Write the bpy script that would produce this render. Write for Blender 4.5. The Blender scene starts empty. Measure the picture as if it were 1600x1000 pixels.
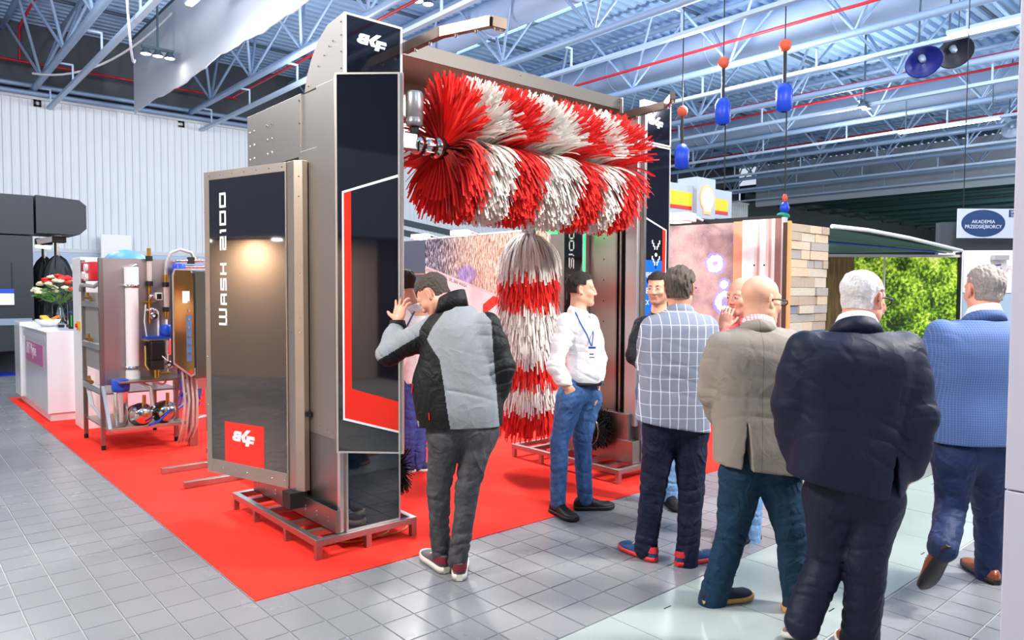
import bpy, math, random
import numpy as np
from mathutils import Vector, Matrix
random.seed(7); rng = np.random.default_rng(11)
SC = bpy.context.scene; COL = SC.collection
# ------------------------------------------------------------ camera, world, lights, exposure
cam = bpy.data.objects.new('camera', bpy.data.cameras.new('camera')); COL.objects.link(cam)
YAW, PITCH, ROLL = math.radians(41.24), math.radians(2.40), math.radians(-0.25)
cam.data.sensor_width = 36.0; cam.data.lens = 1138.0/1600*36; cam.data.clip_end = 300
_f = Vector((math.sin(YAW)*math.cos(PITCH), math.cos(YAW)*math.cos(PITCH), -math.sin(PITCH)))
_r = Vector((math.cos(YAW), -math.sin(YAW), 0)); _d = _f.cross(_r)
_r2 = _r*math.cos(ROLL) + _d*math.sin(ROLL); _d2 = -_r*math.sin(ROLL) + _d*math.cos(ROLL)
cam.matrix_world = Matrix(((_r2.x, -_d2.x, -_f.x, 0), (_r2.y, -_d2.y, -_f.y, 0), (_r2.z, -_d2.z, -_f.z, 1.65), (0, 0, 0, 1)))
SC.camera = cam
SC.view_settings.view_transform = 'Standard'; SC.view_settings.look = 'None'
SC.view_settings.gamma = 1.0; SC.view_settings.use_curve_mapping = False
SC.view_settings.exposure = 0.42
W = bpy.data.worlds.new('hall_air'); SC.world = W; W.use_nodes = True
W.node_tree.nodes['Background'].inputs[0].default_value = (0.78, 0.87, 1.0, 1)
W.node_tree.nodes['Background'].inputs[1].default_value = 0.62
def area(name, loc, aim, size, power, color=(1, 1, 1), sy=None):
    l = bpy.data.lights.new(name, 'AREA'); l.energy = power; l.color = color; l.size = size
    if sy: l.shape = 'RECTANGLE'; l.size_y = sy
    o = bpy.data.objects.new(name, l); COL.objects.link(o); o.location = loc
    o.rotation_euler = (Vector(aim)-Vector(loc)).to_track_quat('-Z', 'Y').to_euler()
    return o
def lamp(loc, power, color=(1, 1, 1), r=.35):  # bare point light without a fitting, used as fill
    l = bpy.data.lights.new('hall_fill', 'POINT'); l.energy = power; l.color = color; l.shadow_soft_size = r
    o = bpy.data.objects.new('hall_fill', l); COL.objects.link(o); o.location = loc; return o
for _x, _y, _p in ((5.6, -.6, 520), (1.4, -2.0, 420), (-2.2, 4.0, 420), (5.6, 9.2, 420), (9.7, 2.5, 480), (13.8, -3.0, 500), (13.8, 9.5, 520), (-6.0, 10.5, 380), (7.5, 15.5, 300), (18, 3, 420), (22, 10, 420), (26, -3, 380), (1.2, 9.4, 230), (1.2, 13.5, 420), (31, 5, 520), (47, 7, 1500), (62, 9, 1800)):
    lamp((_x, _y, 6.0), _p, (0.95, 0.975, 1.0))  # unseen fill lights added to brighten ceiling, curtain and far hall
area('booth_spot', (5.6, -0.6, 4.2), (3.2, 3.8, 1.0), 0.35, 240, (1.0, 0.93, 0.86))
area('booth_spot', (-0.6, 4.0, 4.4), (2.1, 5.0, 1.3), 0.35, 150, (1.0, 0.88, 0.74))
area('booth_spot', (5.0, 7.0, 4.0), (4.4, 4.9, 1.2), 0.4, 160, (1.0, 0.96, 0.92))

# ------------------------------------------------------------ helpers
OFF = {}
def empty(name, loc, label=None, cat=None, group=None, rz=0):
    o = bpy.data.objects.new(name, None); COL.objects.link(o); o.location = loc; o.rotation_euler = (0, 0, rz)
    o.empty_display_size = .1; OFF[o.name] = Vector(loc)
    tag(o, label, cat, group); return o
def tag(o, label=None, cat=None, group=None, kind=None):
    if label: o['label'] = label
    if cat: o['category'] = cat
    if group: o['group'] = group
    if kind: o['kind'] = kind
    return o
def copy_tree(o, parent=None):
    c = o.copy(); COL.objects.link(c); OFF[c.name] = OFF.get(o.name, Vector((0, 0, 0)))
    if parent is not None: c.parent = parent
    for ch in o.children: copy_tree(ch, c)
    return c
def add_mesh(name, me, parent=None, mats=None, smooth=False, loc=None):
    if mats is not None:
        for m in (mats if isinstance(mats, (list, tuple)) else [mats]): me.materials.append(m)
    o = bpy.data.objects.new(name, me); COL.objects.link(o)
    if parent is not None: o.parent = parent
    if loc is not None: o.location = loc
    if smooth: me.polygons.foreach_set('use_smooth', [True]*len(me.polygons))
    OFF[o.name] = OFF.get(parent.name, Vector((0, 0, 0))) if parent is not None else Vector((0, 0, 0))
    return o
class MB:
    def __init__(s): s.v = []; s.f = []; s.m = []; s.cm = 0; s.sm = []
    def add(s, vs, fs, smooth=False):
        b = len(s.v); s.v += [tuple(map(float, v)) for v in vs]
        for f in fs: s.f.append(tuple(b+i for i in f)); s.m.append(s.cm); s.sm.append(smooth)
        return s
    def box(s, x0, x1, y0, y1, z0, z1):
        return s.add([(x, y, z) for z in (z0, z1) for y in (y0, y1) for x in (x0, x1)],
                     [(0, 2, 3, 1), (4, 5, 7, 6), (0, 1, 5, 4), (2, 6, 7, 3), (0, 4, 6, 2), (1, 3, 7, 5)])
    def obox(s, c, ax, hx, hy, hz):
        X, Y, Z = [Vector(a) for a in ax]; c = Vector(c)
        return s.add([c+X*hx*i+Y*hy*j+Z*hz*k for k in (-1, 1) for j in (-1, 1) for i in (-1, 1)],
                     [(0, 2, 3, 1), (4, 5, 7, 6), (0, 1, 5, 4), (2, 6, 7, 3), (0, 4, 6, 2), (1, 3, 7, 5)])
    def bar(s, a, b, w, h=None, up=(0, 0, 1)):
        a, b = Vector(a), Vector(b); h = h or w; Y = (b-a); L = Y.length; Y.normalize()
        u = Vector(up)
        if abs(Y.dot(u)) > .99: u = Vector((0, 1, 0))
        X = Y.cross(u).normalized(); Z = X.cross(Y)
        return s.obox((a+b)/2, (X, Y, Z), w/2, L/2, h/2)
    def cyl(s, a, b, r0, r1=None, n=12, cap=True, smooth=True):
        a, b = Vector(a), Vector(b); r1 = r0 if r1 is None else r1
        d = (b-a).normalized(); u = d.orthogonal().normalized(); w = d.cross(u)
        ring = lambda c, r: [c+(u*math.cos(2*math.pi*i/n)+w*math.sin(2*math.pi*i/n))*r for i in range(n)]
        s.add(ring(a, r0)+ring(b, r1), [(i, (i+1) % n, n+(i+1) % n, n+i) for i in range(n)], smooth)
        if cap: s.add(ring(a, r0), [tuple(reversed(range(n)))]); s.add(ring(b, r1), [tuple(range(n))])
        return s
    def tube(s, pts, r, n=8, smooth=True, cap=True):
        P = [Vector(p) for p in pts]; R = r if isinstance(r, (list, tuple)) else [r]*len(P)
        vs = []; u = None
        for i, p in enumerate(P):
            d = (P[min(i+1, len(P)-1)]-P[max(i-1, 0)]).normalized()
            u = d.orthogonal().normalized() if u is None else (u-d*u.dot(d)).normalized()
            w = d.cross(u); vs += [p+(u*math.cos(2*math.pi*k/n)+w*math.sin(2*math.pi*k/n))*R[i] for k in range(n)]
        fs = [(i*n+k, i*n+(k+1) % n, (i+1)*n+(k+1) % n, (i+1)*n+k) for i in range(len(P)-1) for k in range(n)]
        s.add(vs, fs, smooth)
        if cap: s.add(vs[:n], [tuple(reversed(range(n)))]); s.add(vs[-n:], [tuple(range(n))])
        return s
    def lathe(s, c, prof, axis=(0, 0, 1), n=20, smooth=True):
        c = Vector(c); d = Vector(axis).normalized(); u = d.orthogonal().normalized(); w = d.cross(u)
        vs = [c+d*z+(u*math.cos(2*math.pi*k/n)+w*math.sin(2*math.pi*k/n))*r for r, z in prof for k in range(n)]
        return s.add(vs, [(i*n+k, i*n+(k+1) % n, (i+1)*n+(k+1) % n, (i+1)*n+k) for i in range(len(prof)-1) for k in range(n)], smooth)
    def sphere(s, c, r, n=10, m=6):
        rx = r if isinstance(r, (tuple, list)) else (r, r, r); c = Vector(c)
        vs = [c+Vector((rx[0]*math.sin(math.pi*j/m)*math.cos(2*math.pi*k/n), rx[1]*math.sin(math.pi*j/m)*math.sin(2*math.pi*k/n), -rx[2]*math.cos(math.pi*j/m))) for j in range(m+1) for k in range(n)]
        return s.add(vs, [(j*n+k, j*n+(k+1) % n, (j+1)*n+(k+1) % n, (j+1)*n+k) for j in range(m) for k in range(n)], True)
    def prism(s, poly, o, ex, ey, t):
        # 2D polygon (ccw) in plane o + ex*a + ey*b, extruded by vector t (both caps)
        o, ex, ey, t = Vector(o), Vector(ex), Vector(ey), Vector(t); n = len(poly)
        A = [o+ex*a+ey*b for a, b in poly]; B = [p+t for p in A]
        return s.add(A+B, [tuple(reversed(range(n))), tuple(range(n, 2*n))]+[(i, (i+1) % n, n+(i+1) % n, n+i) for i in range(n)])
    def quad(s, a, b, c, d): return s.add([a, b, c, d], [(0, 1, 2, 3)])
    def build(s, name, mats, parent=None, smooth=False, bevel=0, loc=None, label=None):
        off = (OFF.get(parent.name) if parent is not None else None) or Vector(loc or (0, 0, 0))
        me = bpy.data.meshes.new(name)
        me.from_pydata([(x-off.x, y-off.y, z-off.z) for x, y, z in s.v], [], s.f); 
        if any(s.m): me.polygons.foreach_set('material_index', s.m)
        me.polygons.foreach_set('use_smooth', [bool(a or smooth) for a in s.sm])
        me.update()
        o = add_mesh(name, me, parent, mats, False, loc if parent is None else None)
        if parent is None and loc is not None: OFF[o.name] = Vector(loc)
        if bevel:
            b = o.modifiers.new('bevel', 'BEVEL'); b.width = bevel; b.segments = 2; b.limit_method = 'ANGLE'
        if label: o['label'] = label
        return o
def lin(c):
    return tuple(((x/255/12.92) if x/255 <= .04045 else ((x/255+.055)/1.055)**2.4) for x in c)+(1,)
MATS = {}
def mat(name, rgb=(200, 200, 200), rough=.5, metal=0, bump=0, bscale=40, var=0, vscale=6, coat=0, trans=0, emit=None, estr=0, stretch=None, alpha=1, spec=.5, ior=1.45, sheen=0):
    if name in MATS: return MATS[name]
    m = bpy.data.materials.new(name); m.use_nodes = True; nt = m.node_tree; b = nt.nodes['Principled BSDF']
    c = lin(rgb); b.inputs['Base Color'].default_value = c; b.inputs['Roughness'].default_value = rough
    b.inputs['Metallic'].default_value = metal; b.inputs['Coat Weight'].default_value = coat; b.inputs['Coat Roughness'].default_value = .03
    b.inputs['Transmission Weight'].default_value = trans; b.inputs['Alpha'].default_value = alpha
    b.inputs['Specular IOR Level'].default_value = spec; b.inputs['IOR'].default_value = ior
    if sheen: b.inputs['Sheen Weight'].default_value = sheen
    if emit: b.inputs['Emission Color'].default_value = lin(emit); b.inputs['Emission Strength'].default_value = estr
    tc = None
    if bump or var:
        tc = nt.nodes.new('ShaderNodeTexCoord'); src = tc.outputs['Object']
        if stretch:
            mp = nt.nodes.new('ShaderNodeMapping'); mp.inputs['Scale'].default_value = stretch
            nt.links.new(src, mp.inputs['Vector']); src = mp.outputs['Vector']
    if bump:
        n = nt.nodes.new('ShaderNodeTexNoise'); n.inputs['Scale'].default_value = bscale; n.inputs['Detail'].default_value = 4
        nt.links.new(src, n.inputs['Vector']); bp = nt.nodes.new('ShaderNodeBump'); bp.inputs['Strength'].default_value = bump; bp.inputs['Distance'].default_value = .01
        nt.links.new(n.outputs['Fac'], bp.inputs['Height']); nt.links.new(bp.outputs['Normal'], b.inputs['Normal'])
    if var:
        n = nt.nodes.new('ShaderNodeTexNoise'); n.inputs['Scale'].default_value = vscale; n.inputs['Detail'].default_value = 5
        nt.links.new(src, n.inputs['Vector']); mx = nt.nodes.new('ShaderNodeMix'); mx.data_type = 'RGBA'
        mx.inputs[6].default_value = tuple(x*(1-var) for x in c[:3])+(1,); mx.inputs[7].default_value = tuple(min(1, x*(1+var)) for x in c[:3])+(1,)
        nt.links.new(n.outputs['Fac'], mx.inputs[0]); nt.links.new(mx.outputs[2], b.inputs['Base Color'])
    MATS[name] = m; return m
class NT:   # tiny node-graph helper for printed pictures
    def __init__(s, m): s.nt = m.node_tree; s.b = s.nt.nodes['Principled BSDF']
    def n(s, t, **kw):
        x = s.nt.nodes.new(t)
        for k, v in kw.items(): setattr(x, k, v)
        return x
    def l(s, a, b): s.nt.links.new(a, b)
    def math(s, op, a, b=None):
        x = s.n('ShaderNodeMath', operation=op)
        for i, q in enumerate((a, b)):
            if q is None: continue
            if isinstance(q, (int, float)): x.inputs[i].default_value = q
            else: s.l(q, x.inputs[i])
        return x.outputs[0]
    def ramp(s, f, stops, mode='LINEAR'):
        r = s.n('ShaderNodeValToRGB'); s.l(f, r.inputs[0]); e = r.color_ramp.elements; r.color_ramp.interpolation = mode
        while len(e) < len(stops): e.new(.5)
        for i, (p, c) in enumerate(stops): e[i].position = p; e[i].color = lin(c)
        return r.outputs[0]
    def mix(s, f, a, b):
        x = s.n('ShaderNodeMix', data_type='RGBA')
        for i, q in ((0, f), (6, a), (7, b)):
            if isinstance(q, (int, float)): x.inputs[i].default_value = q
            elif isinstance(q, tuple): x.inputs[i].default_value = lin(q)
            else: s.l(q, x.inputs[i])
        return x.outputs[2]
    def noise(s, v, sc, det=4): 
        x = s.n('ShaderNodeTexNoise'); x.inputs['Scale'].default_value = sc; x.inputs['Detail'].default_value = det; s.l(v, x.inputs['Vector']); return x.outputs['Fac']
    def uv(s, scale=(1, 1, 1)):
        t = s.n('ShaderNodeTexCoord'); mp = s.n('ShaderNodeMapping'); mp.inputs['Scale'].default_value = scale; s.l(t.outputs['Object'], mp.inputs['Vector'])
        sp = s.n('ShaderNodeSeparateXYZ'); s.l(t.outputs['Object'], sp.inputs[0]); return mp.outputs['Vector'], sp.outputs

# shared materials
STEEL = mat('brushed_steel', (158, 152, 147), .34, 1, bump=.05, bscale=30, stretch=(60, 60, 1), var=.06, vscale=2)
STEEL2 = mat('galvanised_steel', (172, 172, 172), .38, 1, var=.16, vscale=22)
STEELW = mat('satin_steel_sheet', (184, 176, 167), .40, 1, var=.05, vscale=1.2)
ALU = mat('aluminium_trim', (214, 212, 210), .36, .85)
BLACKG = mat('black_acrylic_gloss', (17, 18, 30), .04, 0, bump=.02, bscale=1.1, spec=.9, coat=.8)
BLACKP = mat('black_plastic', (22, 23, 26), .5)
DARK = mat('dark_interior', (30, 30, 32), .7)
REDP = mat('red_print', (233, 40, 24), .25)
WHITEP = mat('white_print', (236, 236, 242), .3)
WHITEG = mat('white_gloss_panel', (238, 238, 242), .18, coat=.4)
RUB = mat('rubber_black', (18, 18, 19), .75)
BRASS = mat('brass', (196, 150, 70), .3, 1)
BLUEP = mat('blue_plastic', (24, 74, 190), .35)
WHITEPL = mat('white_plastic', (232, 231, 230), .4)
CLEAR = mat('clear_plastic', (245, 248, 250), .05, trans=.95, ior=1.3)
GREYHOSE = mat('braided_hose', (186, 184, 180), .45, .4, bump=.3, bscale=160)
CHROME = mat('polished_steel', (205, 203, 200), .14, 1)
# ------------------------------------------------------------ floor: tiles, plates, carpet
M_GROUT = mat('tile_grout', (178, 178, 176), .7)
M_TILE = mat('stoneware_tile', (132, 136, 142), .26, 0, bump=.06, bscale=260, var=.12, vscale=120, spec=.55)
_nt = NT(M_TILE)   # each tile a shade of its own plus fine speckle and scuffs
_oi = _nt.n('ShaderNodeObjectInfo'); _tc = _nt.n('ShaderNodeNewGeometry')
_sp = _nt.noise(_tc.outputs['Position'], 420, 2); _sm = _nt.noise(_tc.outputs['Position'], 1.7, 5)
_c1 = _nt.mix(_sp, (108, 110, 114), (142, 143, 146)); 
_vb = _nt.n('ShaderNodeHueSaturation'); _nt.l(_c1, _vb.inputs['Color']); 
_nt.l(_nt.math('ADD', _nt.math('MULTIPLY', _oi.outputs['Random'], .06), .97), _vb.inputs['Value']); _nt.l(_vb.outputs[0], _nt.b.inputs['Base Color'])
_nt.l(_nt.math('ADD', _nt.math('MULTIPLY', _sm, .26), .12), _nt.b.inputs['Roughness'])
floor = MB().box(-12, 90, -12, 24.2, -.12, -.006).build('floor', M_GROUT); tag(floor, kind='structure')
TX, TY = 0.1135*1.65, 0.1352*1.65      # tile pitch
GX0, GY0 = 0.889*1.65, 2.125*1.65      # a tile corner
PLY0, PLY1 = 1.566, 2.388              # plate strip
def vis(x, y, z=0.0):
    c = Vector((x, y, z-1.65)); w = c.dot(_f)
    if w < .6: return None
    return 800+1138*c.dot(_r2)/w, 500+1138*c.dot(_d2)/w, w
tme = MB(); _g = .0022; tme.add([(_g, _g, -.006), (TX-_g, _g, -.006), (TX-_g, TY-_g, -.006), (_g, TY-_g, -.006), (_g+.002, _g+.002, 0), (TX-_g-.002, _g+.002, 0), (TX-_g-.002, TY-_g-.002, 0), (_g+.002, TY-_g-.002, 0)],
    [(4, 5, 6, 7), (0, 1, 5, 4), (1, 2, 6, 5), (2, 3, 7, 6), (3, 0, 4, 7)])
_tiles = []
for i in range(-60, 180):
    for j in range(-30, 92):
        x, y = GX0+i*TX, GY0+j*TY
        if y < 1.53: y += .062
        if PLY0-.02 < y+TY*.5 < PLY1: continue
        if x > 1.5 and 3.76 < y and x+TX < 8 and y+TY < 12.9: continue          # under the carpet
        q = vis(x+TX/2, y+TY/2)
        if q is None:
            if -3 < x < 8 and -3 < y < 4: _tiles.append((9, x, y, False))
            continue
        inv = -40 < q[0] < 1640 and q[1] < 1040
        _tiles.append((q[2], x, y, inv))
_tiles.sort(key=lambda t: (not t[3], t[0]))
first = None; rest = MB(); cnt = 0
for d, x, y, inv in _tiles:
    if inv and cnt < 300:
        if first is None: o = tme.build('tile', M_TILE, floor); first = o
        else: o = first.copy(); COL.objects.link(o); o.parent = floor
        o.location = (x, y, random.uniform(-.0008, .0004)); cnt += 1
    elif d < 45:
        rest.add([(vx+x, vy+y, vz) for vx, vy, vz in tme.v], tme.f)
o = rest.build('tile', M_TILE, floor); tag(o, kind='stuff')
# steel cover plates
M_PLATE = mat('painted_floor_plate', (158, 169, 165), .3, .15, var=.1, vscale=3)
pl = None
for k, x in enumerate(np.arange(-2.2, 16, .62)):
    pm = MB().box(.003, .617, PLY0+.004, PLY1-.004, -.006, .0005); 
    pm.box(.28, .34, PLY0+.12, PLY0+.128, .0005, .0009); pm.box(.28, .34, PLY1-.128, PLY1-.12, .0005, .0009)
    pm.m[-12:] = [1]*12
    if pl is None: o = pl = pm.build('floor_plate', [M_PLATE, RUB], floor)
    else: o = pl.copy(); COL.objects.link(o); o.parent = floor
    o.location = (x, 0, random.uniform(-.0008, .0006))
M_CARPET = mat('red_exhibition_carpet', (236, 54, 42), .95, 0, bump=.25, bscale=420, var=.10, vscale=2.2, spec=.15)
carpet = MB().box(1.478, 8.0, 3.727, 13.05, -.004, .004).build('carpet', M_CARPET)
tag(carpet, 'flat red exhibition carpet laid over grey tiles under the wash machine', 'carpet')
M_MAT = mat('blue_mat', (20, 60, 200), .8)
o = MB().box(-4, 2.06, 16.35, 20, -.004, .01).build('floor_mat', M_MAT); tag(o, 'bright blue mat on the floor under the dark wash gantry', 'mat')
# ------------------------------------------------------------ hall walls
M_WALL = mat('white_corrugated_cladding', (228, 234, 238), .45)
YW, ZW = 24.0, 6.82
wm = MB(); prof = [(0, 0), (.11, 0), (.125, .035), (.185, .035), (.2, 0)]
xs = []; x = -12.0
while x < 40:
    for a, b in prof[:-1]: xs.append((x+a, YW-b))
    x += .2
n = len(xs); wm.add([(a, b, 0) for a, b in xs]+[(a, b, ZW) for a, b in xs], [(i, i+1, n+i+1, n+i) for i in range(n-1)])
wl = wm.build('wall_back', M_WALL); tag(wl, kind='structure')
tag(MB().box(-12, 40, YW-.1, YW+.15, ZW, ZW+.09).build('trim_1', mat('light_flashing', (214, 220, 224), .5)), kind='structure')
tag(MB().box(-12, 40, YW-.05, YW+.1, 2.34, 2.64).build('trim_2', mat('pale_blue_band', (188, 206, 226), .5)), kind='structure')
M_DARKW = mat('dark_gable_wall', (88, 94, 100), .8)
tag(MB().box(-12, 40, YW+.6, YW+.8, 0, 9.4).build('wall_gable', M_DARKW), kind='structure')
# column numbers 8 and 9 along the top of the cladding
def glyph(mb, strokes, o, ex, ey, w, t):
    o, ex, ey = Vector(o), Vector(ex), Vector(ey); nz = ex.cross(ey).normalized()
    for s in strokes:
        for (a0, b0), (a1, b1) in zip(s[:-1], s[1:]):
            p, q = o+ex*a0+ey*b0, o+ex*a1+ey*b1; d = (q-p).normalized(); 
            mb.bar(p-d*w/2, q+d*w/2, w, t, up=nz)
G = {'8': [[(0, 0), (1, 0), (1, 1), (0, 1), (0, 0)], [(0, .5), (1, .5)]], '9': [[(0, 0), (1, 0), (1, 1), (0, 1), (0, .5), (1, .5)]],
     '0': [[(0, 0), (1, 0), (1, 1), (0, 1), (0, 0)]], '1': [[(.25, 1), (.6, 1), (.6, 0)]], '2': [[(0, 1), (1, 1), (1, .5), (0, .5), (0, 0), (1, 0)]],
     'W': [[(0, 1), (0, 0), (1, 0), (1, 1)], [(.5, 0), (.5, 1)]], 'A': [[(0, 0), (0, 1), (1, 1), (1, 0)], [(0, .42), (1, .42)]],
     'S': [[(1, 1), (0, 1), (0, .5), (1, .5), (1, 0), (0, 0)]], 'H': [[(0, 0), (0, 1)], [(1, 0), (1, 1)], [(0, .5), (1, .5)]]}
for ch, x in (('8', 3.54), ('9', 7.32)):
    g = MB(); glyph(g, G[ch], (x-.07, YW-.06, ZW-.16), (.13, 0, 0), (0, 0, .27), .05, .02)
    o = g.build('column_number', BLACKP); tag(o, {'8': 'small black numeral eight high on the white cladding, first from the left', '9': 'small black numeral nine high on the white cladding beside the curtain end'}[ch], 'sign')
tag(MB().box(-12, 40, YW-.06, YW+.1, 2.645, 2.76).box(-12, 40, YW-.06, YW+.1, 0, .3).build('baseboard_back', mat('light_flashing')), kind='structure')
o = MB().sphere((4.55, YW-.14, 3.86), .07).build('alarm_lamp', REDP); tag(o, 'small round red alarm lamp on the white corrugated wall', 'lamp')
# far walls that close the hall to the right and behind
M_FARW = mat('dark_green_far_wall', (46, 58, 62), .8)
tag(MB().box(90, 90.3, -12.3, 24.5, 0, 7.7).build('wall_right', M_FARW), kind='structure'); tag(MB().box(40, 90, 24.2, 24.5, 0, 7.7).build('wall_back_far', M_FARW), kind='structure')
tag(MB().box(-12.3, -12, -12, 24.2, 0, 9.4).build('wall_left', M_DARKW), kind='structure')
tag(MB().box(-12, 30, -12.3, -12, 0, 9.4).build('wall_front', M_DARKW), kind='structure')
# near white partition at the frame's right edge
M_PART = mat('pale_lilac_partition', (204, 202, 216), .5)
part = empty('partition', (2.6, .2, 0), 'pale grey exhibition partition wall beside the man in the light blue jacket', 'partition')
MB().box(2.575, 2.64, -1.6, .66, 0, 1.046).build('panel', M_PART, part, bevel=.004); MB().box(2.575, 2.64, -1.6, .66, 1.05, 3.2).build('panel', M_PART, part, bevel=.004)
# ------------------------------------------------------------ roof
M_DECK = mat('blue_grey_roof_deck', (172, 204, 236), .6, .1)
M_TRUSS = mat('painted_truss_steel', (150, 174, 202), .45, .2)
M_RAIL = mat('pale_rail', (176, 196, 218), .4, .2)
M_DUCT = mat('grey_fabric_duct', (168, 186, 214), .6)
M_SKY = mat('skylight_sheet', (225, 238, 255), .5, emit=(214, 232, 255), estr=2.0)
M_REDPIPE = mat('red_sprinkler_pipe', (196, 32, 44), .45)
M_TRUSSD = mat('dark_truss_steel', (86, 104, 118), .5, .2)
ZB, ZT, ZD = 7.1, 8.75, 9.05
dm = MB(); ys = []; y = -12.0
while y < 24.7:
    ys += [(y, ZD), (y+.13, ZD), (y+.17, ZD+.09), (y+.27, ZD+.09)]; y += .31
n = len(ys)
for x0, x1 in ((-12, 12.3), (14.0, 17.7), (18.9, 40)):
    dm.add([(x0, a, b) for a, b in ys]+[(x1, a, b) for a, b in ys], [(i, n+i, n+i+1, i+1) for i in range(n-1)])
tag(dm.build('ceiling', M_DECK), kind='structure')
for k, (x0, x1) in enumerate(((12.3, 14.0), (17.7, 18.9))):
    s = MB()
    for y in np.arange(2, 20, 2.2): s.box(x0, x1, y, y+1.9, ZD+.02, ZD+.05)
    sk = s.build('window_%d' % (k+1), M_SKY); tag(sk, kind='structure')
    f = MB()
    for y in np.arange(1.85, 22, 2.2): f.box(x0, x1, y-.15, y+.15, ZD-.05, ZD+.1)
    f.box(x0-.08, x0+.04, -12, 24, ZD-.05, ZD+.1).box(x1-.04, x1+.08, -12, 24, ZD-.05, ZD+.1)
    f.box(x0, x1, -12, 2, ZD, ZD+.1).box(x0, x1, 20, 24.5, ZD, ZD+.1); f.build('frame', M_DECK, sk)
cf = MB().box(38, 90, -12.3, 24.5, 7.6, 7.7).build('ceiling_far', mat('dark_teal_deck', (34, 60, 64), .8)); tag(cf, kind='structure')
for x in np.arange(41, 84, 3.2): MB().box(x, x+.14, -12, 24, 7.0, 7.14).box(x, x+.14, -12, 24, 7.5, 7.6).build('beam', mat('teal_beam', (62, 100, 104), .5), cf)
NODE = 3.0
def truss_web(mb, x, y0, y1):
    pass
web_me = None
trs = [3.45+4.1*k for k in range(-1, 9)]
for k, x in enumerate(trs):
    tr = empty('roof_truss', (x, 10, ZB)); tr['kind'] = 'structure'
    MB().tube([(x, -11.9, ZB), (x, 24.4, ZB)], .085, 10).build('bottom_chord', M_TRUSS, tr)
    for s in (-.62, .62): MB().tube([(x+s, -11.9, ZT), (x+s, 24.4, ZT)], .07, 8).build('top_chord', M_TRUSS, tr)
    MB().box(x+.30, x+.42, -11.9, 24.2, ZB-.50, ZB-.42).build('rail', M_RAIL, tr)
    base = empty  # web members share one mesh per kind
    for j in range(12):
        yn = -11+j*NODE+(.7 if k % 2 else 0)
        for sx in (-.62, .62):
            for sy in (-1.15, 1.15):
                key = (sx, sy)
                if web_me is None: web_me = {}
                if key not in web_me:
                    m = MB().cyl((0, 0, .05), (sx, sy, ZT-ZB), .038, n=6); o = m.build('web_bar', M_TRUSS); o.parent = tr; OFF[o.name] = Vector(); web_me[key] = o.data
                else:
                    o = bpy.data.objects.new('web_bar', web_me[key]); COL.objects.link(o); o.parent = tr
                o.location = (0, yn-10, 0)
        if 'rung' not in web_me:
            m = MB().box(.335, .375, -.02, .02, -.44, .0).box(0, .37, -.02, .02, -.03, .01); o = m.build('rung', M_RAIL); o.parent = tr; web_me['rung'] = o.data
        else:
            o = bpy.data.objects.new('rung', web_me['rung']); COL.objects.link(o); o.parent = tr
        o.location = (0, yn-10+1.0, 0)
# cross braces between trusses under the deck
pm = MB()
for y in np.arange(-9, 24, 5.1): pm.tube([(-12, y, ZT+.12), (40, y, ZT+.12)], .045, 6)
tag(pm.build('ceiling_purlins', M_TRUSSD), kind='structure')
# ducts along the hall
def duct(x, z, r, y0, y1, label):
    d = empty('ventilation_duct', (x, (y0+y1)/2, z), label, 'duct')
    MB().tube([(x, y0, z), (x, y1, z)], r, 22).build('body', M_DUCT, d)
    for y in np.arange(y0+1, y1, 3.4): MB().lathe((x, y, z), [(r, -.03), (r+.02, -.02), (r+.02, .02), (r, .03)], (0, 1, 0), 22).build('seam_ring', M_DUCT, d)
duct(11.7, 8.35, .42, 3, 23.5, 'fat grey round air duct above the crossbeam, ending short of the cladding')
duct(17.2, 8.2, .52, -10, 22, 'widest grey air duct running between trusses above the white roller stripes')
duct(26.4, 8.2, .42, -10, 22, 'distant grey air duct below the roof near the two horn speakers')
duct(1.35, 8.2, .36, 2, 23, 'grey air duct at the roof above the left cladding')
# red sprinkler pipes
def rpipe(pts, label):
    o = MB().tube(pts, .035, 6).build('sprinkler_pipe', M_REDPIPE); tag(o, label, 'pipe'); return o
rpipe([(-2, 23.75, 7.75), (9, 23.75, 7.75)], 'thin red sprinkler pipe along the gable above the left cladding')
rpipe([(3.1, 23.6, 7.75), (3.1, 23.5, 8.6), (3.1, 12, 8.6), (3.1, 4, 8.6)], 'red sprinkler pipe rising and running along the leftmost truss')
rpipe([(8.2, 22, 7.35), (8.2, 2, 7.35), (8.2, -8, 7.35)], 'red sprinkler pipe beside the truss left of the upper box')
rpipe([(15.1, 22, 7.42), (15.1, -10, 7.42)], 'red sprinkler pipe on the truss above the crossbeam')
rpipe([(21.0, 22, 7.5), (21.0, -10, 7.5)], 'red sprinkler pipe beyond the blue hoists')
rpipe([(22.6, 22, 7.6), (22.6, -10, 7.6)], 'second red sprinkler pipe beyond the blue hoists')
rpipe([(29.5, 22, 7.8), (29.5, -10, 7.8)], 'red sprinkler pipe farthest to the right under the roof')
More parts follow.
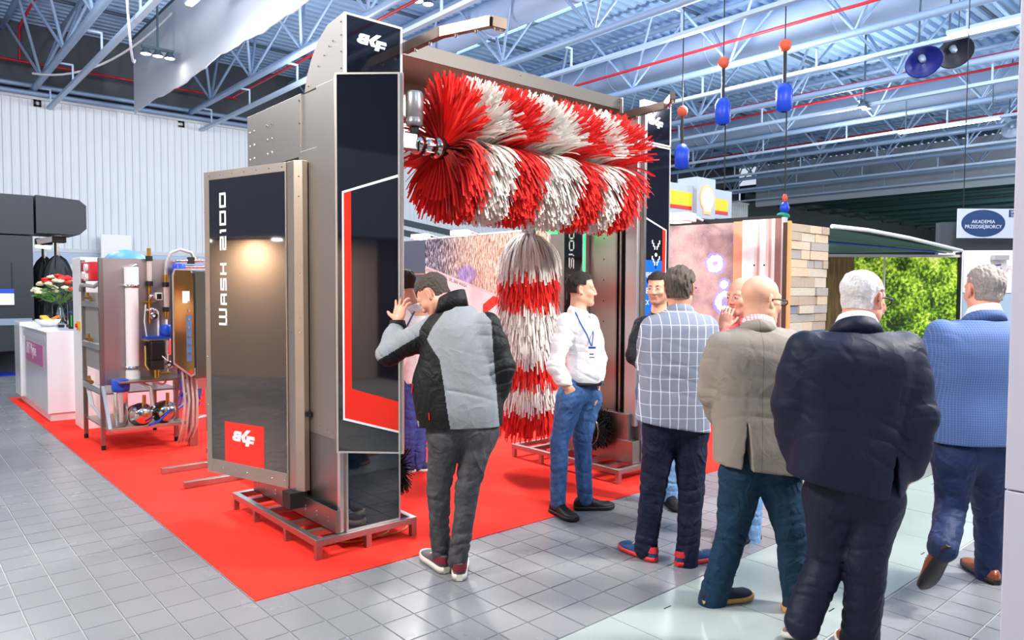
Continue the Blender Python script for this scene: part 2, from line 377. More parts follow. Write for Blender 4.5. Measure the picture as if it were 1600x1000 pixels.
# white smoke curtain hanging under the roof on the left
cu = MB(); pts = []
for i in range(61):
    t = i/60; y = 22.9-t*19.5; lo = 6.60+.02*math.sin(i*1.3)+.045*math.sin(i*.37)+.012*math.sin(i*3.1)
    pts.append((y, lo))
X = 5.72
for (ya, la), (yb, lb) in zip(pts[:-1], pts[1:]):
    cu.add([(X, ya, la), (X, yb, lb), (X, yb, 8.75), (X, ya, 8.75), (X+.03, ya, la), (X+.03, yb, lb), (X+.03, yb, 8.75), (X+.03, ya, 8.75)], [(0, 1, 2, 3), (5, 4, 7, 6), (0, 4, 5, 1)])
cur = empty('smoke_curtain', (X, 13, 7.7), 'long pale fabric smoke curtain hanging under the roof left of the machine', 'curtain')
cu.build('fabric', mat('pale_curtain_fabric', (228, 231, 236), .8, bump=.15, bscale=2.5), cur); MB().tube([(X+.015, 3.4, 8.72), (X+.015, 22.9, 8.72)], .05, 6).build('rail', M_TRUSSD, cur)
X = 37.5
o = MB().box(X, X+.05, -12, 22, 6.35, 8.6).build('smoke_curtain', mat('grey_curtain_fabric', (168, 176, 186), .8)); tag(o, 'distant grey smoke curtain hanging across the hall above the far booths', 'curtain')
# hall lamps: clusters of small floods, linear lamps
M_LAMPON = mat('lamp_glass_lit', (255, 252, 246), .3, emit=(255, 250, 242), estr=14)
def flood(x, y, z, label, n=3):
    t = empty('flood_lamp', (x, y, z), label, 'lamp')
    MB().box(x-.35, x+.35, y-.04, y+.04, z+.16, z+.22).box(x-.02, x+.02, y-.02, y+.02, z+.2, (9.05 if x < 38 else 7.0)).build('bracket', M_TRUSSD, t)
    for i in range(n):
        xx = x+(i-(n-1)/2)*.26
        MB().lathe((xx, y, z+.16), [(.05, 0), (.11, -.1), (.12, -.14)], n=12).build('housing', M_TRUSSD, t); MB().cyl((xx, y, z+.03), (xx, y, z+.02), .105, n=12).build('lens', M_LAMPON, t)
flood(5.15, 18.5, 7.05, 'cluster of lit flood lamps beside the pale smoke curtain', 3)
flood(9.0, 13.2, 7.75, 'pair of lit flood lamps at the roof above the upper box', 2)
flood(24.7, 4.6, 6.9, 'pair of lit flood lamps beyond the blue hoists', 2)
flood(33.0, .8, 6.9, 'distant pair of lit flood lamps at mid roof on the right', 2)
flood(44.27, 1.0, 6.3, 'small far lamp pair glowing under the dark roof above the plank wall', 2)
flood(47.47, 10.5, 6.3, 'small far lamp pair glowing under the dark roof above the forest print', 2)
flood(20.0, 8.6, 6.5, 'lit flood lamps just past the end of the far spray arm', 2)
def linear(x, y0, y1, z, label):
    t = empty('linear_lamp', (x, (y0+y1)/2, z), label, 'lamp')
    MB().box(x-.09, x+.09, y0, y1, z+.05, z+.12).build('housing', M_RAIL, t); MB().box(x-.06, x+.06, y0+.02, y1-.02, z+.03, z+.055).build('tube', M_LAMPON, t)
    for y in (y0+.2, y1-.2): MB().cyl((x, y, z+.1), (x, y, z+1.0), .012, n=5).build('hanger', M_TRUSSD, t)
linear(15.98, 3.9, 5.3, 6.62, 'long lit linear lamp hanging at upper right before the partition')
linear(4.75, 12.6, 15.0, 7.1, 'lit linear lamp on a rail beside the pale smoke curtain')
linear(23.86, 6.5, 9.2, 6.45, 'white linear lamp above the yellow and red sign tower')
# horn speakers
def horn(x, y, z, col, label):
    t = empty('horn_speaker', (x, y, z), label, 'speaker')
    ax = Vector((-.55, -.45, -.7)).normalized()
    MB().lathe((x, y, z), [(.05, -.35), (.09, -.3), (.1, -.15), (.07, -.1), (.1, 0), (.2, .16), (.34, .25), (.35, .26), (.33, .25), (.18, .14), (.06, .05)], ax, 20).build('horn', col, t)
    MB().lathe(Vector((x, y, z)), [(.001, .2), (.06, .18), (.07, .06)], ax, 12).build('throat', M_RAIL, t)
    MB().cyl(Vector((x, y, z))-ax*.2, (x, y, 9.05), .02, n=6).build('bracket', M_TRUSSD, t)
M_HB = mat('blue_horn', (30, 40, 130), .4); M_HD = mat('dark_horn', (40, 46, 56), .5)
horn(16.1, 5.82, 6.42, M_HB, 'blue horn speaker under the roof, left of the darker horn'); horn(16.6, 5.42, 6.62, M_HD, 'dark horn speaker under the roof next to the linear lamp')
horn(27.5, 7.2, 7.0, M_RAIL, 'pale small horn speaker under the roof beyond the hoists'); horn(31, .8, 6.6, M_HD, 'small dark horn speaker under the roof above the plank wall')
# chain hoists with hooks
def hoist(x, y, z, zlow, label, hook):
    t = empty('chain_hoist', (x, y, z), label, 'hoist')
    MB().lathe((x, y, z), [(.05, -.3), (.15, -.26), (.16, .1), (.1, .22), (.03, .25)], n=12).build('motor_body', mat('hoist_blue', (24, 66, 190), .4), t)
    MB().cyl((x, y, z+.2), (x, y, z+.85), .035, n=6).build('hanging_strap', BLACKP, t); MB().sphere((x, y, z+.95), .12).build('hook_block', mat('hoist_orange', (208, 84, 48), .5), t)
    MB().cyl((x, y, z+1.0), (x, y, ZB+1.5), .012, n=5).build('top_chain', DARK, t); MB().cyl((x+.1, y, z), (x+.1, y, zlow), .014, n=5).build('lower_chain', DARK, t)
    if hook:
        MB().sphere((x+.1, y, zlow+.1), (.05, .05, .09)).build('load_block', mat('hoist_orange'), t); MB().sphere((x+.1, y, zlow-.08), (.09, .09, .12)).build('load_hook', mat('hoist_blue'), t)
        MB().sphere((x+.05, y, zlow-.24), (.19, .1, .07)).build('green_sling', mat('sling_green', (20, 140, 100), .7), t)
hoist(13.1, 8.46, 5.32, 3.40, 'left of two blue chain hoists hanging on long wires', True)
hoist(13.1, 7.13, 5.34, 3.32, 'right of two blue chain hoists hanging on long wires', True)
hoist(13.3, 9.59, 4.58, 4.3, 'lowest blue chain hoist just right of the far tower', False)
# small roof cables on the left
def sag(a, b, s, n=14): 
    a, b = Vector(a), Vector(b); return [a.lerp(b, i/n)-Vector((0, 0, s*4*(i/n)*(1-i/n))) for i in range(n+1)]
M_CAB = mat('white_cable', (214, 218, 222), .6)
o = MB().tube(sag((3.1, 21.6, 6.95), (5.6, 18.9, 8.3), .5)+[], .028, 5).build('cable', M_CAB); tag(o, 'white cable sagging between the leftmost truss and the pale curtain', 'cable')
o = MB().tube(sag((3.45, 14.2, 7.0), (4.4, 17.5, 6.6), .5), .024, 5).build('cable', M_CAB); tag(o, 'white cable looping down from the leftmost truss', 'cable')
o = MB().tube([(-1.5, 8, 7.2), (3.4, 14.6, 7.25)], .022, 5).build('cable', M_CAB); tag(o, 'straight white cable across the upper left corner of the roof', 'cable')
pm = MB()
for z in (6.95, 7.15): pm.tube([(-12, 23.8, z), (30, 23.8, z)], .07, 6)
tag(pm.build('trim_3', M_TRUSS), kind='structure')
# ------------------------------------------------------------ flat printed shapes
def loops_mesh(name, loops, o, ex, ey, mats, parent, ext=.0008, label=None):
    cu = bpy.data.curves.new(name, 'CURVE'); cu.dimensions = '2D'; cu.fill_mode = 'BOTH'; cu.extrude = ext
    for lp in loops:
        sp = cu.splines.new('POLY'); sp.points.add(len(lp)-1); sp.use_cyclic_u = True
        for p, (a, b) in zip(sp.points, lp): p.co = (a, b, 0, 1)
    return _curve_obj(name, cu, o, ex, ey, mats, parent, label)
def text_mesh(name, txt, size, o, ex, ey, mats, parent, align='LEFT', ext=.0008, sx=1.0, label=None, shear=0):
    cu = bpy.data.curves.new(name, 'FONT'); cu.body = txt; cu.size = size; cu.align_x = align; cu.extrude = ext; cu.shear = shear; cu.resolution_u = 3
    return _curve_obj(name, cu, o, Vector(ex)*sx, ey, mats, parent, label)
def _curve_obj(name, cu, o, ex, ey, mats, parent, label):
    tmp = bpy.data.objects.new('tmp', cu); COL.objects.link(tmp); dg = bpy.context.evaluated_depsgraph_get()
    me = bpy.data.meshes.new_from_object(tmp.evaluated_get(dg)); bpy.data.objects.remove(tmp); bpy.data.curves.remove(cu)
    ex, ey, o = Vector(ex), Vector(ey), Vector(o); ez = ex.cross(ey).normalized(); off = OFF.get(parent.name, Vector()) if parent else Vector()
    me.transform(Matrix(((ex.x, ey.x, ez.x, o.x-off.x), (ex.y, ey.y, ez.y, o.y-off.y), (ex.z, ey.z, ez.z, o.z-off.z), (0, 0, 0, 1)))); me.name = name
    me.materials.clear(); ob = add_mesh(name, me, parent, mats)
    if label: ob['label'] = label
    return ob
# logo outline in its own units (width 1)
_LB = [(230, 370), (270, 315), (350, 318), (560, 375), (500, 628), (290, 580), (200, 535), (178, 480), (205, 435), (240, 425)]
_H1 = [(345, 400), (420, 415), (410, 440), (360, 425)]; _H2 = [(305, 485), (390, 505), (375, 530), (320, 515)]
_LK = [(535, 490), (765, 352), (920, 385), (680, 540), (735, 650), (725, 688), (600, 655), (560, 570)]
_LF = [(770, 500), (1065, 575), (1080, 665), (1060, 668), (880, 620), (885, 660), (1045, 695), (1020, 765), (865, 720), (840, 802), (698, 770)]
def logo(o, ex, ey, w, m, parent, name='logo'):
    f = lambda L: [((x-178)/902*w, -((y-(.235*(x-178)))-420)/902*w*.98) for x, y in L]
    nz = Vector(ex).cross(Vector(ey)).normalized()
    for i, L in enumerate(([f(_LB), f(_H1), f(_H2)], [f(_LK)], [f(_LF)])): loops_mesh('logo_letter', L, Vector(o)+nz*.0002*i, ex, ey, m, parent)
class Pl:    # a vertical plane: origin (x,y), horizontal unit ex, normal towards the viewer
    def __init__(s, x, y, ex, nx):
        s.o = Vector((x, y, 0)); s.ex = Vector((ex[0], ex[1], 0)).normalized(); s.n = Vector((nx[0], nx[1], 0)).normalized(); s.ez = Vector((0, 0, 1))
    def p(s, a, z, t=0): return s.o+s.ex*a+s.ez*z+s.n*t
    def rect(s, mb, a0, a1, z0, z1, t0, t1):
        return mb.obox(s.p((a0+a1)/2, (z0+z1)/2, (t0+t1)/2), (s.ex, s.n, s.ez), abs(a1-a0)/2, abs(t1-t0)/2, abs(z1-z0)/2)
    def poly(s, mb, pts, t0, t1): return mb.prism(pts, s.p(0, 0, t0), s.ex, s.ez, s.n*(t1-t0))
    def frame(s, mb, a0, a1, z0, z1, w, t0, t1):
        for q in ((a0, a1, z0, z0+w), (a0, a1, z1-w, z1), (a0, a0+w, z0+w, z1-w), (a1-w, a1, z0+w, z1-w)): s.rect(mb, *q, t0, t1)
        return mb
def rivets(pl, pts, parent, r=.006, t=.0, name='rivets', m=None):
    mb = MB()
    for a, z in pts: mb.cyl(pl.p(a, z, t), pl.p(a, z, t+.004), r, r*.7, n=7)
    o = mb.build(name, m or CHROME, parent); o['kind'] = 'stuff'; return o

# ------------------------------------------------------------ support frames
def support_frame(x0, x1, y0, y1, label, out):
    t = empty('support_frame', (x0, y0, 0), label, 'frame'); w = .042; z = .108
    for x in (x0, x1-w): MB().box(x, x+w, y0, y1, z-w/2, z+w/2).build('rail', STEEL2, t, bevel=.002)
    for y in (y0, y1-w): MB().box(x0+w, x1-w, y, y+w, z-w/2, z+w/2).build('rail', STEEL2, t, bevel=.002)
    for y in (y0+.18, y0+.42, y0+.80, y0+1.12): MB().box(x0+w, x1-w, y, y+w, z-w/2+.001, z+w/2-.001).build('crossbar', STEEL2, t)
    for x in (x0, (x0+x1)/2-w/2, x1-w):
        for y in (y0, y0+.44, y0+.95, y1-w):
            if (x != x0 and x != x1-w) and y not in (y0, y1-w): continue
            MB().box(x+.002, x+w-.002, y+.002, y+w-.002, 0.004, z-w/2).build('leg', STEEL2, t)
    return t
support_frame(1.975, 2.70, 4.035, 5.41, 'low steel tube frame carrying the near wash tower on the red carpet', 0)
support_frame(4.70, 5.55, 3.985, 5.36, 'low steel tube frame carrying the far wash tower, behind the white-shirted man', 0)
t = empty('rail_stop', (2.1, 6.4, 0), 'loose steel tube frame lying on the carpet left of the swung-out cover', 'frame')
for y, x1 in ((6.2, 2.55), (6.82, 2.5)): MB().box(1.88, x1, y, y+.05, .006, .056).build('tube', STEEL2, t, bevel=.002)
MB().box(2.38, 2.43, 5.6, 7.2, .056, .106).build('tube', STEEL2, t, bevel=.002)

# ------------------------------------------------------------ near tower
NTW = empty('car_wash_tower', (2.37, 4.6, .13), 'near stainless car wash tower with open black door and swung-out side cover', 'wash tower')
bd = MB().box(2.172, 2.57, 4.075, 4.62, .131, 2.93).box(2.172, 2.57, 4.62, 5.2, .131, 2.5)
bd.build('housing', STEELW, NTW)
# side sheets with folded seams
s = MB().box(2.160, 2.172, 4.10, 4.376, .70, 2.94).box(2.163, 2.172, 4.380, 4.64, .70, 2.56)
s.build('side_sheet', STEELW, NTW, bevel=.002)
MB().box(2.164, 2.172, 4.10, 4.60, .27, .698).build('lower_side_sheet', STEEL, NTW)
MB().box(2.150, 2.175, 4.066, 4.10, .131, .70).box(2.152, 2.175, 4.066, 4.102, .70, 2.95).build('corner_trim', ALU, NTW, bevel=.002)
pl = Pl(2.160, 4.376, (0, -1), (-1, 0))
rivets(pl, [(.245, z) for z in np.arange(.2, .7, .17)]+[(.03, .76), (.13, .75), (.22, .74)], NTW, .005)
MB().box(2.146, 2.160, 4.46, 4.52, .80, .835).build('handle', BLACKP, NTW)
# folded skirt beside the frame
sk = MB().box(2.118, 2.126, 4.06, 5.36, .131, .275).box(2.118, 2.172, 4.06, 5.36, .131, .139).box(2.126, 2.15, 4.06, 4.068, .139, .275)
sk.build('skirt', STEEL, NTW, bevel=.002)
zz = MB()
for y in np.arange(4.10, 5.3, .022): zz.box(2.132, 2.164, y, y+.011, .262, .274)
o = zz.build('energy_chain', BLACKP, NTW); o['kind'] = 'stuff'
rivets(Pl(2.118, 5.36, (0, -1), (-1, 0)), [(a, z) for a in np.arange(.08, 1.3, .16) for z in (.19, .215)], NTW, .006)
# lower front panel
PF = Pl(2.17, 4.066, (1, 0), (0, -1))
lp = MB(); PF.rect(lp, .03, .402, .135, .70, -.01, .006); lo = lp.build('lower_panel', BLACKG, NTW)
fm = MB(); PF.frame(fm, .02, .412, .131, .70, .011, -.01, .012); fm.build('frame', ALU, lo)
# upper box with curved back
prof = [(4.0665, 2.95), (4.0665, 3.33), (4.27, 3.31), (4.40, 3.245), (4.50, 3.15), (4.57, 3.05), (4.605, 2.95)]
ub = MB().prism([(b, a) for a, b in [(z, y) for y, z in prof]][::-1], (2.19, 0, 0), (0, 1, 0), (0, 0, 1), (.405, 0, 0)); uo = ub.build('upper_box', STEELW, NTW, bevel=.003)
up = MB(); PF.rect(up, .034, .424, 2.965, 3.318, 0, .006); up.build('front_panel', BLACKG, uo)
uf = MB(); PF.frame(uf, .022, .434, 2.952, 3.332, .013, -.002, .012); uf.build('panel_frame', mat('white_trim', (226, 226, 230), .35), uo)
logo(PF.p(.108, 3.196, .0065), PF.ex, PF.ez, .212, WHITEP, uo)
rivets(Pl(2.19, 4.6, (0, -1), (-1, 0)), [(.505, z) for z in (3.0, 3.1, 3.2, 3.28)]+[(.06, 2.98), (.2, 3.08), (.35, 3.17), (.40, 3.19), (.28, 3.13)], uo, .006)
# rear box
rb = MB().box(2.166, 2.57, 4.61, 5.53, 2.53, 2.945).build('rear_box', STEELW, NTW, bevel=.003)
PR = Pl(2.166, 5.53, (0, -1), (-1, 0)); rivets(PR, [(.05+dx, 2.62+dz) for dx in (0, .08, .32, .40) for dz in (0, .1, .2)]+[(.9, z) for z in (2.6, 2.75, 2.9)], rb, .011)
hm = MB()
for k in range(3): hm.tube([(2.3+.05*k, 4.75, 2.94), (2.3+.05*k, 4.70, 3.06), (2.34+.05*k, 4.66, 3.10), (2.4+.05*k, 4.6, 3.04)], .018, 6)
hm.build('hoses', WHITEPL, NTW)
# the door that stands open at the front, hinged on its left edge
D = Pl(2.115, 4.035, (.726, -.688), (-.688, -.726)); DW = .392
dm = MB(); D.rect(dm, 0, DW, .645, 2.945, -.035, -.004); door = dm.build('front_door', DARK, NTW)
g = MB(); D.rect(g, .009, DW-.012, .657, 2.933, -.004, 0); g.build('glass_panel', BLACKG, door)
f = MB(); D.frame(f, 0, DW, .645, 2.945, .011, -.036, .005); D.rect(f, DW-.001, DW+.016, .64, 2.95, -.04, -.01); f.build('frame', ALU, door)
g = MB(); D.poly(g, [(.050, .86), (.379, .785), (.379, .965), (.094, 1.04), (.094, 2.243), (.050, 2.228)][::1], .0002, .0008); g.build('red_graphic', REDP, door, label='red angular stripe printed on black door')
g = MB(); D.poly(g, [(.039, .848), (.38, .772), (.38, .785), (.050, .86), (.050, 2.228), (.38, 2.322), (.38, 2.338), (.039, 2.238)], .0002, .001); g.build('white_outline', WHITEP, door)
# hidden return so the door hangs on a body: hinge rod
MB().cyl((2.125, 4.05, .66), (2.125, 4.05, 2.93), .012, n=8).build('hinge', STEEL, NTW)
# swung-out side cover
CL = Vector((2.0745, 4.633)); cex = (.281, -.96); far = (1.8284, 5.4737)
NC = Pl(far[0], far[1], cex, (-.96, -.281)); CLN = .876; z0, z1 = .305, 2.485
cv = MB()
A0 = NC.p(0, 0); A1 = NC.p(CLN, 0); B1 = Vector((2.078, 4.535, 0)); B2 = Vector((2.118, 4.487, 0)); B3 = Vector((2.16, 4.50, 0)); A9 = A0-NC.n*.11; 
path = [A0, A1, B1, B2, B3, Vector((2.16, 4.64, 0)), A9]
cv.prism([(p.x, p.y) for p in path][::-1], (0, 0, z0), (1, 0, 0), (0, 1, 0), (0, 0, z1-z0))
cover = cv.build('side_cover', STEELW, NTW, bevel=.003)
g = MB(); NC.rect(g, .055, CLN-.012, .405, 2.425, 0, .005); cg = g.build('black_panel', BLACKG, cover)
g = MB(); NC.rect(g, .0, .055, .305, 2.485, 0, .008); NC.rect(g, CLN-.012, CLN, .305, 2.485, 0, .008); NC.rect(g, .055, CLN-.012, .305, .405, 0, .008); NC.rect(g, .055, CLN-.012, 2.425, 2.485, 0, .008); g.build('rim', STEELW, cover, bevel=.002)
g = MB(); NC.rect(g, .205, .63, .405, .695, .005, .0062); g.build('red_square', REDP, cover, label='red square at the foot of black cover')
logo(NC.p(.29, .60, .0066), NC.ex, NC.ez, .245, WHITEP, cover)
g = MB()
for ch, zz0, zz1 in (('W', 1.385, 1.505), ('A', 1.53, 1.612), ('S', 1.633, 1.722), ('H', 1.745, 1.83), ('2', 1.92, 2.02), ('1', 2.035, 2.078), ('0', 2.096, 2.200), ('0', 2.222, 2.328)):
    hgt = (.092 if ch == 'W' else .072); w = .017
    # reads upwards: glyph x runs up, glyph y runs to the left
    glyph(g, G[ch], NC.p(.236, zz0+w/2, .0052), Vector((0, 0, zz1-zz0-w)), -NC.ex*(hgt-w), w, .0012)
g.build('lettering', WHITEP, cover)
P1 = [(a, .355) for a in np.arange(.06, .86, .13)]+[(a, 2.455) for a in np.arange(.06, .86, .13)]+[(.012, z) for z in np.arange(.45, 2.4, .35)]
rivets(NC, P1, cover, .006, .008)
F1 = Pl(A1.x, A1.y, (B1-A1)[:2], (-1, -.05)); F2 = Pl(B1.x, B1.y, (B2-B1)[:2], (-.75, -.62))
rivets(F1, [(.05, z) for z in (.55, 1.36, 1.46, 1.75, 2.25, 2.38)], cover, .006); rivets(F2, [(.035, z) for z in (.45, .56, 1.36, 1.46, 1.75, 2.25, 2.38)], cover, .006)
g = MB().box(2.02, 2.14, 4.5, 4.62, .2, .305); g.build('hanger', DARK, cover)

# ------------------------------------------------------------ far tower
FTW = empty('car_wash_tower', (5.25, 4.6, .13), 'far stainless car wash tower behind the white-shirted man, with black front panel', 'wash tower')
MB().box(5.06, 5.45, 4.08, 5.2, .131, 3.2).build('housing', STEELW, FTW)
MB().box(5.045, 5.06, 4.31, 4.65, .45, 3.1).build('inner_plate', STEELW, FTW, bevel=.002)
MB().box(5.02, 5.06, 4.21, 4.31, .52, 3.2).build('lift_rail', DARK, FTW)
MB().box(4.99, 5.02, 4.225, 4.245, .52, 3.15).box(4.99, 5.02, 4.275, 4.295, .52, 3.15).build('rail_guide', STEEL, FTW)
MB().box(5.00, 5.06, 4.06, 4.19, .45, 3.22).build('front_post', mat('pale_steel', (206, 206, 210), .4, .85), FTW, bevel=.004)
MB().box(5.04, 5.075, 4.02, 4.058, .14, 3.22).build('corner_strip', STEEL, FTW)
rivets(Pl(5.045, 4.65, (0, -1), (-1, 0)), [(.17, z) for z in np.arange(.6, 3, .19)], FTW, .007, m=DARK)
rivets(Pl(4.99, 4.26, (0, -1), (-1, 0)), [(0, z) for z in np.arange(.6, 3, .16)], FTW, .006, t=-.03)
MB().box(4.95, 5.06, 4.10, 4.95, .131, .56).build('lower_box', STEEL, FTW, bevel=.003); MB().box(4.935, 5.06, 4.03, 4.22, .131, .33).build('foot_sheet', STEEL, FTW, bevel=.003)
MB().box(5.0, 5.06, 4.70, 4.94, .6, 3.0).build('inner_cover', BLACKG, FTW)
MB().box(4.99, 5.06, 4.94, 5.08, .6, 3.0).build('cover_post', STEELW, FTW, bevel=.004); MB().box(4.985, 5.06, 4.93, 5.1, 1.5, 1.68).build('clamp', STEELW, FTW)
MB().box(4.99, 5.06, 4.655, 4.70, .9, 3.0).build('led_channel', ALU, FTW)
M_LED = mat('green_led', (40, 220, 110), .3, emit=(30, 235, 120), estr=2.2)
MB().box(4.985, 4.99, 4.668, 4.682, 1.72, 2.2).build('led_strip', M_LED, FTW)
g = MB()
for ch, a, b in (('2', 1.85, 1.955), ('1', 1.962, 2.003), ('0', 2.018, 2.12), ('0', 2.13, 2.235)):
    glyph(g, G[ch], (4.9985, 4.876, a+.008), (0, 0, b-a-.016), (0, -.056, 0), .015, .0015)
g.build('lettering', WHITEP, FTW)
PB = Pl(5.06, 4.066, (1, 0), (0, -1))
g = MB(); PB.rect(g, .02, .385, 2.955, 3.29, -.03, .004); u2 = g.build('upper_panel', BLACKG, FTW)
g = MB(); PB.frame(g, .008, .397, 2.94, 3.305, .013, -.04, .01); g.build('panel_frame', mat('white_trim'), u2); logo(PB.p(.082, 3.135, .005), PB.ex, PB.ez, .205, WHITEP, u2)
g = MB(); PB.rect(g, .02, .385, .155, 2.915, -.03, .004); u3 = g.build('front_panel', BLACKG, FTW)
g = MB(); PB.frame(g, .008, .397, .14, 2.93, .013, -.04, .01); g.build('panel_frame', ALU, u3)
g = MB(); PB.poly(g, [(.30, .9), (.345, .88), (.345, 2.195), (.30, 2.21)], .004, .005); g.build('red_graphic', REDP, u3)
g = MB(); PB.poly(g, [(.345, .86), (.357, .86), (.357, 2.195), (.03, 2.30), (.03, 2.285), (.345, 2.185)], .004, .0055); g.build('white_outline', WHITEP, u3)
g = MB(); PB.rect(g, .024, .295, 1.25, 1.915, .004, .005); g.build('blue_reflection', mat('blue_reflection', (20, 98, 214), .25), u3, label='blue printed field with white lettering')  # reflected poster and its lettering painted onto the gloss panel
g = MB()
for (cx, cz) in ((.205, 2.0), (.205, 1.86)):
    for k in range(4):
        for sx in (-1, 1): g.obox(PB.p(cx+sx*.017*k, cz+.026*k, .0058), (PB.ex, PB.n, PB.ez), .007, .0006, .016)
g.cyl(PB.p(.205, 1.965, .005), PB.p(.205, 1.965, .0065), .018, n=10); g.build('antler_reflection', WHITEP, u3)  # reflection of antler shapes, laid on the panel as flat white pieces
text_mesh('small_lettering', 'UBE', .07, PB.p(.03, 1.76, .0052), PB.ex, PB.ez, WHITEP, u3); text_mesh('small_lettering', 'I BI"', .075, PB.p(.03, 1.62, .0052), PB.ex, PB.ez, WHITEP, u3); text_mesh('small_lettering', 'XX', .06, PB.p(.03, 1.52, .0052), PB.ex, PB.ez, WHITEP, u3)
# wheel brushes
def wheel_brush(x0, x1, y, z, r, parent, n=420):
    wb = MB().cyl((x0, y, z), (x1, y, z), r*.55, n=18)
    o = wb.build('wheel_brush', RUB, parent)
    b = MB()
    for i in range(n):
        a = random.uniform(0, 2*math.pi); x = random.uniform(x0, x1); d = Vector((random.uniform(-.15, .15), math.cos(a), math.sin(a))); rr = r*random.uniform(.9, 1.08)
        p = Vector((x, y, z)); b.bar(p+d*r*.5, p+d*rr, .005)
    o2 = b.build('bristles', RUB, o); o2['kind'] = 'stuff'
    MB().tube([Vector((x0-.004, y, z))+Vector((0, math.cos(a), math.sin(a)))*r*.80 for a in np.linspace(0, 2*math.pi, 25)], .006, 5).build('hoop', STEEL, o)
o = MB().tube([(2.30+.14*math.cos(t*2.1)+.05*t, 4.22+.07*math.sin(t*2.1), .012+.004*math.sin(t)) for t in np.linspace(0, 6, 40)], .007, 5).build('cable', mat('orange_cable', (214, 130, 50), .5)); tag(o, 'orange and yellow cable coiled on the carpet under the near support frame', 'cable')
wheel_brush(4.78, 4.95, 4.44, .40, .19, FTW); wheel_brush(2.60, 2.76, 4.35, .40, .19, NTW, 600)

# ------------------------------------------------------------ crossbeam, spray arms
BM = empty('crossbeam', (3.8, 4.5, 3.25), 'stainless crossbeam spanning between the two wash towers above the roller brush', 'beam')
MB().box(2.60, 4.975, 4.25, 4.262, 3.235, 3.335).build('front_plate', mat('beam_steel', (92, 88, 84), .5, 1, var=.04, vscale=1.2), BM)
MB().box(2.60, 4.975, 4.262, 4.80, 3.235, 3.25).build('soffit', STEELW, BM); MB().box(2.60, 4.975, 4.80, 4.82, 2.98, 3.335).build('back_plate', STEELW, BM)
MB().box(2.60, 4.975, 4.92, 4.94, 2.62, 2.975).box(2.6, 4.975, 4.82, 4.94, 2.975, 2.98).build('rear_apron', STEELW, BM)
rivets(Pl(2.6, 4.25, (1, 0), (0, -1)), [(2.36, 3.265), (2.36, 3.31), (1.2, 3.3)], BM, .008)
MB().box(4.975, 4.985, 4.22, 4.82, 3.20, 3.335).build('end_plate', STEELW, BM)
def spray_arm(pts, label, parent):
    a = empty('spray_arm', pts[0], label, 'spray arm')
    for i, (p, q) in enumerate(zip(pts[:-1], pts[1:])):
        p, q = Vector(p), Vector(q); MB().bar(p, q, .045, .06).build('channel', mat('arm_steel', (128, 112, 102), .4, 1), a)
        for k in (.3, .7): 
            c = p.lerp(q, k); MB().cyl(c+Vector((0, 0, -.03)), c+Vector((0, 0, -.048)), .012, .007, n=8).build('nozzle', CHROME, a)
    MB().bar(pts[0], Vector(pts[0])+Vector((0, .05, 0)), .05, .03).build('bracket', STEEL, a)
spray_arm([(2.628, 4.06, 3.205), (2.628, 3.66, 3.205), (2.74, 3.32, 3.205), (2.83, 3.30, 3.20)], 'bent steel spray arm jutting out from the near tower top', None)
spray_arm([(4.96, 4.18, 3.17), (4.96, 3.74, 3.175), (4.91, 3.64, 3.205), (4.87, 3.61, 3.215)], 'bent steel spray arm jutting out from the far tower top', None)

# ------------------------------------------------------------ roller brush and side brush (felt strips)
M_RED = mat('red_felt_strip', (236, 30, 20), .8, var=.14, vscale=14, sheen=.2); M_WHT = mat('white_felt_strip', (240, 236, 228), .8, var=.05, vscale=14, sheen=.2)
def ribbons(P, Wd, w, n):
    """P: (N,S,3) centre lines, Wd: (N,S,3) width directions -> one mesh, two sides a strip, slightly frayed width"""
    N, S, _ = P.shape; w = w.reshape(N, 1, 1)
    L = P-Wd*w/2; Rr = P+Wd*w/2; V = np.stack([L, Rr], 2).reshape(-1, 3)
    base = (np.arange(N)*S*2)[:, None]; k = np.arange(S-1)*2
    q = np.stack([base+k, base+k+1, base+k+3, base+k+2], -1).reshape(-1, 4)
    me = bpy.data.meshes.new(n); me.vertices.add(len(V)); me.vertices.foreach_set('co', V.ravel()); me.loops.add(q.size); me.loops.foreach_set('vertex_index', q.ravel())
    me.polygons.add(len(q)); me.polygons.foreach_set('loop_start', np.arange(len(q))*4); me.polygons.foreach_set('loop_total', np.full(len(q), 4)); me.update(); me.validate(); return me
RB = empty('roller_brush', (3.9, 4.08, 2.60), 'large horizontal roller brush of red and white felt strips below the crossbeam', 'brush')
AX, AZ = 4.06, 2.600; XA, XB = 2.91, 4.62
MB().cyl((2.905, AX, AZ), (4.975, AX, AZ), .075, n=20).build('shaft', RUB, RB)
hub = MB().lathe((2.70, AX, AZ), [(0, 0), (.06, 0), (.062, .05), (.052, .055), (.052, .075), (.062, .08), (.062, .14), (.056, .145), (.056, .16), (.072, .165), (.074, .205), (.06, .21)], (1, 0, 0), 18); ho = hub.build('hub', CHROME, RB)
g = MB()
for k in range(8):
    a = k*math.pi/4; g.box(2.76, 2.83, AX+.055*math.cos(a)-.008, AX+.055*math.cos(a)+.008, AZ+.055*math.sin(a)-.008, AZ+.055*math.sin(a)+.008)
g.build('clamp_lugs', STEEL, ho)
MB().lathe((2.70, 4.06, 2.715), [(0, 0), (.045, 0), (.055, .01), (.055, .05), (.052, .052), (.058, .058), (.058, .21), (.05, .225), (0, .23)], (0, 0, 1), 20).build('gear_motor', mat('motor_paint', (140, 142, 146), .35, .5), RB)
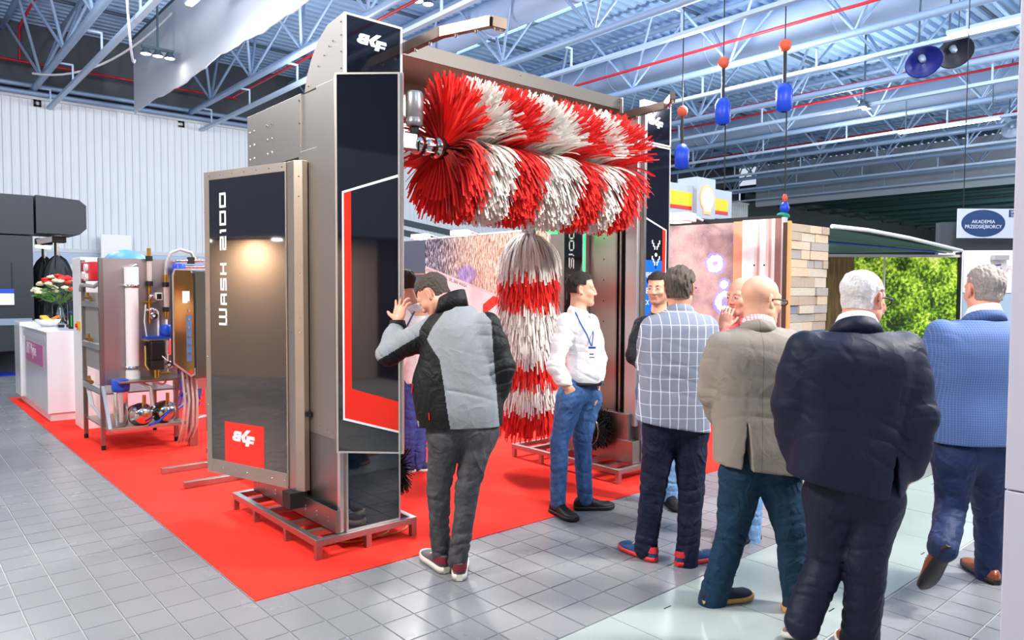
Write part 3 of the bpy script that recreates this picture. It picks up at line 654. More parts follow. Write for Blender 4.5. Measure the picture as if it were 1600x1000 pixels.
MB().box(2.575, 2.70, 4.02, 4.10, 2.56, 2.66).build('motor_bracket', MATS['motor_paint'], RB, bevel=.004); MB().cyl((2.70, 4.06, 2.66), (2.70, 4.06, 2.72), .03, n=10).build('motor_neck', DARK, RB)
N = 9500; S = 7
x = rng.uniform(0, 1, N); th = rng.uniform(0, 2*np.pi, N)
xx = XA+x*(XB-XA)
th = np.round(th/(2*np.pi)*34)/34*2*np.pi+rng.normal(0, .045, N)
rad = np.stack([np.zeros(N), np.cos(th), np.sin(th)], 1)           # radial direction (y, z)
phase = xx+.055*np.sin(th)*1.0-.05*np.cos(th)+rng.normal(0, .006, N)  # spiral bands
edges = np.array([3.08, 3.31, 3.58, 3.95, 4.20, 4.40]); band = np.searchsorted(edges, phase); white = (band % 2 == 1)
Lg = .418*rng.uniform(.9, 1.06, N); sg = np.linspace(0, 1, S)
P = np.zeros((N, S, 3)); P[:, 0] = np.stack([xx, np.full(N, AX), np.full(N, AZ)], 1)+rad*.07
endp = np.where(x < .06, -.10, np.where(x > .93, .14, (x-.3)*.16)); drift = np.stack([endp+rng.normal(.03, .07, N), rng.normal(0, .07, N), rng.normal(0, .05, N)], 1)
droop = (.30+.9*np.clip(np.cos(th)*-1, 0, 1)*(np.sin(th) < .25)+.55*(np.sin(th) < -.05))[:, None]*rng.uniform(.6, 1.25, (N, 1))
for k in range(1, S):
    t = sg[k]; d = rad+drift*t*1.6; d[:, 2:3] -= droop*t**1.5*1.25
    d /= np.linalg.norm(d, axis=1, keepdims=True); P[:, k] = P[:, k-1]+d*(Lg/(S-1))[:, None]
Wd = np.zeros((N, S, 3)); tw = rng.normal(0, .5, N)
for k in range(S):
    a = tw*sg[k]*1.6; tang = np.stack([np.zeros(N), -np.sin(th), np.cos(th)], 1)
    Wd[:, k] = np.cos(a)[:, None]*np.array([1., 0, 0])+np.sin(a)[:, None]*tang
wid = rng.uniform(.010, .019, N)
me = ribbons(P[~white], Wd[~white], wid[~white], 'red_strips'); tag(add_mesh('red_strips', me, RB, M_RED), kind='stuff'); me.transform(Matrix.Translation(-OFF[RB.name]))
me = ribbons(P[white], Wd[white], wid[white], 'white_strips'); tag(add_mesh('white_strips', me, RB, M_WHT), kind='stuff'); me.transform(Matrix.Translation(-OFF[RB.name]))
# pleated sheets at the near end of the roller
g = MB()
for k in range(34):
    a = k/34*2*math.pi+random.uniform(-.04, .04); d = Vector((-.05, math.cos(a), math.sin(a))).normalized(); p = Vector((2.925, AX, AZ)); L = .30; dr = Vector((0, 0, -.05 if math.sin(a) < .2 else 0))
    g.add([p+d*.06, p+d*.06+Vector((.05, 0, 0)), p+d*L+dr+Vector((-.03, 0, 0)), p+d*L+dr+Vector((.16, 0, 0))], [(0, 1, 3, 2)])
g.build('end_sheets', M_RED, RB)
SB = empty('side_brush', (4.45, 4.85, .2), 'upright hanging brush of white and red felt strips between the towers', 'brush')
MB().cyl((4.45, 4.85, .3), (4.45, 4.85, 2.3), .045, n=12).build('shaft', RUB, SB); MB().lathe((4.45, 4.85, 2.10), [(.0, 0), (.065, 0), (.065, .16), (.05, .165), (0, .17)], n=18).build('hub', CHROME, SB)
g = MB().box(4.40, 4.95, 4.78, 4.92, 2.24, 2.31); g.build('carrier_arm', STEELW, SB, bevel=.01); MB().lathe((4.75, 4.85, 2.17), [(0, 0), (.05, .0), (.09, .03), (.1, .07)], n=14).build('green_beacon', M_LED, SB)
N = 7600; S = 6; z0s = rng.uniform(.62, 2.16, N)**1.0; th = rng.uniform(0, 2*np.pi, N)
rad = np.stack([np.cos(th), np.sin(th), np.zeros(N)], 1); Lg = rng.uniform(.36, .44, N)
P = np.zeros((N, S, 3)); P[:, 0] = np.array([4.45, 4.85, 0])+rad*.05; P[:, 0, 2] = z0s
out = rng.uniform(.55, .80, N)
for k in range(1, S):
    t = (k-.5)/(S-1); d = rad*(out*(1.45-1.25*t))[:, None]; d[:, 2] = -(.30+1.15*t); d += rng.normal(0, .05, (N, 3))
    low = np.clip((1.0-z0s)/.4, 0, 1)[:, None]; d += low*np.array([-.28, -.05, 0])*t
    d /= np.linalg.norm(d, axis=1, keepdims=True); P[:, k] = P[:, k-1]+d*(Lg/(S-1))[:, None]
P[:, :, 2] = np.maximum(P[:, :, 2], .16)
tip = P[:, -1, 2]+rng.normal(0, .012, N)
band = np.searchsorted(np.array([.55, .755, .945, 1.44, 1.70]), tip+.02); white = (band % 2 == 1)
tg = np.stack([-np.sin(th), np.cos(th), np.zeros(N)], 1); Wd = np.repeat(tg[:, None, :], S, 1)+rng.normal(0, .25, (N, 1, 3)); Wd /= np.linalg.norm(Wd, axis=2, keepdims=True)
wid = rng.uniform(.008, .015, N)
for sel, nm, m in ((~white, 'red_strips', M_RED), (white, 'white_strips', M_WHT)):
    me = ribbons(P[sel], Wd[sel], wid[sel], nm); me.transform(Matrix.Translation(-OFF[SB.name])); tag(add_mesh(nm, me, SB, m), kind='stuff')
# ------------------------------------------------------------ reception counter and what stands on it
CT = empty('reception_counter', (1.9, 11.5, 0), 'white glossy reception counter with a pink sign on its side', 'counter')
CX0, CX1, CY0, CY1, CH = 1.575, 3.1, 10.40, 12.86, 1.10
b = MB().box(CX0, CX1, CY0, CY1, .10, CH).box(CX0-.02, CX1, CY0, CY1-.5, CH, CH+.012); b.build('body', WHITEG, CT, bevel=.006)
MB().box(CX0+.03, CX1, CY0+.03, CY1-.03, .004, .10).build('plinth', mat('white_plinth', (226, 222, 226), .3), CT); MB().box(CX0-.03, CX1, CY1-.52, CY1, .10, CH+.06).build('end_block', WHITEG, CT, bevel=.006)
g = MB().box(CX0-.006, CX0, 10.66, 11.98, .655, .925); sgn = g.build('sign', mat('pink_sign', (196, 112, 158), .4), CT, label='pink sign with white lettering')
text_mesh('lettering', 'BKF Myjnie', .225, (CX0-.0065, 11.92, .755), (0, -.74, 0), (0, 0, 1), WHITEP, sgn, ext=.001)
MB().box(CX0-.003, CX0, CY0+.1, CY1-.6, .98, 1.06).build('shadow_gap', mat('grey_line', (196, 200, 212), .4), CT)
# vase with bouquet
VX, VY, VZ = 1.99, 12.0, CH+.0125
va = empty('flower_vase', (VX, VY, VZ), 'clear glass vase of red and cream flowers on the white counter', 'vase')
MB().lathe((VX, VY, VZ), [(0, 0), (.085, 0), (.09, .01), (.092, .30), (.088, .30), (.084, .015), (0, .012)], n=20).build('glass', mat('vase_glass', (240, 246, 246), .03, trans=1, ior=1.35), va)
st = MB(); LEAF = mat('leaf_green', (74, 122, 44), .6); 
for k in range(16):
    a = k*.9; r = random.uniform(.02, .06); st.tube([(VX+math.cos(a)*r, VY+math.sin(a)*r, VZ+.02), (VX-math.cos(a)*.02, VY-math.sin(a)*.02, VZ+.28), (VX+math.cos(a)*.2, VY+math.sin(a)*.2, VZ+.5)], .006, 5)
st.build('stems', LEAF, va); lf = MB()
for k in range(80):
    a = random.uniform(0, 6.28); r = random.uniform(.03, .25); z = VZ+.34+.22*random.random()*(1-r); c = Vector((VX+math.cos(a)*r, VY+math.sin(a)*r*.9, z)); d = Vector((math.cos(a), math.sin(a), random.uniform(-.3, .7))).normalized(); s_ = d.orthogonal().normalized()
    lf.add([c, c+d*.06+s_*.022, c+d*.12, c+d*.06-s_*.022], [(0, 1, 2, 3)])
lf.build('leaves', LEAF, va)
RF = mat('red_petal', (206, 34, 30), .6); CF = mat('cream_petal', (226, 222, 178), .7)
for k in range(64):
    a = random.uniform(0, 6.28); r = .33*math.sqrt(random.random()); z = VZ+.42+.26*(1-(r/.36)**2)+random.uniform(-.03, .03); red = r < .22 and random.random() < .62 or random.random() < .10
    c = Vector((VX+math.cos(a)*r, VY+math.sin(a)*r, z)); f = MB()
    for q in range(6):
        t = q*1.047; o_ = Vector((math.cos(t), math.sin(t), .35))*.028; f.sphere(c+o_*.8, (.028, .028, .02), 7, 4)
    f.sphere(c+Vector((0, 0, .015)), .022, 7, 4); f.build('blossom', RF if red else CF, va)
bw = empty('snack_bowl', (1.78, 11.75, CH+.0125), 'white bowl of wrapped snacks on the counter beside the vase', 'bowl')
MB().lathe((1.80, 11.75, CH+.0125), [(0, .0), (.07, 0), (.14, .06), (.155, .10), (.148, .10), (.13, .06), (0, .02)], n=20).build('dish', WHITEPL, bw)
for k, (c_, rgb, lab) in enumerate((('orange_wrap', (230, 130, 40), 'orange wrapped snack in the white bowl, nearest the vase'), ('purple_wrap', (70, 50, 110), 'purple wrapped snack in the white bowl'), ('yellow_wrap', (230, 190, 60), 'yellow wrapped snack in the white bowl'))):
    a = k*2.1; c = (1.80+.07*math.cos(a), 11.75+.07*math.sin(a), CH+.125); tag(MB().obox(c, (Vector((math.cos(k), math.sin(k), .5)).normalized(), Vector((-math.sin(k), math.cos(k), 0)), Vector((-.5*math.cos(k), -.5*math.sin(k), 1)).normalized()), .07, .045, .014).build('snack', mat(c_, rgb, .35), bevel=.004), lab, 'snack', 'snacks in the white bowl')
for k in range(4):
    o = empty('drink_can', (1.93+.055*k, 10.95+.03*k, CH+.012)); tag(o, 'slim dark can with green stripe on the counter, %s from the white towel box' % ('fourth', 'third', 'second', 'first')[k], 'can', 'slim cans on the counter')
    MB().lathe((1.93+.055*k, 10.95+.03*k, CH+.0125), [(0, 0), (.024, 0), (.027, .01), (.027, .2), (.02, .215), (0, .215)], n=12).build('body', mat('can_dark', (24, 34, 30), .3, .5), o); MB().box(1.927+.055*k, 1.94+.055*k, 10.92+.03*k, 10.924+.03*k, CH+.04, CH+.19).build('stripe', mat('can_green', (60, 170, 70), .3), o); MB().cyl((1.93+.055*k, 10.95+.03*k, CH+.2), (1.93+.055*k, 10.95+.03*k, CH+.24), .02, n=10).build('cap', BLUEP, o)
wb = empty('wall_unit', (2.12, 10.75, CH+.0125), 'white plastic towel box standing at the counter edge', 'box')
MB().box(2.06, 2.36, 10.60, 10.85, CH+.0125, CH+.40).build('shell', WHITEPL, wb, bevel=.03)
for q in range(2): o = MB().box(1.86+.1*q, 1.93+.1*q, 11.36, 11.43, CH+.0125, CH+.05).build('coffee_pod', BLACKP, bevel=.006); tag(o, 'small black holder on the counter before the vase, %s one' % ('left', 'right')[q], 'holder', 'small black holders before the vase')

# ------------------------------------------------------------ dark gantry against the wall
DG = mat('anthracite_sheet', (46, 53, 59), .5, .25, bump=.03, bscale=3)
dg = empty('dark_wash_gantry', (1.4, 16.6, 0), 'anthracite wash gantry with black hanging brushes at the left wall', 'wash machine')
MB().box(-1.5, 2.24, 16.0, 17.4, .48, 2.60).build('lower_housing', DG, dg, bevel=.01); MB().box(-1.5, 2.26, 15.98, 17.4, 2.615, 3.34).build('upper_housing', DG, dg, bevel=.01); MB().box(-1.5, 2.2, 17.0, 17.3, .0105, .48).build('base', mat('anthracite_dark', (46, 52, 58), .6), dg)
MB().prism([(2.30, 2.66), (3.0, 2.66), (3.12, 2.78), (3.12, 3.22), (3.0, 3.32), (2.30, 3.36)], (0, 16.0, 0), (1, 0, 0), (0, 0, 1), (0, 1.1, 0)).build('end_housing', DG, dg)
MB().box(-1.5, 2.2, 15.985, 16.0, .96, 1.08).build('strip', mat('pale_strip', (130, 150, 166), .4), dg); MB().box(1.9, 1.915, 15.985, 16.0, 1.35, 2.1).build('door_gap', DARK, dg)
MB().box(1.5, 1.93, 15.97, 15.985, 1.33, 1.62).build('notice', WHITEP, dg); MB().box(1.5, 1.93, 15.966, 15.97, 1.54, 1.62).build('notice_band', BLUEP, dg)
MB().bar((2.32, 16.2, 2.5), (2.75, 16.3, 2.62), .06, .1).bar((2.3, 16.2, 2.42), (2.55, 16.2, 2.40), .05, .06).build('arm', CHROME, dg)
M_BF = mat('black_felt_strip', (40, 46, 52), .7, var=.3, vscale=14)
def hang_brush(x, y, zt, zb, r, label, n=2000):
    t = empty('hanging_brush', (x, y, zt), label, 'brush'); MB().cyl((x, y, zt-.3), (x, y, zt+.28), .05, n=10).build('shaft', CHROME, t); MB().box(x-.14, x+.14, y-.12, y+.12, zt+.24, zt+.36).build('motor', DARK, t, bevel=.01)
    th = rng.uniform(0, 6.283, n); z0 = rng.uniform(zb+.5, zt, n); rd = np.stack([np.cos(th), np.sin(th), np.zeros(n)], 1); S = 5; P = np.zeros((n, S, 3)); P[:, 0] = np.array([x, y, 0])+rd*.05; P[:, 0, 2] = z0; L = rng.uniform(.42, .52, n)
    for k in range(1, S):
        tt = (k-.5)/(S-1); d = rd*(1.1-1.05*tt)*r/.33; d = d.copy(); d[:, 2] = -(.62+1.2*tt); d += rng.normal(0, .06, (n, 3)); d /= np.linalg.norm(d, axis=1, keepdims=True); P[:, k] = P[:, k-1]+d*(L/(S-1))[:, None]
    tg = np.stack([-np.sin(th), np.cos(th), np.zeros(n)], 1); W = np.repeat(tg[:, None], S, 1)+rng.normal(0, .25, (n, 1, 3)); W /= np.linalg.norm(W, axis=2, keepdims=True)
    me = ribbons(P, W, rng.uniform(.02, .035, n), 'strips'); me.transform(Matrix.Translation(-OFF[t.name])); tag(add_mesh('strips', me, t, M_BF), kind='stuff')
hang_brush(2.68, 16.35, 2.27, .75, .30, 'black hanging felt brush of the anthracite gantry behind the flowers'); hang_brush(2.60, 17.25, 2.27, .75, .24, 'second black felt brush partly hidden behind the anthracite housing')

# ------------------------------------------------------------ pump rack on legs
PK = empty('pump_rack', (1.72, 8.24, 0), 'stainless pump rack with white filter tube and blue housings on the red carpet', 'rack')
RX0, RX1, RY0, RY1 = 1.70, 2.44, 8.22, 9.06; w = .04
for x in (RX0, RX1-w):
    for y in (RY0, RY1-w):
        zt = 1.95 if x == RX0 else (1.95 if y == RY1-w else .72); MB().box(x, x+w, y, y+w, .05, zt).build('leg', STEEL, PK, bevel=.002)
        MB().cyl((x+w/2, y+w/2, .0045), (x+w/2, y+w/2, .05), .022, n=10).build('foot', RUB, PK)
MB().box(RX0+w, RX1, RY0+.012, RY0+.024, .66, 1.95).build('front_board', mat('board_steel', (196, 184, 184), .34, 1, var=.05, vscale=1.5), PK)
MB().box(RX0+.03, RX0+.04, RY0+w, RY1-w, .80, 1.60).build('side_board', mat('grey_board', (150, 146, 144), .5), PK)
for z in (.58, 1.02, 1.45): MB().box(RX0-.005, RX0+w, RY0+w, RY1-w, z, z+.055).build('side_rail', ALU, PK)
MB().box(RX0, RX1, RY0, RY1, .565, .58).build('middle_shelf', STEEL, PK, bevel=.003); MB().box(RX0+.1, RX1+.02, RY0-.30, RY0+.1, .70, .72).build('front_shelf', STEEL, PK, bevel=.003)
MB().box(RX0+.02, RX1+.02, RY0-.28, RY1, .225, .24).box(RX0+.02, RX1+.02, RY0-.285, RY0-.275, .225, .262).build('lower_shelf', STEELW, PK, bevel=.002)
MB().bar((RX0+.02, RY0-.27, .25), (RX0+.02, RY0+.02, .66), .03).build('strut', ALU, PK)
FY = RY0-.06
tb = MB().cyl((1.985, FY, .76), (1.985, FY, 1.83), .062, n=20).cyl((1.985, FY, .72), (1.985, FY, .80), .068, n=20).cyl((1.985, FY, 1.68), (1.985, FY, 1.86), .068, n=20); fo = tb.build('filter_tube', WHITEPL, PK)
[MB().lathe((1.985, FY, z_), [(.066, 0), (.074, 0), (.074, .03), (.066, .03)], n=20).build('clamp_ring', CHROME, fo) for z_ in (1.655, .82)]; MB().cyl((2.0, FY, 1.86), (2.04, FY, 1.88), .02, n=8).build('outlet', CHROME, fo)
def filt(x, y, z, L, r=.062):
    h = MB().lathe((x, y, z), [(0, .075), (r*.9, .075), (r*1.06, .06), (r*1.1, 0), (r*1.0, -.045), (0, -.045)], n=16); ho = h.build('filter_head', BLUEP, PK); MB().lathe((x, y, z-.045), [(r*.82, 0), (r*.8, -L*.95), (r*.5, -L), (0, -L)], n=16).build('clear_bowl', CLEAR, ho); MB().cyl((x, y, z-.05), (x, y, z-L*.9-.04), r*.35, n=10).build('cartridge', WHITEPL, ho)
filt(1.845, RY0-.16, .655, .36, .078); filt(2.43, RY0-.12, 1.83, .26, .060); filt(2.30, RY0-.10, 1.19, .20, .056)
# motors with round polished pump covers
for x, y in ((2.02, RY0-.22), (2.25, RY0-.20)):
    m = MB().cyl((x, y+.26, .36), (x, y+.06, .36), .075, n=20); mo = m.build('motor', BLACKP, PK)
    MB().lathe((x, y+.06, .36), [(0, 0), (.115, 0), (.12, .01), (.12, .02), (.10, .03), (.10, .045), (.112, .05), (.112, .06), (.085, .075), (.085, .13), (.075, .145), (0, .145)], (0, -1, 0), 26).build('pump_cover', CHROME, mo)
    MB().cyl((x+.02, y-.07, .37), (x+.02, y-.10, .37), .022, n=10).build('fitting', BRASS, mo); MB().cyl((x+.03, y+.02, .46), (x+.03, y+.02, .56), .018, n=8).build('fitting', BRASS, mo)
# centre pump
MB().box(2.13, 2.28, RY0-.14, RY0-.02, .90, 1.10).build('pump_head', BLACKP, PK, bevel=.02); MB().box(2.14, 2.27, RY0-.13, RY0-.03, .80, .90).build('pump_flange', DARK, PK, bevel=.01); MB().cyl((2.20, RY0-.08, .72), (2.20, RY0-.08, .80), .03, n=10).cyl((2.20, RY0-.08, .755), (2.34, RY0-.08, .755), .016, n=8).build('pump_fitting', BRASS, PK); MB().box(2.10, 2.34, RY0-.15, RY0, 1.125, 1.15).build('blue_plate', BLUEP, PK); MB().box(2.08, 2.36, RY0-.13, RY0, 1.105, 1.123).build('bracket', ALU, PK)
# flow meters and valves
def flow(x, z0, z1):
    a = MB().cyl((x, RY0-.04, z0), (x, RY0-.04, z1), .024, n=12); fo_ = a.build('flow_meter', mat('clear_flow_tube', (236, 220, 214), .1, trans=.4), PK)
    [MB().cyl((x, RY0-.04, p_), (x, RY0-.04, q_), r_, n=n_).build(nm_, m_, fo_) for p_, q_, r_, n_, nm_, m_ in ((z0-.05, z0, .034, 12, 'union_nut', BLACKP), (z1, z1+.05, .034, 12, 'union_nut', BLACKP), (z0-.12, z0-.05, .02, 8, 'fitting', BRASS), (z1+.05, z1+.13, .02, 8, 'fitting', BRASS))]
flow(2.16, 1.72, 1.93); flow(2.32, 1.45, 1.66)
MB().cyl((2.16, RY0-.04, 1.28), (2.16, RY0-.04, 1.62), .016, n=8).cyl((2.10, RY0-.04, 1.50), (2.22, RY0-.04, 1.50), .014, n=8).build('valve_column', BRASS, PK)
for z in (1.42, 1.56): MB().lathe((2.17, RY0-.06, z), [(0, 0), (.028, 0), (.028, .02), (0, .022)], (0, -1, 0), 12).build('valve_cap', CHROME, PK)
for x, z in ((2.19, 1.36), (2.33, .84)):
    g = MB().lathe((x, RY0-.06, z), [(.036, -.01), (.040, 0), (.040, .015), (.036, .018), (0, .014)], (0, -1, 0), 18); go = g.build('pressure_gauge', CHROME, PK); MB().cyl((x, RY0-.0745, z), (x, RY0-.0755, z), .033, n=16).build('dial', WHITEP, go); MB().bar((x-.004, RY0-.0765, z-.004), (x+.014, RY0-.0765, z+.02), .004, .001).build('needle', BLACKP, go)
b = MB().box(2.22, 2.29, RY0-.03, RY0+.012, 1.52, 1.60); bo = b.build('control_box', WHITEPL, PK, bevel=.008); MB().box(2.232, 2.278, RY0-.033, RY0-.03, 1.532, 1.588).build('display', BLACKP, bo)
MB().tube([(2.12, RY0-.03, 1.42), (2.22, RY0-.03, 1.42), (2.24, RY0-.03, 1.40), (2.24, RY0-.03, .74)], .011, 7).tube([(2.32, RY0-.04, 1.32), (2.32, RY0-.04, .76)], .012, 7).build('white_pipes', WHITEPL, PK)
h = MB().tube([(2.32, RY0-.04, 1.79), (2.325, RY0-.05, 1.92), (2.37, RY0-.06, 2.02), (2.46, RY0-.06, 2.06), (2.58, RY0-.04, 2.03), (2.62, RY0-.02, 1.96)], .018, 8); h.build('braided_hose', GREYHOSE, PK)
MB().cyl((2.42, RY0-.06, 1.94), (2.70, RY0-.06, 1.95), .018, n=8).build('manifold', CHROME, PK); MB().cyl((2.42, RY0-.06, 1.875), (2.72, RY0-.06, 1.88), .016, n=8).build('manifold', CHROME, PK); MB().box(2.54, 2.60, RY0-.09, RY0-.03, 1.91, 1.98).build('solenoid', BLACKP, PK); MB().cyl((2.62, RY0-.02, 1.93), (2.64, RY0-.02, 1.98), .02, n=8).build('elbow', BRASS, PK)
for pts, r_, m_, nm in ((((1.90, RY0-.16, .70), (2.0, RY0-.2, .70), (2.10, RY0-.25, .64), (2.11, RY0-.28, .45)), .018, GREYHOSE, 'braided_hose'), (((2.28, RY0-.3, .40), (2.15, RY0-.34, .30), (2.05, RY0-.34, .27)), .012, BLUEP, 'blue_hose'),
    (((1.985, FY, .71), (2.1, FY-.04, .70), (2.25, FY-.06, .64), (2.3, FY, .66)), .012, WHITEPL, 'white_hose'), (((1.80, RY0-.12, .62), (1.79, RY0-.12, .4), (1.80, RY0-.1, .27)), .006, mat('yellow_hose', (214, 190, 90), .4), 'yellow_hose'),
    (((2.12, RY0-.04, 1.48), (2.10, RY0-.06, 1.3), (2.12, RY0-.07, 1.12), (2.2, RY0-.1, 1.0), (2.28, RY0-.16, .9)), .007, mat('clear_hose', (214, 222, 226), .3), 'clear_hose'), (((2.10, RY0-.08, 1.05), (2.10, RY0-.08, .85), (2.13, RY0-.08, .8)), .008, MATS['yellow_hose'], 'yellow_hose')):
    MB().tube(pts, r_, 8).build(nm, m_, PK)
for k in range(4): MB().tube([(RX0+.02, RY1-.1-.05*k, .56), (RX0+.03, RY1-.2-.05*k, .4), (RX0+.06, RY0+.3-.06*k, .28)], .008, 6).build('clear_hose', MATS['clear_hose'], PK)
# dosing pump, tank top, cross valves on the side
dp = MB().box(RX0+.0, RX0+.15, RY0+.35, RY1-.06, 1.72, 1.92); do = dp.build('dosing_pump', mat('dosing_red', (206, 30, 40), .4), PK, bevel=.01); 
for y, z in ((RY0+.5, 1.86), (RY0+.62, 1.78), (RY0+.5, 1.76)): MB().cyl((RX0, y, z), (RX0-.03, y, z), .04, n=14).build('dial', WHITEPL, do)
MB().tube([(RX0, RY1+.02, 1.62), (RX0-.01, RY1-.1, 1.68), (RX0+.02, RY0+.3, 1.66), (RX0+.03, RY0+.1, 1.7)], .02, 7).build('conduit', GREYHOSE, PK)
tk = MB().lathe((2.05, RY0+.42, 1.40), [(0, 0), (.2, 0), (.25, .04), (.26, .3), (.24, .52), (.17, .61), (.06, .65), (0, .66)], n=24); tk.build('pressure_tank', mat('tank_blue', (84, 150, 206), .4), PK)
for z in (.64, 1.08, 1.51): MB().cyl((RX0-.02, RY0+.3, z+.03), (RX0-.02, RY0+.52, z+.03), .022, n=8).cyl((RX0-.02, RY0+.38, z+.03), (RX0-.03, RY0+.38, z+.09), .016, n=8).build('side_valve', BRASS, PK)
(MB().tube([(RX1+.12, RY0-.02, .30), (RX1+.16, RY0-.1, .24), (RX1+.26, RY0-.05, .25), (RX1+.2, RY0+.04, .24)], .018, 7).build('hose_end', GREYHOSE, PK))
# rack cables spilling to the right and a cabinet on a post
CB = empty('control_cabinet', (2.42, 7.7, 0), 'control cabinet with gold mirrored front and round buttons beside the pump rack', 'cabinet')
GOLD = mat('gold_mirror_front', (196, 150, 88), .09, .9, bump=.03, bscale=2.2); fx = Pl(2.205, 7.56, (1, .06), (.06, -1))
fr = MB(); fx.poly(fr, [(0, .90), (.17, .76), (.21, .78), (.21, 1.76), (.18, 1.84), (.02, 1.84), (0, 1.78)], -.012, 0); fx2 = fr.build('front_frame', ALU, CB); 
q = MB(); fx.poly(q, [(.012, .915), (.168, .785), (.198, .80), (.198, 1.75), (.172, 1.825), (.026, 1.825), (.012, 1.77)], 0, .004); q.build('mirror_front', GOLD, fx2)
g = MB(); fx.rect(g, .125, .175, .92, 1.38, .004, .006); g.build('blue_strip', mat('steel_blue', (84, 120, 160), .3), fx2)
g = MB()
for k in range(7): g.cyl(fx.p(.15, 1.00+.085*k, .006), fx.p(.15, 1.00+.085*k, .014), .012, n=12)
g.build('buttons', CHROME, fx2); g = MB(); fx.rect(g, .09, .16, 1.50, 1.62, .004, .006); g.build('label_card', WHITEP, fx2); g = MB(); fx.rect(g, .15, .175, .80, .83, .004, .006); g.build('red_badge', REDP, fx2)
MB().box(2.42, 2.56, 7.57, 7.96, .74, 1.83).build('shell', mat('cabinet_steel', (120, 132, 118), .3, .9), CB, bevel=.015); MB().box(2.30, 2.42, 7.57, 7.96, .85, 1.80).build('body', DARK, CB)
for x in (2.36, 2.40, 2.44, 2.48): MB().tube([(x, 7.8, .8), (x+.005, 7.75, .5), (x-.03+.02*(x > 2.4), 7.72, .25), (x-.02, 7.9, .06)], .013, 7).build('braided_hose', GREYHOSE, CB)
MB().box(2.44, 2.52, 7.85, 7.93, 0.0045, .78).build('post', STEEL, CB); MB().tube([(2.5+.06*math.cos(t), 7.9, .48+.09*math.sin(t)) for t in np.linspace(0, 6, 14)], .008, 6).build('blue_hose', BLUEP, CB)
# plumbing wall between rack and cabinet
PW = empty('valve_manifold', (2.5, 8.6, 0), 'valve manifold with canisters between the pump rack and the control cabinet', 'manifold')
MB().box(2.52, 2.56, 8.60, 8.64, .0045, 1.6).box(2.86, 2.90, 8.60, 8.64, .0045, 1.6).box(2.5, 2.92, 8.6, 8.62, .5, 1.55).build('board', STEELW, PW)
for x, z, m_ in ((2.56, 1.40, WHITEPL), (2.66, 1.38, WHITEPL)): MB().box(x, x+.07, 8.5, 8.58, z-.28, z).build('canister', m_, PW, bevel=.01)
MB().lathe((2.6, 8.5, 1.0), [(0, 0), (.06, .0), (.06, .14), (.04, .18), (0, .18)], n=14).build('amber_bottle', mat('amber_fluid', (214, 170, 60), .2), PW); MB().box(2.54, 2.66, 8.46, 8.56, .80, .92).build('relay_box', BLACKP, PW, bevel=.006)
for k in range(5): MB().cyl((2.56+.04*k, 8.52, .7), (2.56+.04*k, 8.52, .79), .012, n=8).build('fitting', BRASS if k % 2 else REDP, PW)
for k in range(4): MB().tube([(2.54+.03*k, 8.5, .72), (2.54+.03*k, 8.45, .5), (2.48+.03*k, 8.42, .36), (2.36, 8.35, .26)], .009, 6).build('blue_hose', BLUEP if k != 2 else GREYHOSE, PW)
o = MB().box(4.94, 5.74, YW-.5, YW-.42, 1.0, 3.18).build('light_board', mat('white_board', (250, 250, 252), .4)); tag(o, 'bright white board before the cladding, rising behind the pump rack', 'board'); MB().box(4.99, 5.09, YW-.42, YW-.35, 0, 1.2).box(5.59, 5.69, YW-.42, YW-.35, 0, 1.2).build('stand', ALU, o)
# tall white post behind the rack
wp = empty('white_post', (1.80, 9.6, 0), 'tall white cabinet edge with a yellow and red switch behind the rack', 'cabinet'); MB().box(1.79, 2.2, 9.55, 10.0, .0045, 2.0).build('body', WHITEPL, wp, bevel=.008); MB().box(1.765, 1.79, 9.6, 9.68, 1.16, 1.26).build('switch', mat('switch_yellow', (232, 180, 30), .4), wp); MB().cyl((1.765, 9.64, 1.21), (1.745, 9.64, 1.21), .025, n=10).build('knob', REDP, wp)
# ------------------------------------------------------------ printed walls behind the machine
def pic(name, rough=.4): return NT(mat(name, (200, 200, 200), rough))
# rain-and-car print on the long display wall (object space: y along the wall, z up)
RW = 8.0
m1 = pic('rain_car_print'); v, o = m1.uv(); o = [o[0], m1.math('ADD', o[1], 10.5), o[2]]; s_v = m1.n('ShaderNodeMapping'); s_v.inputs['Scale'].default_value = (1, 9, 1.6); s_v.inputs['Rotation'].default_value = (.12, 0, 0); tcx = m1.n('ShaderNodeTexCoord'); m1.l(tcx.outputs['Object'], s_v.inputs['Vector'])
dr = m1.noise(s_v.outputs[0], 5.0, 5); fine = m1.noise(s_v.outputs[0], 14, 4); drops = m1.ramp(m1.math('MULTIPLY', dr, m1.math('ADD', fine, .5)), [(.42, (44, 38, 54)), (.50, (70, 62, 82)), (.60, (220, 216, 226))])
warm = m1.ramp(m1.math('MULTIPLY', dr, m1.math('ADD', fine, .5)), [(.36, (120, 84, 66)), (.47, (206, 168, 140)), (.60, (250, 232, 214))])
tY = m1.math('MULTIPLY', m1.math('SUBTRACT', 11.2, o[1]), .9); tY.node.use_clamp = True
rain = m1.mix(tY, drops, warm); blob = m1.math('LESS_THAN', m1.math('ADD', m1.math('POWER', m1.math('MULTIPLY', m1.math('SUBTRACT', o[1], 10.35), 1.7), 2), m1.math('POWER', m1.math('MULTIPLY', m1.math('SUBTRACT', o[2], 1.92), 3), 2)), m1.math('MULTIPLY', fine, .42))
rain = m1.mix(m1.math('MULTIPLY', m1.math('MULTIPLY', blob, fine), .9), rain, (104, 104, 222))
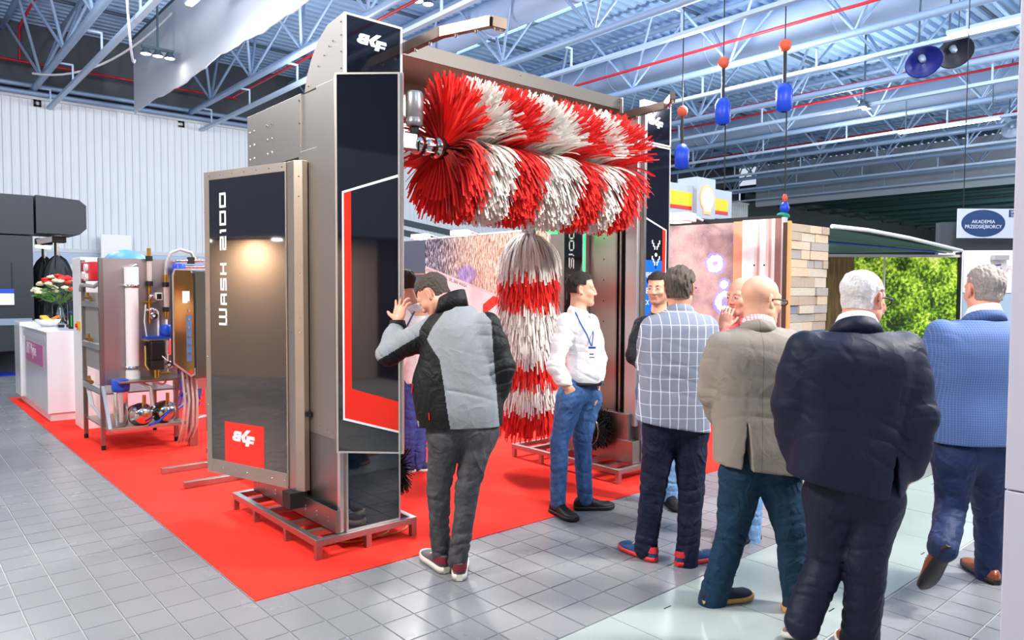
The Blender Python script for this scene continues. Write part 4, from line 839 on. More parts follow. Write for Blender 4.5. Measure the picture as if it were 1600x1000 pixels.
car = m1.ramp(m1.noise(v, .8, 2), [(.35, (244, 222, 218)), (.6, (252, 240, 236))]); red = m1.math('LESS_THAN', m1.math('ABSOLUTE', m1.math('ADD', m1.math('SUBTRACT', o[2], 1.45), m1.math('MULTIPLY', m1.math('SUBTRACT', o[1], 9.6), .55))), .10); car = m1.mix(m1.math('MULTIPLY', red, m1.math('LESS_THAN', o[1], 9.9)), car, (206, 66, 52))
edge = m1.math('SUBTRACT', o[2], m1.math('ADD', m1.math('MULTIPLY', m1.math('SUBTRACT', o[1], 9.2), .25), 1.46))
line = m1.math('LESS_THAN', m1.math('ABSOLUTE', edge), .022)
allp = m1.mix(m1.math('GREATER_THAN', edge, 0), car, rain); m1.l(m1.mix(line, allp, (240, 206, 208)), m1.b.inputs['Base Color'])
dw = empty('display_wall', (RW, 10.5, 0), 'long display wall with a rain-on-glass and car print behind the bending man', 'display wall')
MB().box(RW, RW+.06, 7.2, 11.66, .0045, 2.59).build('print', MATS['rain_car_print'], dw)
GP = mat('slate_grey_panel', (88, 98, 112), .5)
for z0, z1 in ((.02, .62), (.64, 1.26), (1.28, 1.93), (1.95, 2.60)):
    for y in (11.68, 12.6): MB().box(RW, RW+.05, y, y+.90, z0, z1).build('panel', GP, dw, bevel=.004)
MB().box(RW-.01, RW, 11.68, 13.5, 1.928, 1.955).build('copper_line', mat('copper_line', (200, 140, 110), .4), dw); MB().box(RW+.07, RW+.1, 8.0, 13.5, .0045, 2.55).build('backing', DARK, dw)
text_mesh('lettering', 'ATION, BKF MOTYL, SPL, BKF WASH', .085, (RW-.001, 11.64, 1.99), (0, -.93, -.23), (0, 0, 1), DARK, dw)
tag(MB().tube(sag((RW+.04, 11.6, 2.612), (RW+.04, 7.3, 2.612), 0), .02, 6).build('lamp_cable', WHITEPL), 'white cable running along the top of the rain print wall', 'cable')
def arm_lamp(x, y, z, label, dx=-.45, dy=-.1, s=1.0):
    t = empty('arm_lamp', (x, y, z), label, 'lamp'); MB().tube([(x, y, z), (x+dx*.7, y+dy*.7, z+.06*s), (x+dx, y+dy, z+.05*s)], .014*s, 6).build('arm', WHITEPL, t); MB().obox((x+dx*1.1, y+dy*1.1, z), (Vector((1, .2, 0)).normalized(), Vector((-.2, 1, 0)).normalized(), Vector((0, 0, 1))), .11*s, .15*s, .045*s).build('head', WHITEPL, t, bevel=.01); MB().box(x+dx*1.1-.08*s, x+dx*1.1+.08*s, y+dy*1.1-.1*s, y+dy*1.1+.1*s, z-.052*s, z-.046*s).build('glass', mat('lamp_face_warm', (255, 244, 226), .3, emit=(255, 240, 220), estr=3), t)
arm_lamp(RW, 10.0, 2.60, 'white arm lamp over the rain print, beside the near roller stripes'); arm_lamp(RW, 11.2, 2.60, 'white arm lamp over the rain print, next to the grey panels')
# dark stripes printed on the hall wall beyond
g = MB(); 
for z in (4.02, 3.62): g.add([(12.9, YW-.045, z+.40), (18.4, YW-.045, z-.30), (18.4, YW-.045, z-.06), (12.9, YW-.045, z+.64)], [(0, 1, 2, 3)]); g.add([(12.9, YW-.02, z+.40), (18.4, YW-.02, z-.30), (18.4, YW-.02, z-.06), (12.9, YW-.02, z+.64)], [(3, 2, 1, 0)])
tag(g.build('trim_4', mat('dark_stripe', (70, 78, 86), .5)), kind='structure')
# orange rail and wall behind the far tower
o = MB().box(6.6, 6.66, 6.15, 6.45, .0045, 2.5).build('display_wall', mat('salmon_wall', (242, 168, 128), .5)); tag(o, 'salmon coloured display wall strip behind the far tower post', 'display wall')
o = MB().cyl((6.5, 5.9, 1.42), (6.5, 6.6, 1.42), .03, n=8).build('wall_pipe', mat('orange_pipe', (236, 120, 40), .4)); tag(o, 'orange pipe crossing behind the upright side brush', 'pipe')
# blue-bubbles print wall right of the far tower
WA, WB = Vector((7.71, 5.74, 0)), Vector((7.94, 4.34, 0)); ax = (WB-WA).normalized()
PRW = Pl(7.71, 5.74, ax[:2], (-1, -.1)); Lw = (WB-WA).length
tp = empty('display_wall', (WA.x, WA.y, 0), 'display wall with a brown rain print of glowing blue-white droplets', 'display wall')
m2 = pic('droplet_print'); v, o = m2.uv(); base = m2.ramp(m2.noise(v, 2.6, 6), [(.3, (96, 78, 92)), (.48, (172, 146, 146)), (.62, (206, 178, 168)), (.75, (150, 120, 140))]); sp = m2.math('GREATER_THAN', m2.noise(v, 95, 2), .66); base = m2.mix(m2.math('MULTIPLY', sp, .4), base, (244, 232, 226))
def ringmask(cy, cz, r0, r1):
    d = m2.math('SQRT', m2.math('ADD', m2.math('POWER', m2.math('SUBTRACT', o[1], cy), 2), m2.math('POWER', m2.math('SUBTRACT', o[2], cz), 2))); d = m2.math('ADD', d, m2.math('MULTIPLY', m2.math('SUBTRACT', m2.noise(v, 30, 1), .5), .05)); return m2.math('MULTIPLY', m2.math('LESS_THAN', d, r1), m2.math('GREATER_THAN', d, r0)), m2.math('LESS_THAN', d, r1+.03)
col = base
for cy, cz, r0, r1 in ((-.62, 1.98, .03, .105), (-.94, 2.26, .0, .07), (-.74, 1.72, .0, .05), (-.76, 1.51, .055, .13), (-.86, 1.22, .025, .11)):
    a, b_ = ringmask(cy, cz, r0, r1); col = m2.mix(m2.math('MULTIPLY', b_, .55), col, (150, 160, 255)); col = m2.mix(a, col, (250, 250, 255))
m2.l(col, m2.b.inputs['Base Color'])
b = MB(); PRW.rect(b, 0, .86, .0045, 2.47, -.05, 0); b.build('print', MATS['droplet_print'], tp)
b = MB(); PRW.rect(b, .86, .97, .0045, 2.48, -.05, 0); b.build('orange_strip', mat('orange_print', (246, 164, 126), .4), tp)
m3 = pic('white_streak_print'); v, o = m3.uv((1, 5, .12)); m3.l(m3.ramp(m3.noise(v, 2.2, 2), [(.38, (196, 160, 150)), (.5, (252, 244, 238)), (.62, (255, 252, 248)), (.72, (206, 176, 170))]), m3.b.inputs['Base Color'])
b = MB(); PRW.rect(b, .97, 1.36, .0045, 2.49, -.05, 0); b.build('white_print', MATS['white_streak_print'], tp); b = MB(); PRW.rect(b, 1.36, Lw+.02, .0045, 2.49, -.05, 0); b.build('brown_strip', mat('brown_print', (150, 112, 104), .4), tp)
b = MB(); PRW.rect(b, Lw+.02, Lw+.06, .0045, 2.5, -.06, .01); b.build('steel_edge', ALU, tp); b = MB(); PRW.rect(b, -.02, Lw, 2.47, 2.53, -.07, -.03); b.build('top_rail', DARK, tp)
rivets(PRW, [(a, z) for a in (1.12, 1.24) for z in (1.95, 1.55)], tp, .012, 0, m=DARK)
arm_lamp(7.80, 5.3, 2.52, 'cream arm lamp above the droplet print, in front of the sign tower', -.45, .0, 1.15)
# plank wall of reclaimed wood: boards one by one
PX0, PX1, PY = 7.60, 8.44, 4.02
PW_ = empty('plank_wall', (PX0, PY, 0), 'reclaimed wood plank wall with a blue-grey board', 'plank wall')
MB().box(PX0-.06, PX1, PY+.03, PY+.06, .0045, 2.385).build('core', mat('dark_wood_edge', (70, 50, 38), .8), PW_); MB().box(PX0-.09, PX0-.06, PY+.0, PY+.05, .0045, 2.395).build('edge_board', mat('dark_wood_edge'), PW_); MB().box(PX0-.09, PX0-.05, PY-.03, PY-.002, .0045, 2.41).build('edge_lip', mat('orange_wood_edge', (214, 156, 98), .7), PW_)
WD = [mat('old_wood_%s' % n_, c_, .8, bump=.3, bscale=30, stretch=(3, 3, 14), var=.18, vscale=7) for n_, c_ in (('pale', (200, 184, 164)), ('warm', (206, 180, 152)), ('grey', (168, 158, 150)), ('brown', (178, 156, 136)))]; WDB = mat('old_wood_blue', (74, 98, 134), .7, var=.15, vscale=9)
z = .02; row = 0
while z < 2.38:
    h = random.choice((.095, .105, .12, .10)); x = PX0-.05
    if .98 < z < 1.2 and row > 0 and not globals().get('_blue'):
        _blue = True; MB().box(x+.002, PX1, PY-.012, PY+.03, z+.002, z+.118).build('board', WDB, PW_, bevel=.003); z += .12; row += 1; continue
    while x < PX1-.01:
        L_ = random.uniform(.16, .48); x1 = min(x+L_, PX1); 
        if PX1-x1 < .1: x1 = PX1
        sq = (row in (9, 13)) and x1-x < .22; MB().box(x+.002, x1-.002, PY-random.uniform(0, .03), PY+.03, z+.002, min(z+h, 2.39)-.002).build('board', mat('old_wood_slate', (136, 136, 152), .8) if sq else random.choice(WD), PW_, bevel=.003); x = x1
    z += h; row += 1
MB().box(8.02, 8.04, PY-.06, PY-.03, 1.02, 1.16).build('handle', BLACKP, PW_)
# sign tower with yellow and red bands, white shell emblem
SG = empty('sign_tower', (10, 7, 0), 'white sign tower with yellow and red bands and a glowing scallop emblem', 'sign')
WS = mat('white_sign_face', (176, 186, 198), .4); YS = mat('yellow_band', (240, 202, 16), .4); RS = mat('red_band', (214, 34, 36), .4)
[MB().box(*q).build('fascia', WS, SG, bevel=.004) for q in ((9.0, 10.02, 7.0, 7.3, 2.80, 3.34), (10.54, 11.16, 7.0, 7.3, 2.86, 3.345), (8.9, 11.1, 7.05, 7.35, 2.55, 2.80))]; MB().box(10.02, 10.54, 6.92, 7.3, 2.82, 3.48).build('tower', WS, SG, bevel=.004); MB().box(8.9, 11.1, 7.1, 7.3, .0045, 2.55).build('back_wall', mat('booth_grey', (190, 190, 192), .6), SG)
[MB().box(x0, x1, 6.99, 7.0, z0, z1).build(nm_, m_, SG) for x0, x1, z0, z1, nm_, m_ in ((9.05, 9.98, 3.0, 3.22, 'yellow_band', YS), (10.56, 11.03, 2.99, 3.19, 'yellow_band', YS), (9.05, 9.98, 2.945, 3.0, 'red_band', RS), (10.56, 11.03, 2.935, 2.99, 'red_band', RS))]
sh = [(-.10, -.24), (.10, -.24), (.11, -.16), (.17, -.10), (.205, .02), (.19, .12), (.14, .19), (.06, .235), (-.06, .235), (-.14, .19), (-.19, .12), (-.205, .02), (-.17, -.10), (-.11, -.16)]
MB().prism(sh, (10.29, 6.92, 3.13), (1, 0, 0), (0, 0, 1), (0, -.015, 0)).build('emblem_rim', mat('emblem_orange', (246, 176, 120), .4, emit=(255, 150, 80), estr=.35), SG); MB().prism([(a*.80, b*.80) for a, b in sh], (10.29, 6.905, 3.13), (1, 0, 0), (0, 0, 1), (0, -.01, 0)).build('emblem', mat('emblem_white', (255, 250, 236), .4, emit=(255, 240, 205), estr=.55), SG)
# canopy booth with the forest print
FA, FB = Vector((10.72, 5.24, 0)), Vector((12.32, 3.83, 0)); PF2 = Pl(FA.x, FA.y, (FB-FA)[:2], (-.66, -.75)); LF = (FB-FA).length
fw_ = empty('forest_wall', (FA.x, FA.y, 0), 'backlit forest print wall under a white rail canopy', 'display wall')
m4 = pic('forest_print'); v, o = m4.uv(); n1 = m4.noise(v, 3.2, 8); n2 = m4.noise(v, 24, 6); lf_ = m4.math('ADD', m4.math('MULTIPLY', n1, .5), m4.math('MULTIPLY', n2, .55)); low = m4.math('MULTIPLY', m4.math('SUBTRACT', 2.2, o[2]), .06)
fc = m4.ramp(m4.math('SUBTRACT', lf_, low), [(.36, (30, 40, 18)), (.45, (62, 92, 26)), (.52, (128, 164, 40)), (.58, (180, 204, 70)), (.68, (232, 238, 150))])
vx = m4.n('ShaderNodeVectorMath', operation='DOT_PRODUCT'); tco = m4.n('ShaderNodeTexCoord'); m4.l(tco.outputs['Object'], vx.inputs[0]); vx.inputs[1].default_value = (PF2.ex.x, PF2.ex.y, 0)
ta = vx.outputs['Value']; tr_ = m4.math('LESS_THAN', m4.math('ABSOLUTE', m4.math('SUBTRACT', m4.math('ADD', ta, m4.math('MULTIPLY', m4.noise(v, 4, 2), .06)), .36)), .22); trunk = m4.ramp(m4.noise(m4.uv((9, 9, 1))[0], 3, 3), [(.3, (58, 46, 28)), (.7, (96, 78, 48))])
m4.l(m4.mix(tr_, fc, trunk), m4.b.inputs['Base Color']); m4.l(m4.mix(tr_, fc, trunk), m4.b.inputs['Emission Color']); m4.b.inputs['Emission Strength'].default_value = .5
b = MB(); PF2.rect(b, -.15, LF-.03, .0045, 2.16, -.04, 0); b.build('print', MATS['forest_print'], fw_)
b = MB(); PF2.rect(b, LF-.03, LF+.03, .0045, 2.24, -.06, .05); b.build('post', BLACKP, fw_); b = MB(); PF2.rect(b, LF+.0, LF+.02, 1.0, 2.24, .05, .06); PF2.rect(b, -.15, LF, 2.16, 2.2, -.03, .05); b.build('white_edge', WHITEPL, fw_)
b = MB(); PF2.rect(b, .98, 1.0, 1.3, 2.16, .02, .04); b.build('rod', WHITEPL, fw_); b = MB(); PF2.rect(b, -.15, .05, 1.26, 1.44, .005, .02); b.build('print_detail', mat('navy_print', (40, 60, 92), .4), fw_)
pr = [(8.62, 4.05, 2.42), (9.4, 3.95, 2.41), (10.4, 3.85, 2.36), (11.4, 3.80, 2.30), (12.30, 3.80, 2.26)]
MB().tube(pr, .026, 8).tube([(8.7, 4.9, 2.40), (12.2, 3.9, 2.24)], .02, 6).build('canopy_rail', WHITEPL, fw_)
MB().add([(8.62, 4.07, 2.40), (12.28, 3.83, 2.25), (10.72, 5.24, 2.22), (8.7, 5.5, 2.36)], [(0, 1, 2, 3)]).add([(8.62, 4.07, 2.405), (12.28, 3.83, 2.255), (10.72, 5.24, 2.225), (8.7, 5.5, 2.365)], [(3, 2, 1, 0)]).build('canopy_cloth', mat('teal_canopy', (92, 132, 124), .8), fw_)
MB().tube([(8.65, 4.5, 2.29), (12.1, 3.95, 2.23)], .015, 6).build('blue_rail', BLUEP, fw_)
MB().box(9.9, 10.1, 4.9, 5.1, 2.13, 2.16).build('down_light', mat('lamp_face_warm', (255, 244, 226)), fw_)
# farther right: white booth wall with a small emblem, dark band, hanging sign
bo = empty('booth_wall', (13.5, 3.2, 0), 'pale booth wall with a small violet emblem beside the partition', 'booth')
PB2 = Pl(12.45, 4.05, (.66, -.75), (-.75, -.66)); b = MB(); PB2.rect(b, -.1, 4, .0045, 1.62, -.05, 0); b.build('lower_panel', mat('pale_blue_panel', (178, 196, 214), .5), bo); b = MB(); PB2.rect(b, -.1, 4, 1.63, 2.28, -.05, 0); b.build('upper_panel', mat('warm_white_panel', (250, 240, 232), .5), bo)
g = MB(); c0 = PB2.p(.62, 1.92, .004)
for pts in ([(-.12, .07), (-.10, -.06), (.0, -.13), (.10, -.05), (.16, .09)], [(-.14, .10), (.16, .14)], [(-.09, .0), (.10, .03)]):
    for (a0, b0), (a1, b1) in zip(pts[:-1], pts[1:]): g.bar(c0+PB2.ex*a0+PB2.ez*b0, c0+PB2.ex*a1+PB2.ez*b1, .022, .004, up=PB2.n)
g.build('emblem', mat('violet_print', (88, 78, 176), .4), bo); text_mesh('lettering', 'AP    LT', .13, PB2.p(.86, 1.96, .002), PB2.ex, PB2.ez, mat('pale_red_print', (238, 196, 196), .4), bo)
b = MB(); PB2.rect(b, .62, .82, 2.13, 2.2, .02, .15); b.build('spot_lamp', GREYHOSE, bo)
o = MB().box(16, 34, 8.5, 8.7, 0, 2.4).build('booth_block', mat('dark_grey_booth', (72, 78, 82), .7)); tag(o, 'wide dark grey booth block far behind the sign tower', 'booth')
o = MB().obox((17.0, 2.6, 1.5), ((.66, -.75, 0), (.75, .66, 0), (0, 0, 1)), 3.2, .1, 1.42).build('booth_block', MATS['dark_grey_booth']); tag(o, 'dark booth band behind the pale booth wall', 'booth')
hs_ = empty('hanging_sign', (14.9, 4.2, 2.9), 'white hanging sign with a navy oval, cut by the partition', 'sign')
HSP = Pl(14.52, 4.56, (.75, -.66), (-.66, -.75)); b = MB(); HSP.rect(b, 0, 1.6, 2.60, 3.12, -.03, 0); b.build('board', mat('sign_board_white', (206, 210, 220), .5), hs_)
b = MB(); b.prism([(.39*math.cos(t), .24*math.sin(t)) for t in np.linspace(0, 2*math.pi, 33)[:-1]], HSP.p(.45, 2.86, .001), HSP.ex, HSP.ez, HSP.n*.004); b.build('oval', mat('navy_oval', (36, 66, 112), .4), hs_); b = MB(); HSP.rect(b, .90, 1.5, 2.97, 3.10, 0, .004); b.build('navy_label', MATS['navy_oval'], hs_)
text_mesh('lettering', 'AKADEMIA\nPRZEDSIĘBIORCY', .088, HSP.p(.45, 2.86, .006), HSP.ex, HSP.ez, WHITEP, hs_, align='CENTER', sx=.95); text_mesh('lettering', 'SPOT\nTREN', .065, HSP.p(.93, 3.04, .005), HSP.ex, HSP.ez, WHITEP, hs_)
for a in (.1, 1.4): MB().cyl(HSP.p(a, 3.12, -.01), HSP.p(a, 8.9, -.01), .008, n=5).build('wire', DARK, hs_)
# ------------------------------------------------------------ the stand across the aisle, seen in the black gloss panels
nb = empty('neighbour_stand', (-4.6, 3, 0), 'warm lit trade stand across the aisle, mirrored in the black gloss panels', 'booth')
NBG = mat('stand_grey', (92, 96, 106), .6); NBW = mat('stand_beige', (214, 186, 160), .7); NBD = mat('stand_dark', (30, 30, 36), .6)
MB().box(-4.9, -4.7, -9, 15.5, 2.55, 4.0).build('fascia', NBG, nb); MB().box(-5.6, -5.4, -9, 15.5, .0, 2.55).build('back_panel', NBW, nb)
for y in (-7.5, -2.2, 1.2, 7.2, 12.2): MB().box(-5.4, -4.75, y, y+.9, 0, 2.55).build('pillar', NBD, nb)
for y in (-5, -3.4, .0, 3.4, 5.2, 9.5, 11): MB().cyl((-5.05, y, 2.54), (-5.05, y, 2.50), .09, n=12).build('down_light', M_LAMPON, nb)
MB().box(-4.69, -4.66, -6.3, -4.9, 2.75, 3.65).build('shield_sign', mat('green_sign', (30, 110, 70), .4), nb, bevel=.02); MB().box(-4.66, -4.64, -6.0, -5.2, 2.95, 3.45).build('shield_face', REDP, nb)
MB().box(-5.39, -5.36, 8.6, 9.4, 1.0, 1.75).build('screen', mat('screen_on', (20, 26, 40), .3, emit=(70, 110, 200), estr=1.2), nb)
for y, p in ((-4.2, 60), (.2, 40), (4.2, 90), (10.2, 80)): area('stand_spot', (-4.98, y, 2.48), (-5.5, y, .8), .2, p, (1.0, .80, .6))
# ------------------------------------------------------------ people: implicit bodies and clothes meshed on a grid
F4 = np.float32
def smin(a, b, k):
    h = np.clip(.5+.5*(b-a)/k, 0, 1); return b*(1-h)+a*h-k*h*(1-h)
class Field:
    def __init__(s, xs, ys, zs):
        s.a = [np.asarray(q, F4) for q in (xs, ys, zs)]; s.D = np.full([len(q) for q in s.a], .08, F4)
    def sub(s, lo, hi):
        sl = []
        for q, l, h in zip(s.a, lo, hi):
            i, j = np.searchsorted(q, l), np.searchsorted(q, h); sl.append(slice(max(i-1, 0), min(j+1, len(q))))
        sl = tuple(sl)
        if any(t.stop-t.start < 1 for t in sl): return None, None
        X = s.a[0][sl[0]][:, None, None]; Y = s.a[1][sl[1]][None, :, None]; Z = s.a[2][sl[2]][None, None, :]
        return sl, (X, Y, Z)
    def put(s, fn, lo, hi, k=.02, op='u'):
        m = k+.03; sl, P = s.sub([l-m for l in lo], [h+m for h in hi])
        if sl is None: return s
        d = fn(*P); c = s.D[sl]
        if op == 'u': s.D[sl] = smin(c, d, k) if k > 0 else np.minimum(c, d)
        elif op == 's': s.D[sl] = -smin(-c, d, max(k, 1e-4))
        elif op == 'd': s.D[sl] = c+d
        return s
    def rc(s, a, b, ra, rb, k=.02, op='u', flat=None):
        a, b = np.array(a, F4), np.array(b, F4); ab = b-a; L2 = float(ab@ab)+1e-9
        def fn(X, Y, Z):
            x, y, z = X-a[0], Y-a[1], Z-a[2]; t = np.clip((x*ab[0]+y*ab[1]+z*ab[2])/L2, 0, 1)
            ex, ey, ez = x-t*ab[0], y-t*ab[1], z-t*ab[2]
            if flat is not None:
                n, f = flat; q = (ex*n[0]+ey*n[1]+ez*n[2])*(f-1); ex, ey, ez = ex+q*n[0], ey+q*n[1], ez+q*n[2]
            return np.sqrt(ex*ex+ey*ey+ez*ez)-(ra+(rb-ra)*t)
        R = max(ra, rb); return s.put(fn, np.minimum(a, b)-R, np.maximum(a, b)+R, k, op)
    def ell(s, c, r, R=None, k=.02, op='u'):
        c = np.array(c, F4); r = np.array(r, F4); R = np.eye(3) if R is None else np.array(R); m = float(max(r))
        def fn(X, Y, Z):
            x, y, z = X-c[0], Y-c[1], Z-c[2]
            u = [(x*R[0, i]+y*R[1, i]+z*R[2, i]) for i in range(3)]
            k0 = np.sqrt((u[0]/r[0])**2+(u[1]/r[1])**2+(u[2]/r[2])**2); k1 = np.sqrt((u[0]/r[0]**2)**2+(u[1]/r[1]**2)**2+(u[2]/r[2]**2)**2)+1e-6
            return k0*(k0-1)/k1
        return s.put(fn, c-m, c+m, k, op)
    def loft(s, rows, k=.02, op='u', rot=0.0, ex=2.4):
        """rows: z, cx, cy, half width, half depth; rot turns the section about z"""
        rows = sorted(rows); A = np.array(rows, float); z = A[:, 0]; zf = np.linspace(z[0], z[-1], 60)
        T = np.zeros((60, 4))
        for c in range(4):   # smooth interpolation
            y = A[:, c+1]; m = np.gradient(y, z) if len(z) > 2 else np.full(len(z), (y[-1]-y[0])/(z[-1]-z[0]))
            i = np.clip(np.searchsorted(z, zf)-1, 0, len(z)-2); h = z[i+1]-z[i]; t = (zf-z[i])/h
            T[:, c] = (2*t**3-3*t**2+1)*y[i]+(t**3-2*t**2+t)*h*m[i]+(-2*t**3+3*t**2)*y[i+1]+(t**3-t**2)*h*m[i+1]
        ca, sa = math.cos(rot), math.sin(rot)
        def fn(X, Y, Z):
            zz = Z.ravel(); g = [np.interp(zz, zf, T[:, c]).astype(F4)[None, None, :] for c in range(4)]
            x, y = X-g[0], Y-g[1]; u, v = x*ca+y*sa, -x*sa+y*ca
            q = (np.abs(u/g[2])**ex+np.abs(v/g[3])**ex)**(1/ex); d = (q-1)*np.minimum(g[2], g[3])*.9
            dz = np.maximum(z[0]-Z, Z-z[-1]); return np.maximum(d, dz)
        W = float(np.max(np.maximum(T[:, 2], T[:, 3]))); lo = (T[:, 0].min()-W, T[:, 1].min()-W, z[0]); hi = (T[:, 0].max()+W, T[:, 1].max()+W, z[-1])
        return s.put(fn, lo, hi, k, op)
    def fold(s, c, d, lam, amp, sig, ph=0.):
        c = np.array(c, F4); d = np.array(d, float); d = d/np.linalg.norm(d); e = np.array([d[1], d[2], d[0]])
        def fn(X, Y, Z):
            x, y, z = X-c[0], Y-c[1], Z-c[2]; q = x*d[0]+y*d[1]+z*d[2]; u = x*e[0]+y*e[1]+z*e[2]
            w = (np.sin(u*19+ph)+.6*np.sin(u*41+2*ph+q*9))*lam*.20; r2 = x*x+y*y+z*z
            cr = (1-np.abs(np.sin(math.pi*(q+w)/lam+ph)))**2.5; m = .55+.45*np.sin(u*23+ph*3+q*31)
            return amp*(cr*1.5-.35)*m*np.exp(-r2/(2*sig*sig))
        return s.put(fn, c-2.4*sig, c+2.4*sig, 0, 'd')
    def wob(s, amp, fr, seed=0):
        r = np.random.default_rng(seed); X, Y, Z = s.a[0][:, None, None], s.a[1][None, :, None], s.a[2][None, None, :]; t = 0
        for i in range(5):
            v = r.normal(0, 1, 3)*fr; v[2] *= .6; t = t+np.sin(v[0]*X+v[1]*Y+v[2]*Z+r.uniform(0, 6))
        s.D += (amp/2.2)*t.astype(F4); return s
    def cut(s, p, n):   # keep the side against n
        p = np.array(p, F4); X, Y, Z = s.a[0][:, None, None], s.a[1][None, :, None], s.a[2][None, None, :]
        s.D = np.maximum(s.D, (X-p[0])*F4(n[0])+(Y-p[1])*F4(n[1])+(Z-p[2])*F4(n[2])); return s
    def mesh(s, name):
        D = s.D.copy(); 
        for ax in range(3):
            i = [slice(None)]*3; i[ax] = 0; D[tuple(i)] = np.maximum(D[tuple(i)], .001); i[ax] = -1; D[tuple(i)] = np.maximum(D[tuple(i)], .001)
        S = D < 0; nx, ny, nz = D.shape; C = [(i, j, k) for i in (0, 1) for j in (0, 1) for k in (0, 1)]
        v = lambda A, c: A[c[0]:nx-1+c[0], c[1]:ny-1+c[1], c[2]:nz-1+c[2]]
        cnt = sum(v(S, c).astype(np.int8) for c in C); act = (cnt > 0) & (cnt < 8); I = np.argwhere(act); idx = np.full(act.shape, -1, np.int64); idx[act] = np.arange(len(I))
        vals = {c: v(D, c)[act] for c in C}; pos = np.zeros((len(I), 3)); n = np.zeros(len(I))
        for c in C:
            for ax in range(3):
                if c[ax] == 0:
                    e = list(c); e[ax] = 1; e = tuple(e); da, db = vals[c], vals[e]; x = (da < 0) != (db < 0)
                    t = np.where(x, da/np.where(x, da-db, 1), 0); p = np.tile(np.array(c, float), (len(I), 1)); p[:, ax] += t; pos += p*x[:, None]; n += x
        pos = pos/np.maximum(n, 1)[:, None]+I
        V = np.stack([np.interp(pos[:, a], np.arange(len(s.a[a])), s.a[a]) for a in range(3)], 1)
        Q = []
        for ax in range(3):
            sl0 = [slice(1, -1)]*3; sl1 = [slice(1, -1)]*3; sl0[ax] = slice(0, -1); sl1[ax] = slice(1, None)
            A, B = S[tuple(sl0)], S[tuple(sl1)]; E = np.argwhere(A != B); inn = A[tuple(E.T)]
            o = [1, 1, 1]; o[ax] = 0; E = E+o; b, c = [(1, 2), (2, 0), (0, 1)][ax]
            def cell(db, dc):
                q = E.copy(); q[:, b] -= db; q[:, c] -= dc; return idx[q[:, 0], q[:, 1], q[:, 2]]
            q = np.stack([cell(1, 1), cell(0, 1), cell(0, 0), cell(1, 0)], 1); q[~inn] = q[~inn][:, ::-1]; Q.append(q)
        Q = np.concatenate(Q); Q = Q[(Q >= 0).all(1)]
        me = bpy.data.meshes.new(name); me.vertices.add(len(V)); me.vertices.foreach_set('co', V.astype(np.float32).ravel()); me.loops.add(Q.size); me.loops.foreach_set('vertex_index', Q.ravel().astype(np.int32))
        me.polygons.add(len(Q)); me.polygons.foreach_set('loop_start', np.arange(len(Q), dtype=np.int32)*4); me.polygons.foreach_set('loop_total', np.full(len(Q), 4, np.int32)); me.polygons.foreach_set('use_smooth', np.ones(len(Q), bool)); me.update()
        s.V, s.Q = V, Q; return me
def axis(lo, hi, step, fine=()):
    """grid coordinates with finer spacing inside the given intervals"""
    out = [lo]
    while out[-1] < hi:
        x = out[-1]; st = step
        for a, b, f in fine:
            if a <= x < b: st = min(st, f)
        out.append(x+st)
    return out
def rotm(yaw, pitch=0, roll=0):
    """head frame in person space: columns = right, face, up. yaw 0 looks along +y, 90 looks along +x; pitch > 0 looks down"""
    y, p, r = [math.radians(q) for q in (yaw, pitch, roll)]
    f = np.array([math.sin(y)*math.cos(p), math.cos(y)*math.cos(p), -math.sin(p)]); rt = np.array([math.cos(y), -math.sin(y), 0]); up = np.cross(rt, f)
    rt, up = rt*math.cos(r)-up*math.sin(r), up*math.cos(r)+rt*math.sin(r); return np.stack([rt, f, up], 1)
def skin(name, rgb):
    if name in MATS: return MATS[name]
    m = mat(name, rgb, .48, bump=.08, bscale=130, var=.07, vscale=22); m.node_tree.nodes['Principled BSDF'].inputs['Subsurface Weight'].default_value = .08
    m.node_tree.nodes['Principled BSDF'].inputs['Subsurface Radius'].default_value = (.012, .005, .003); return m
M_EYE = mat('eye_white', (196, 186, 178), .3); M_IRIS = mat('eye_iris', (60, 46, 36), .2); M_LIP = mat('lip', (178, 104, 96), .45)
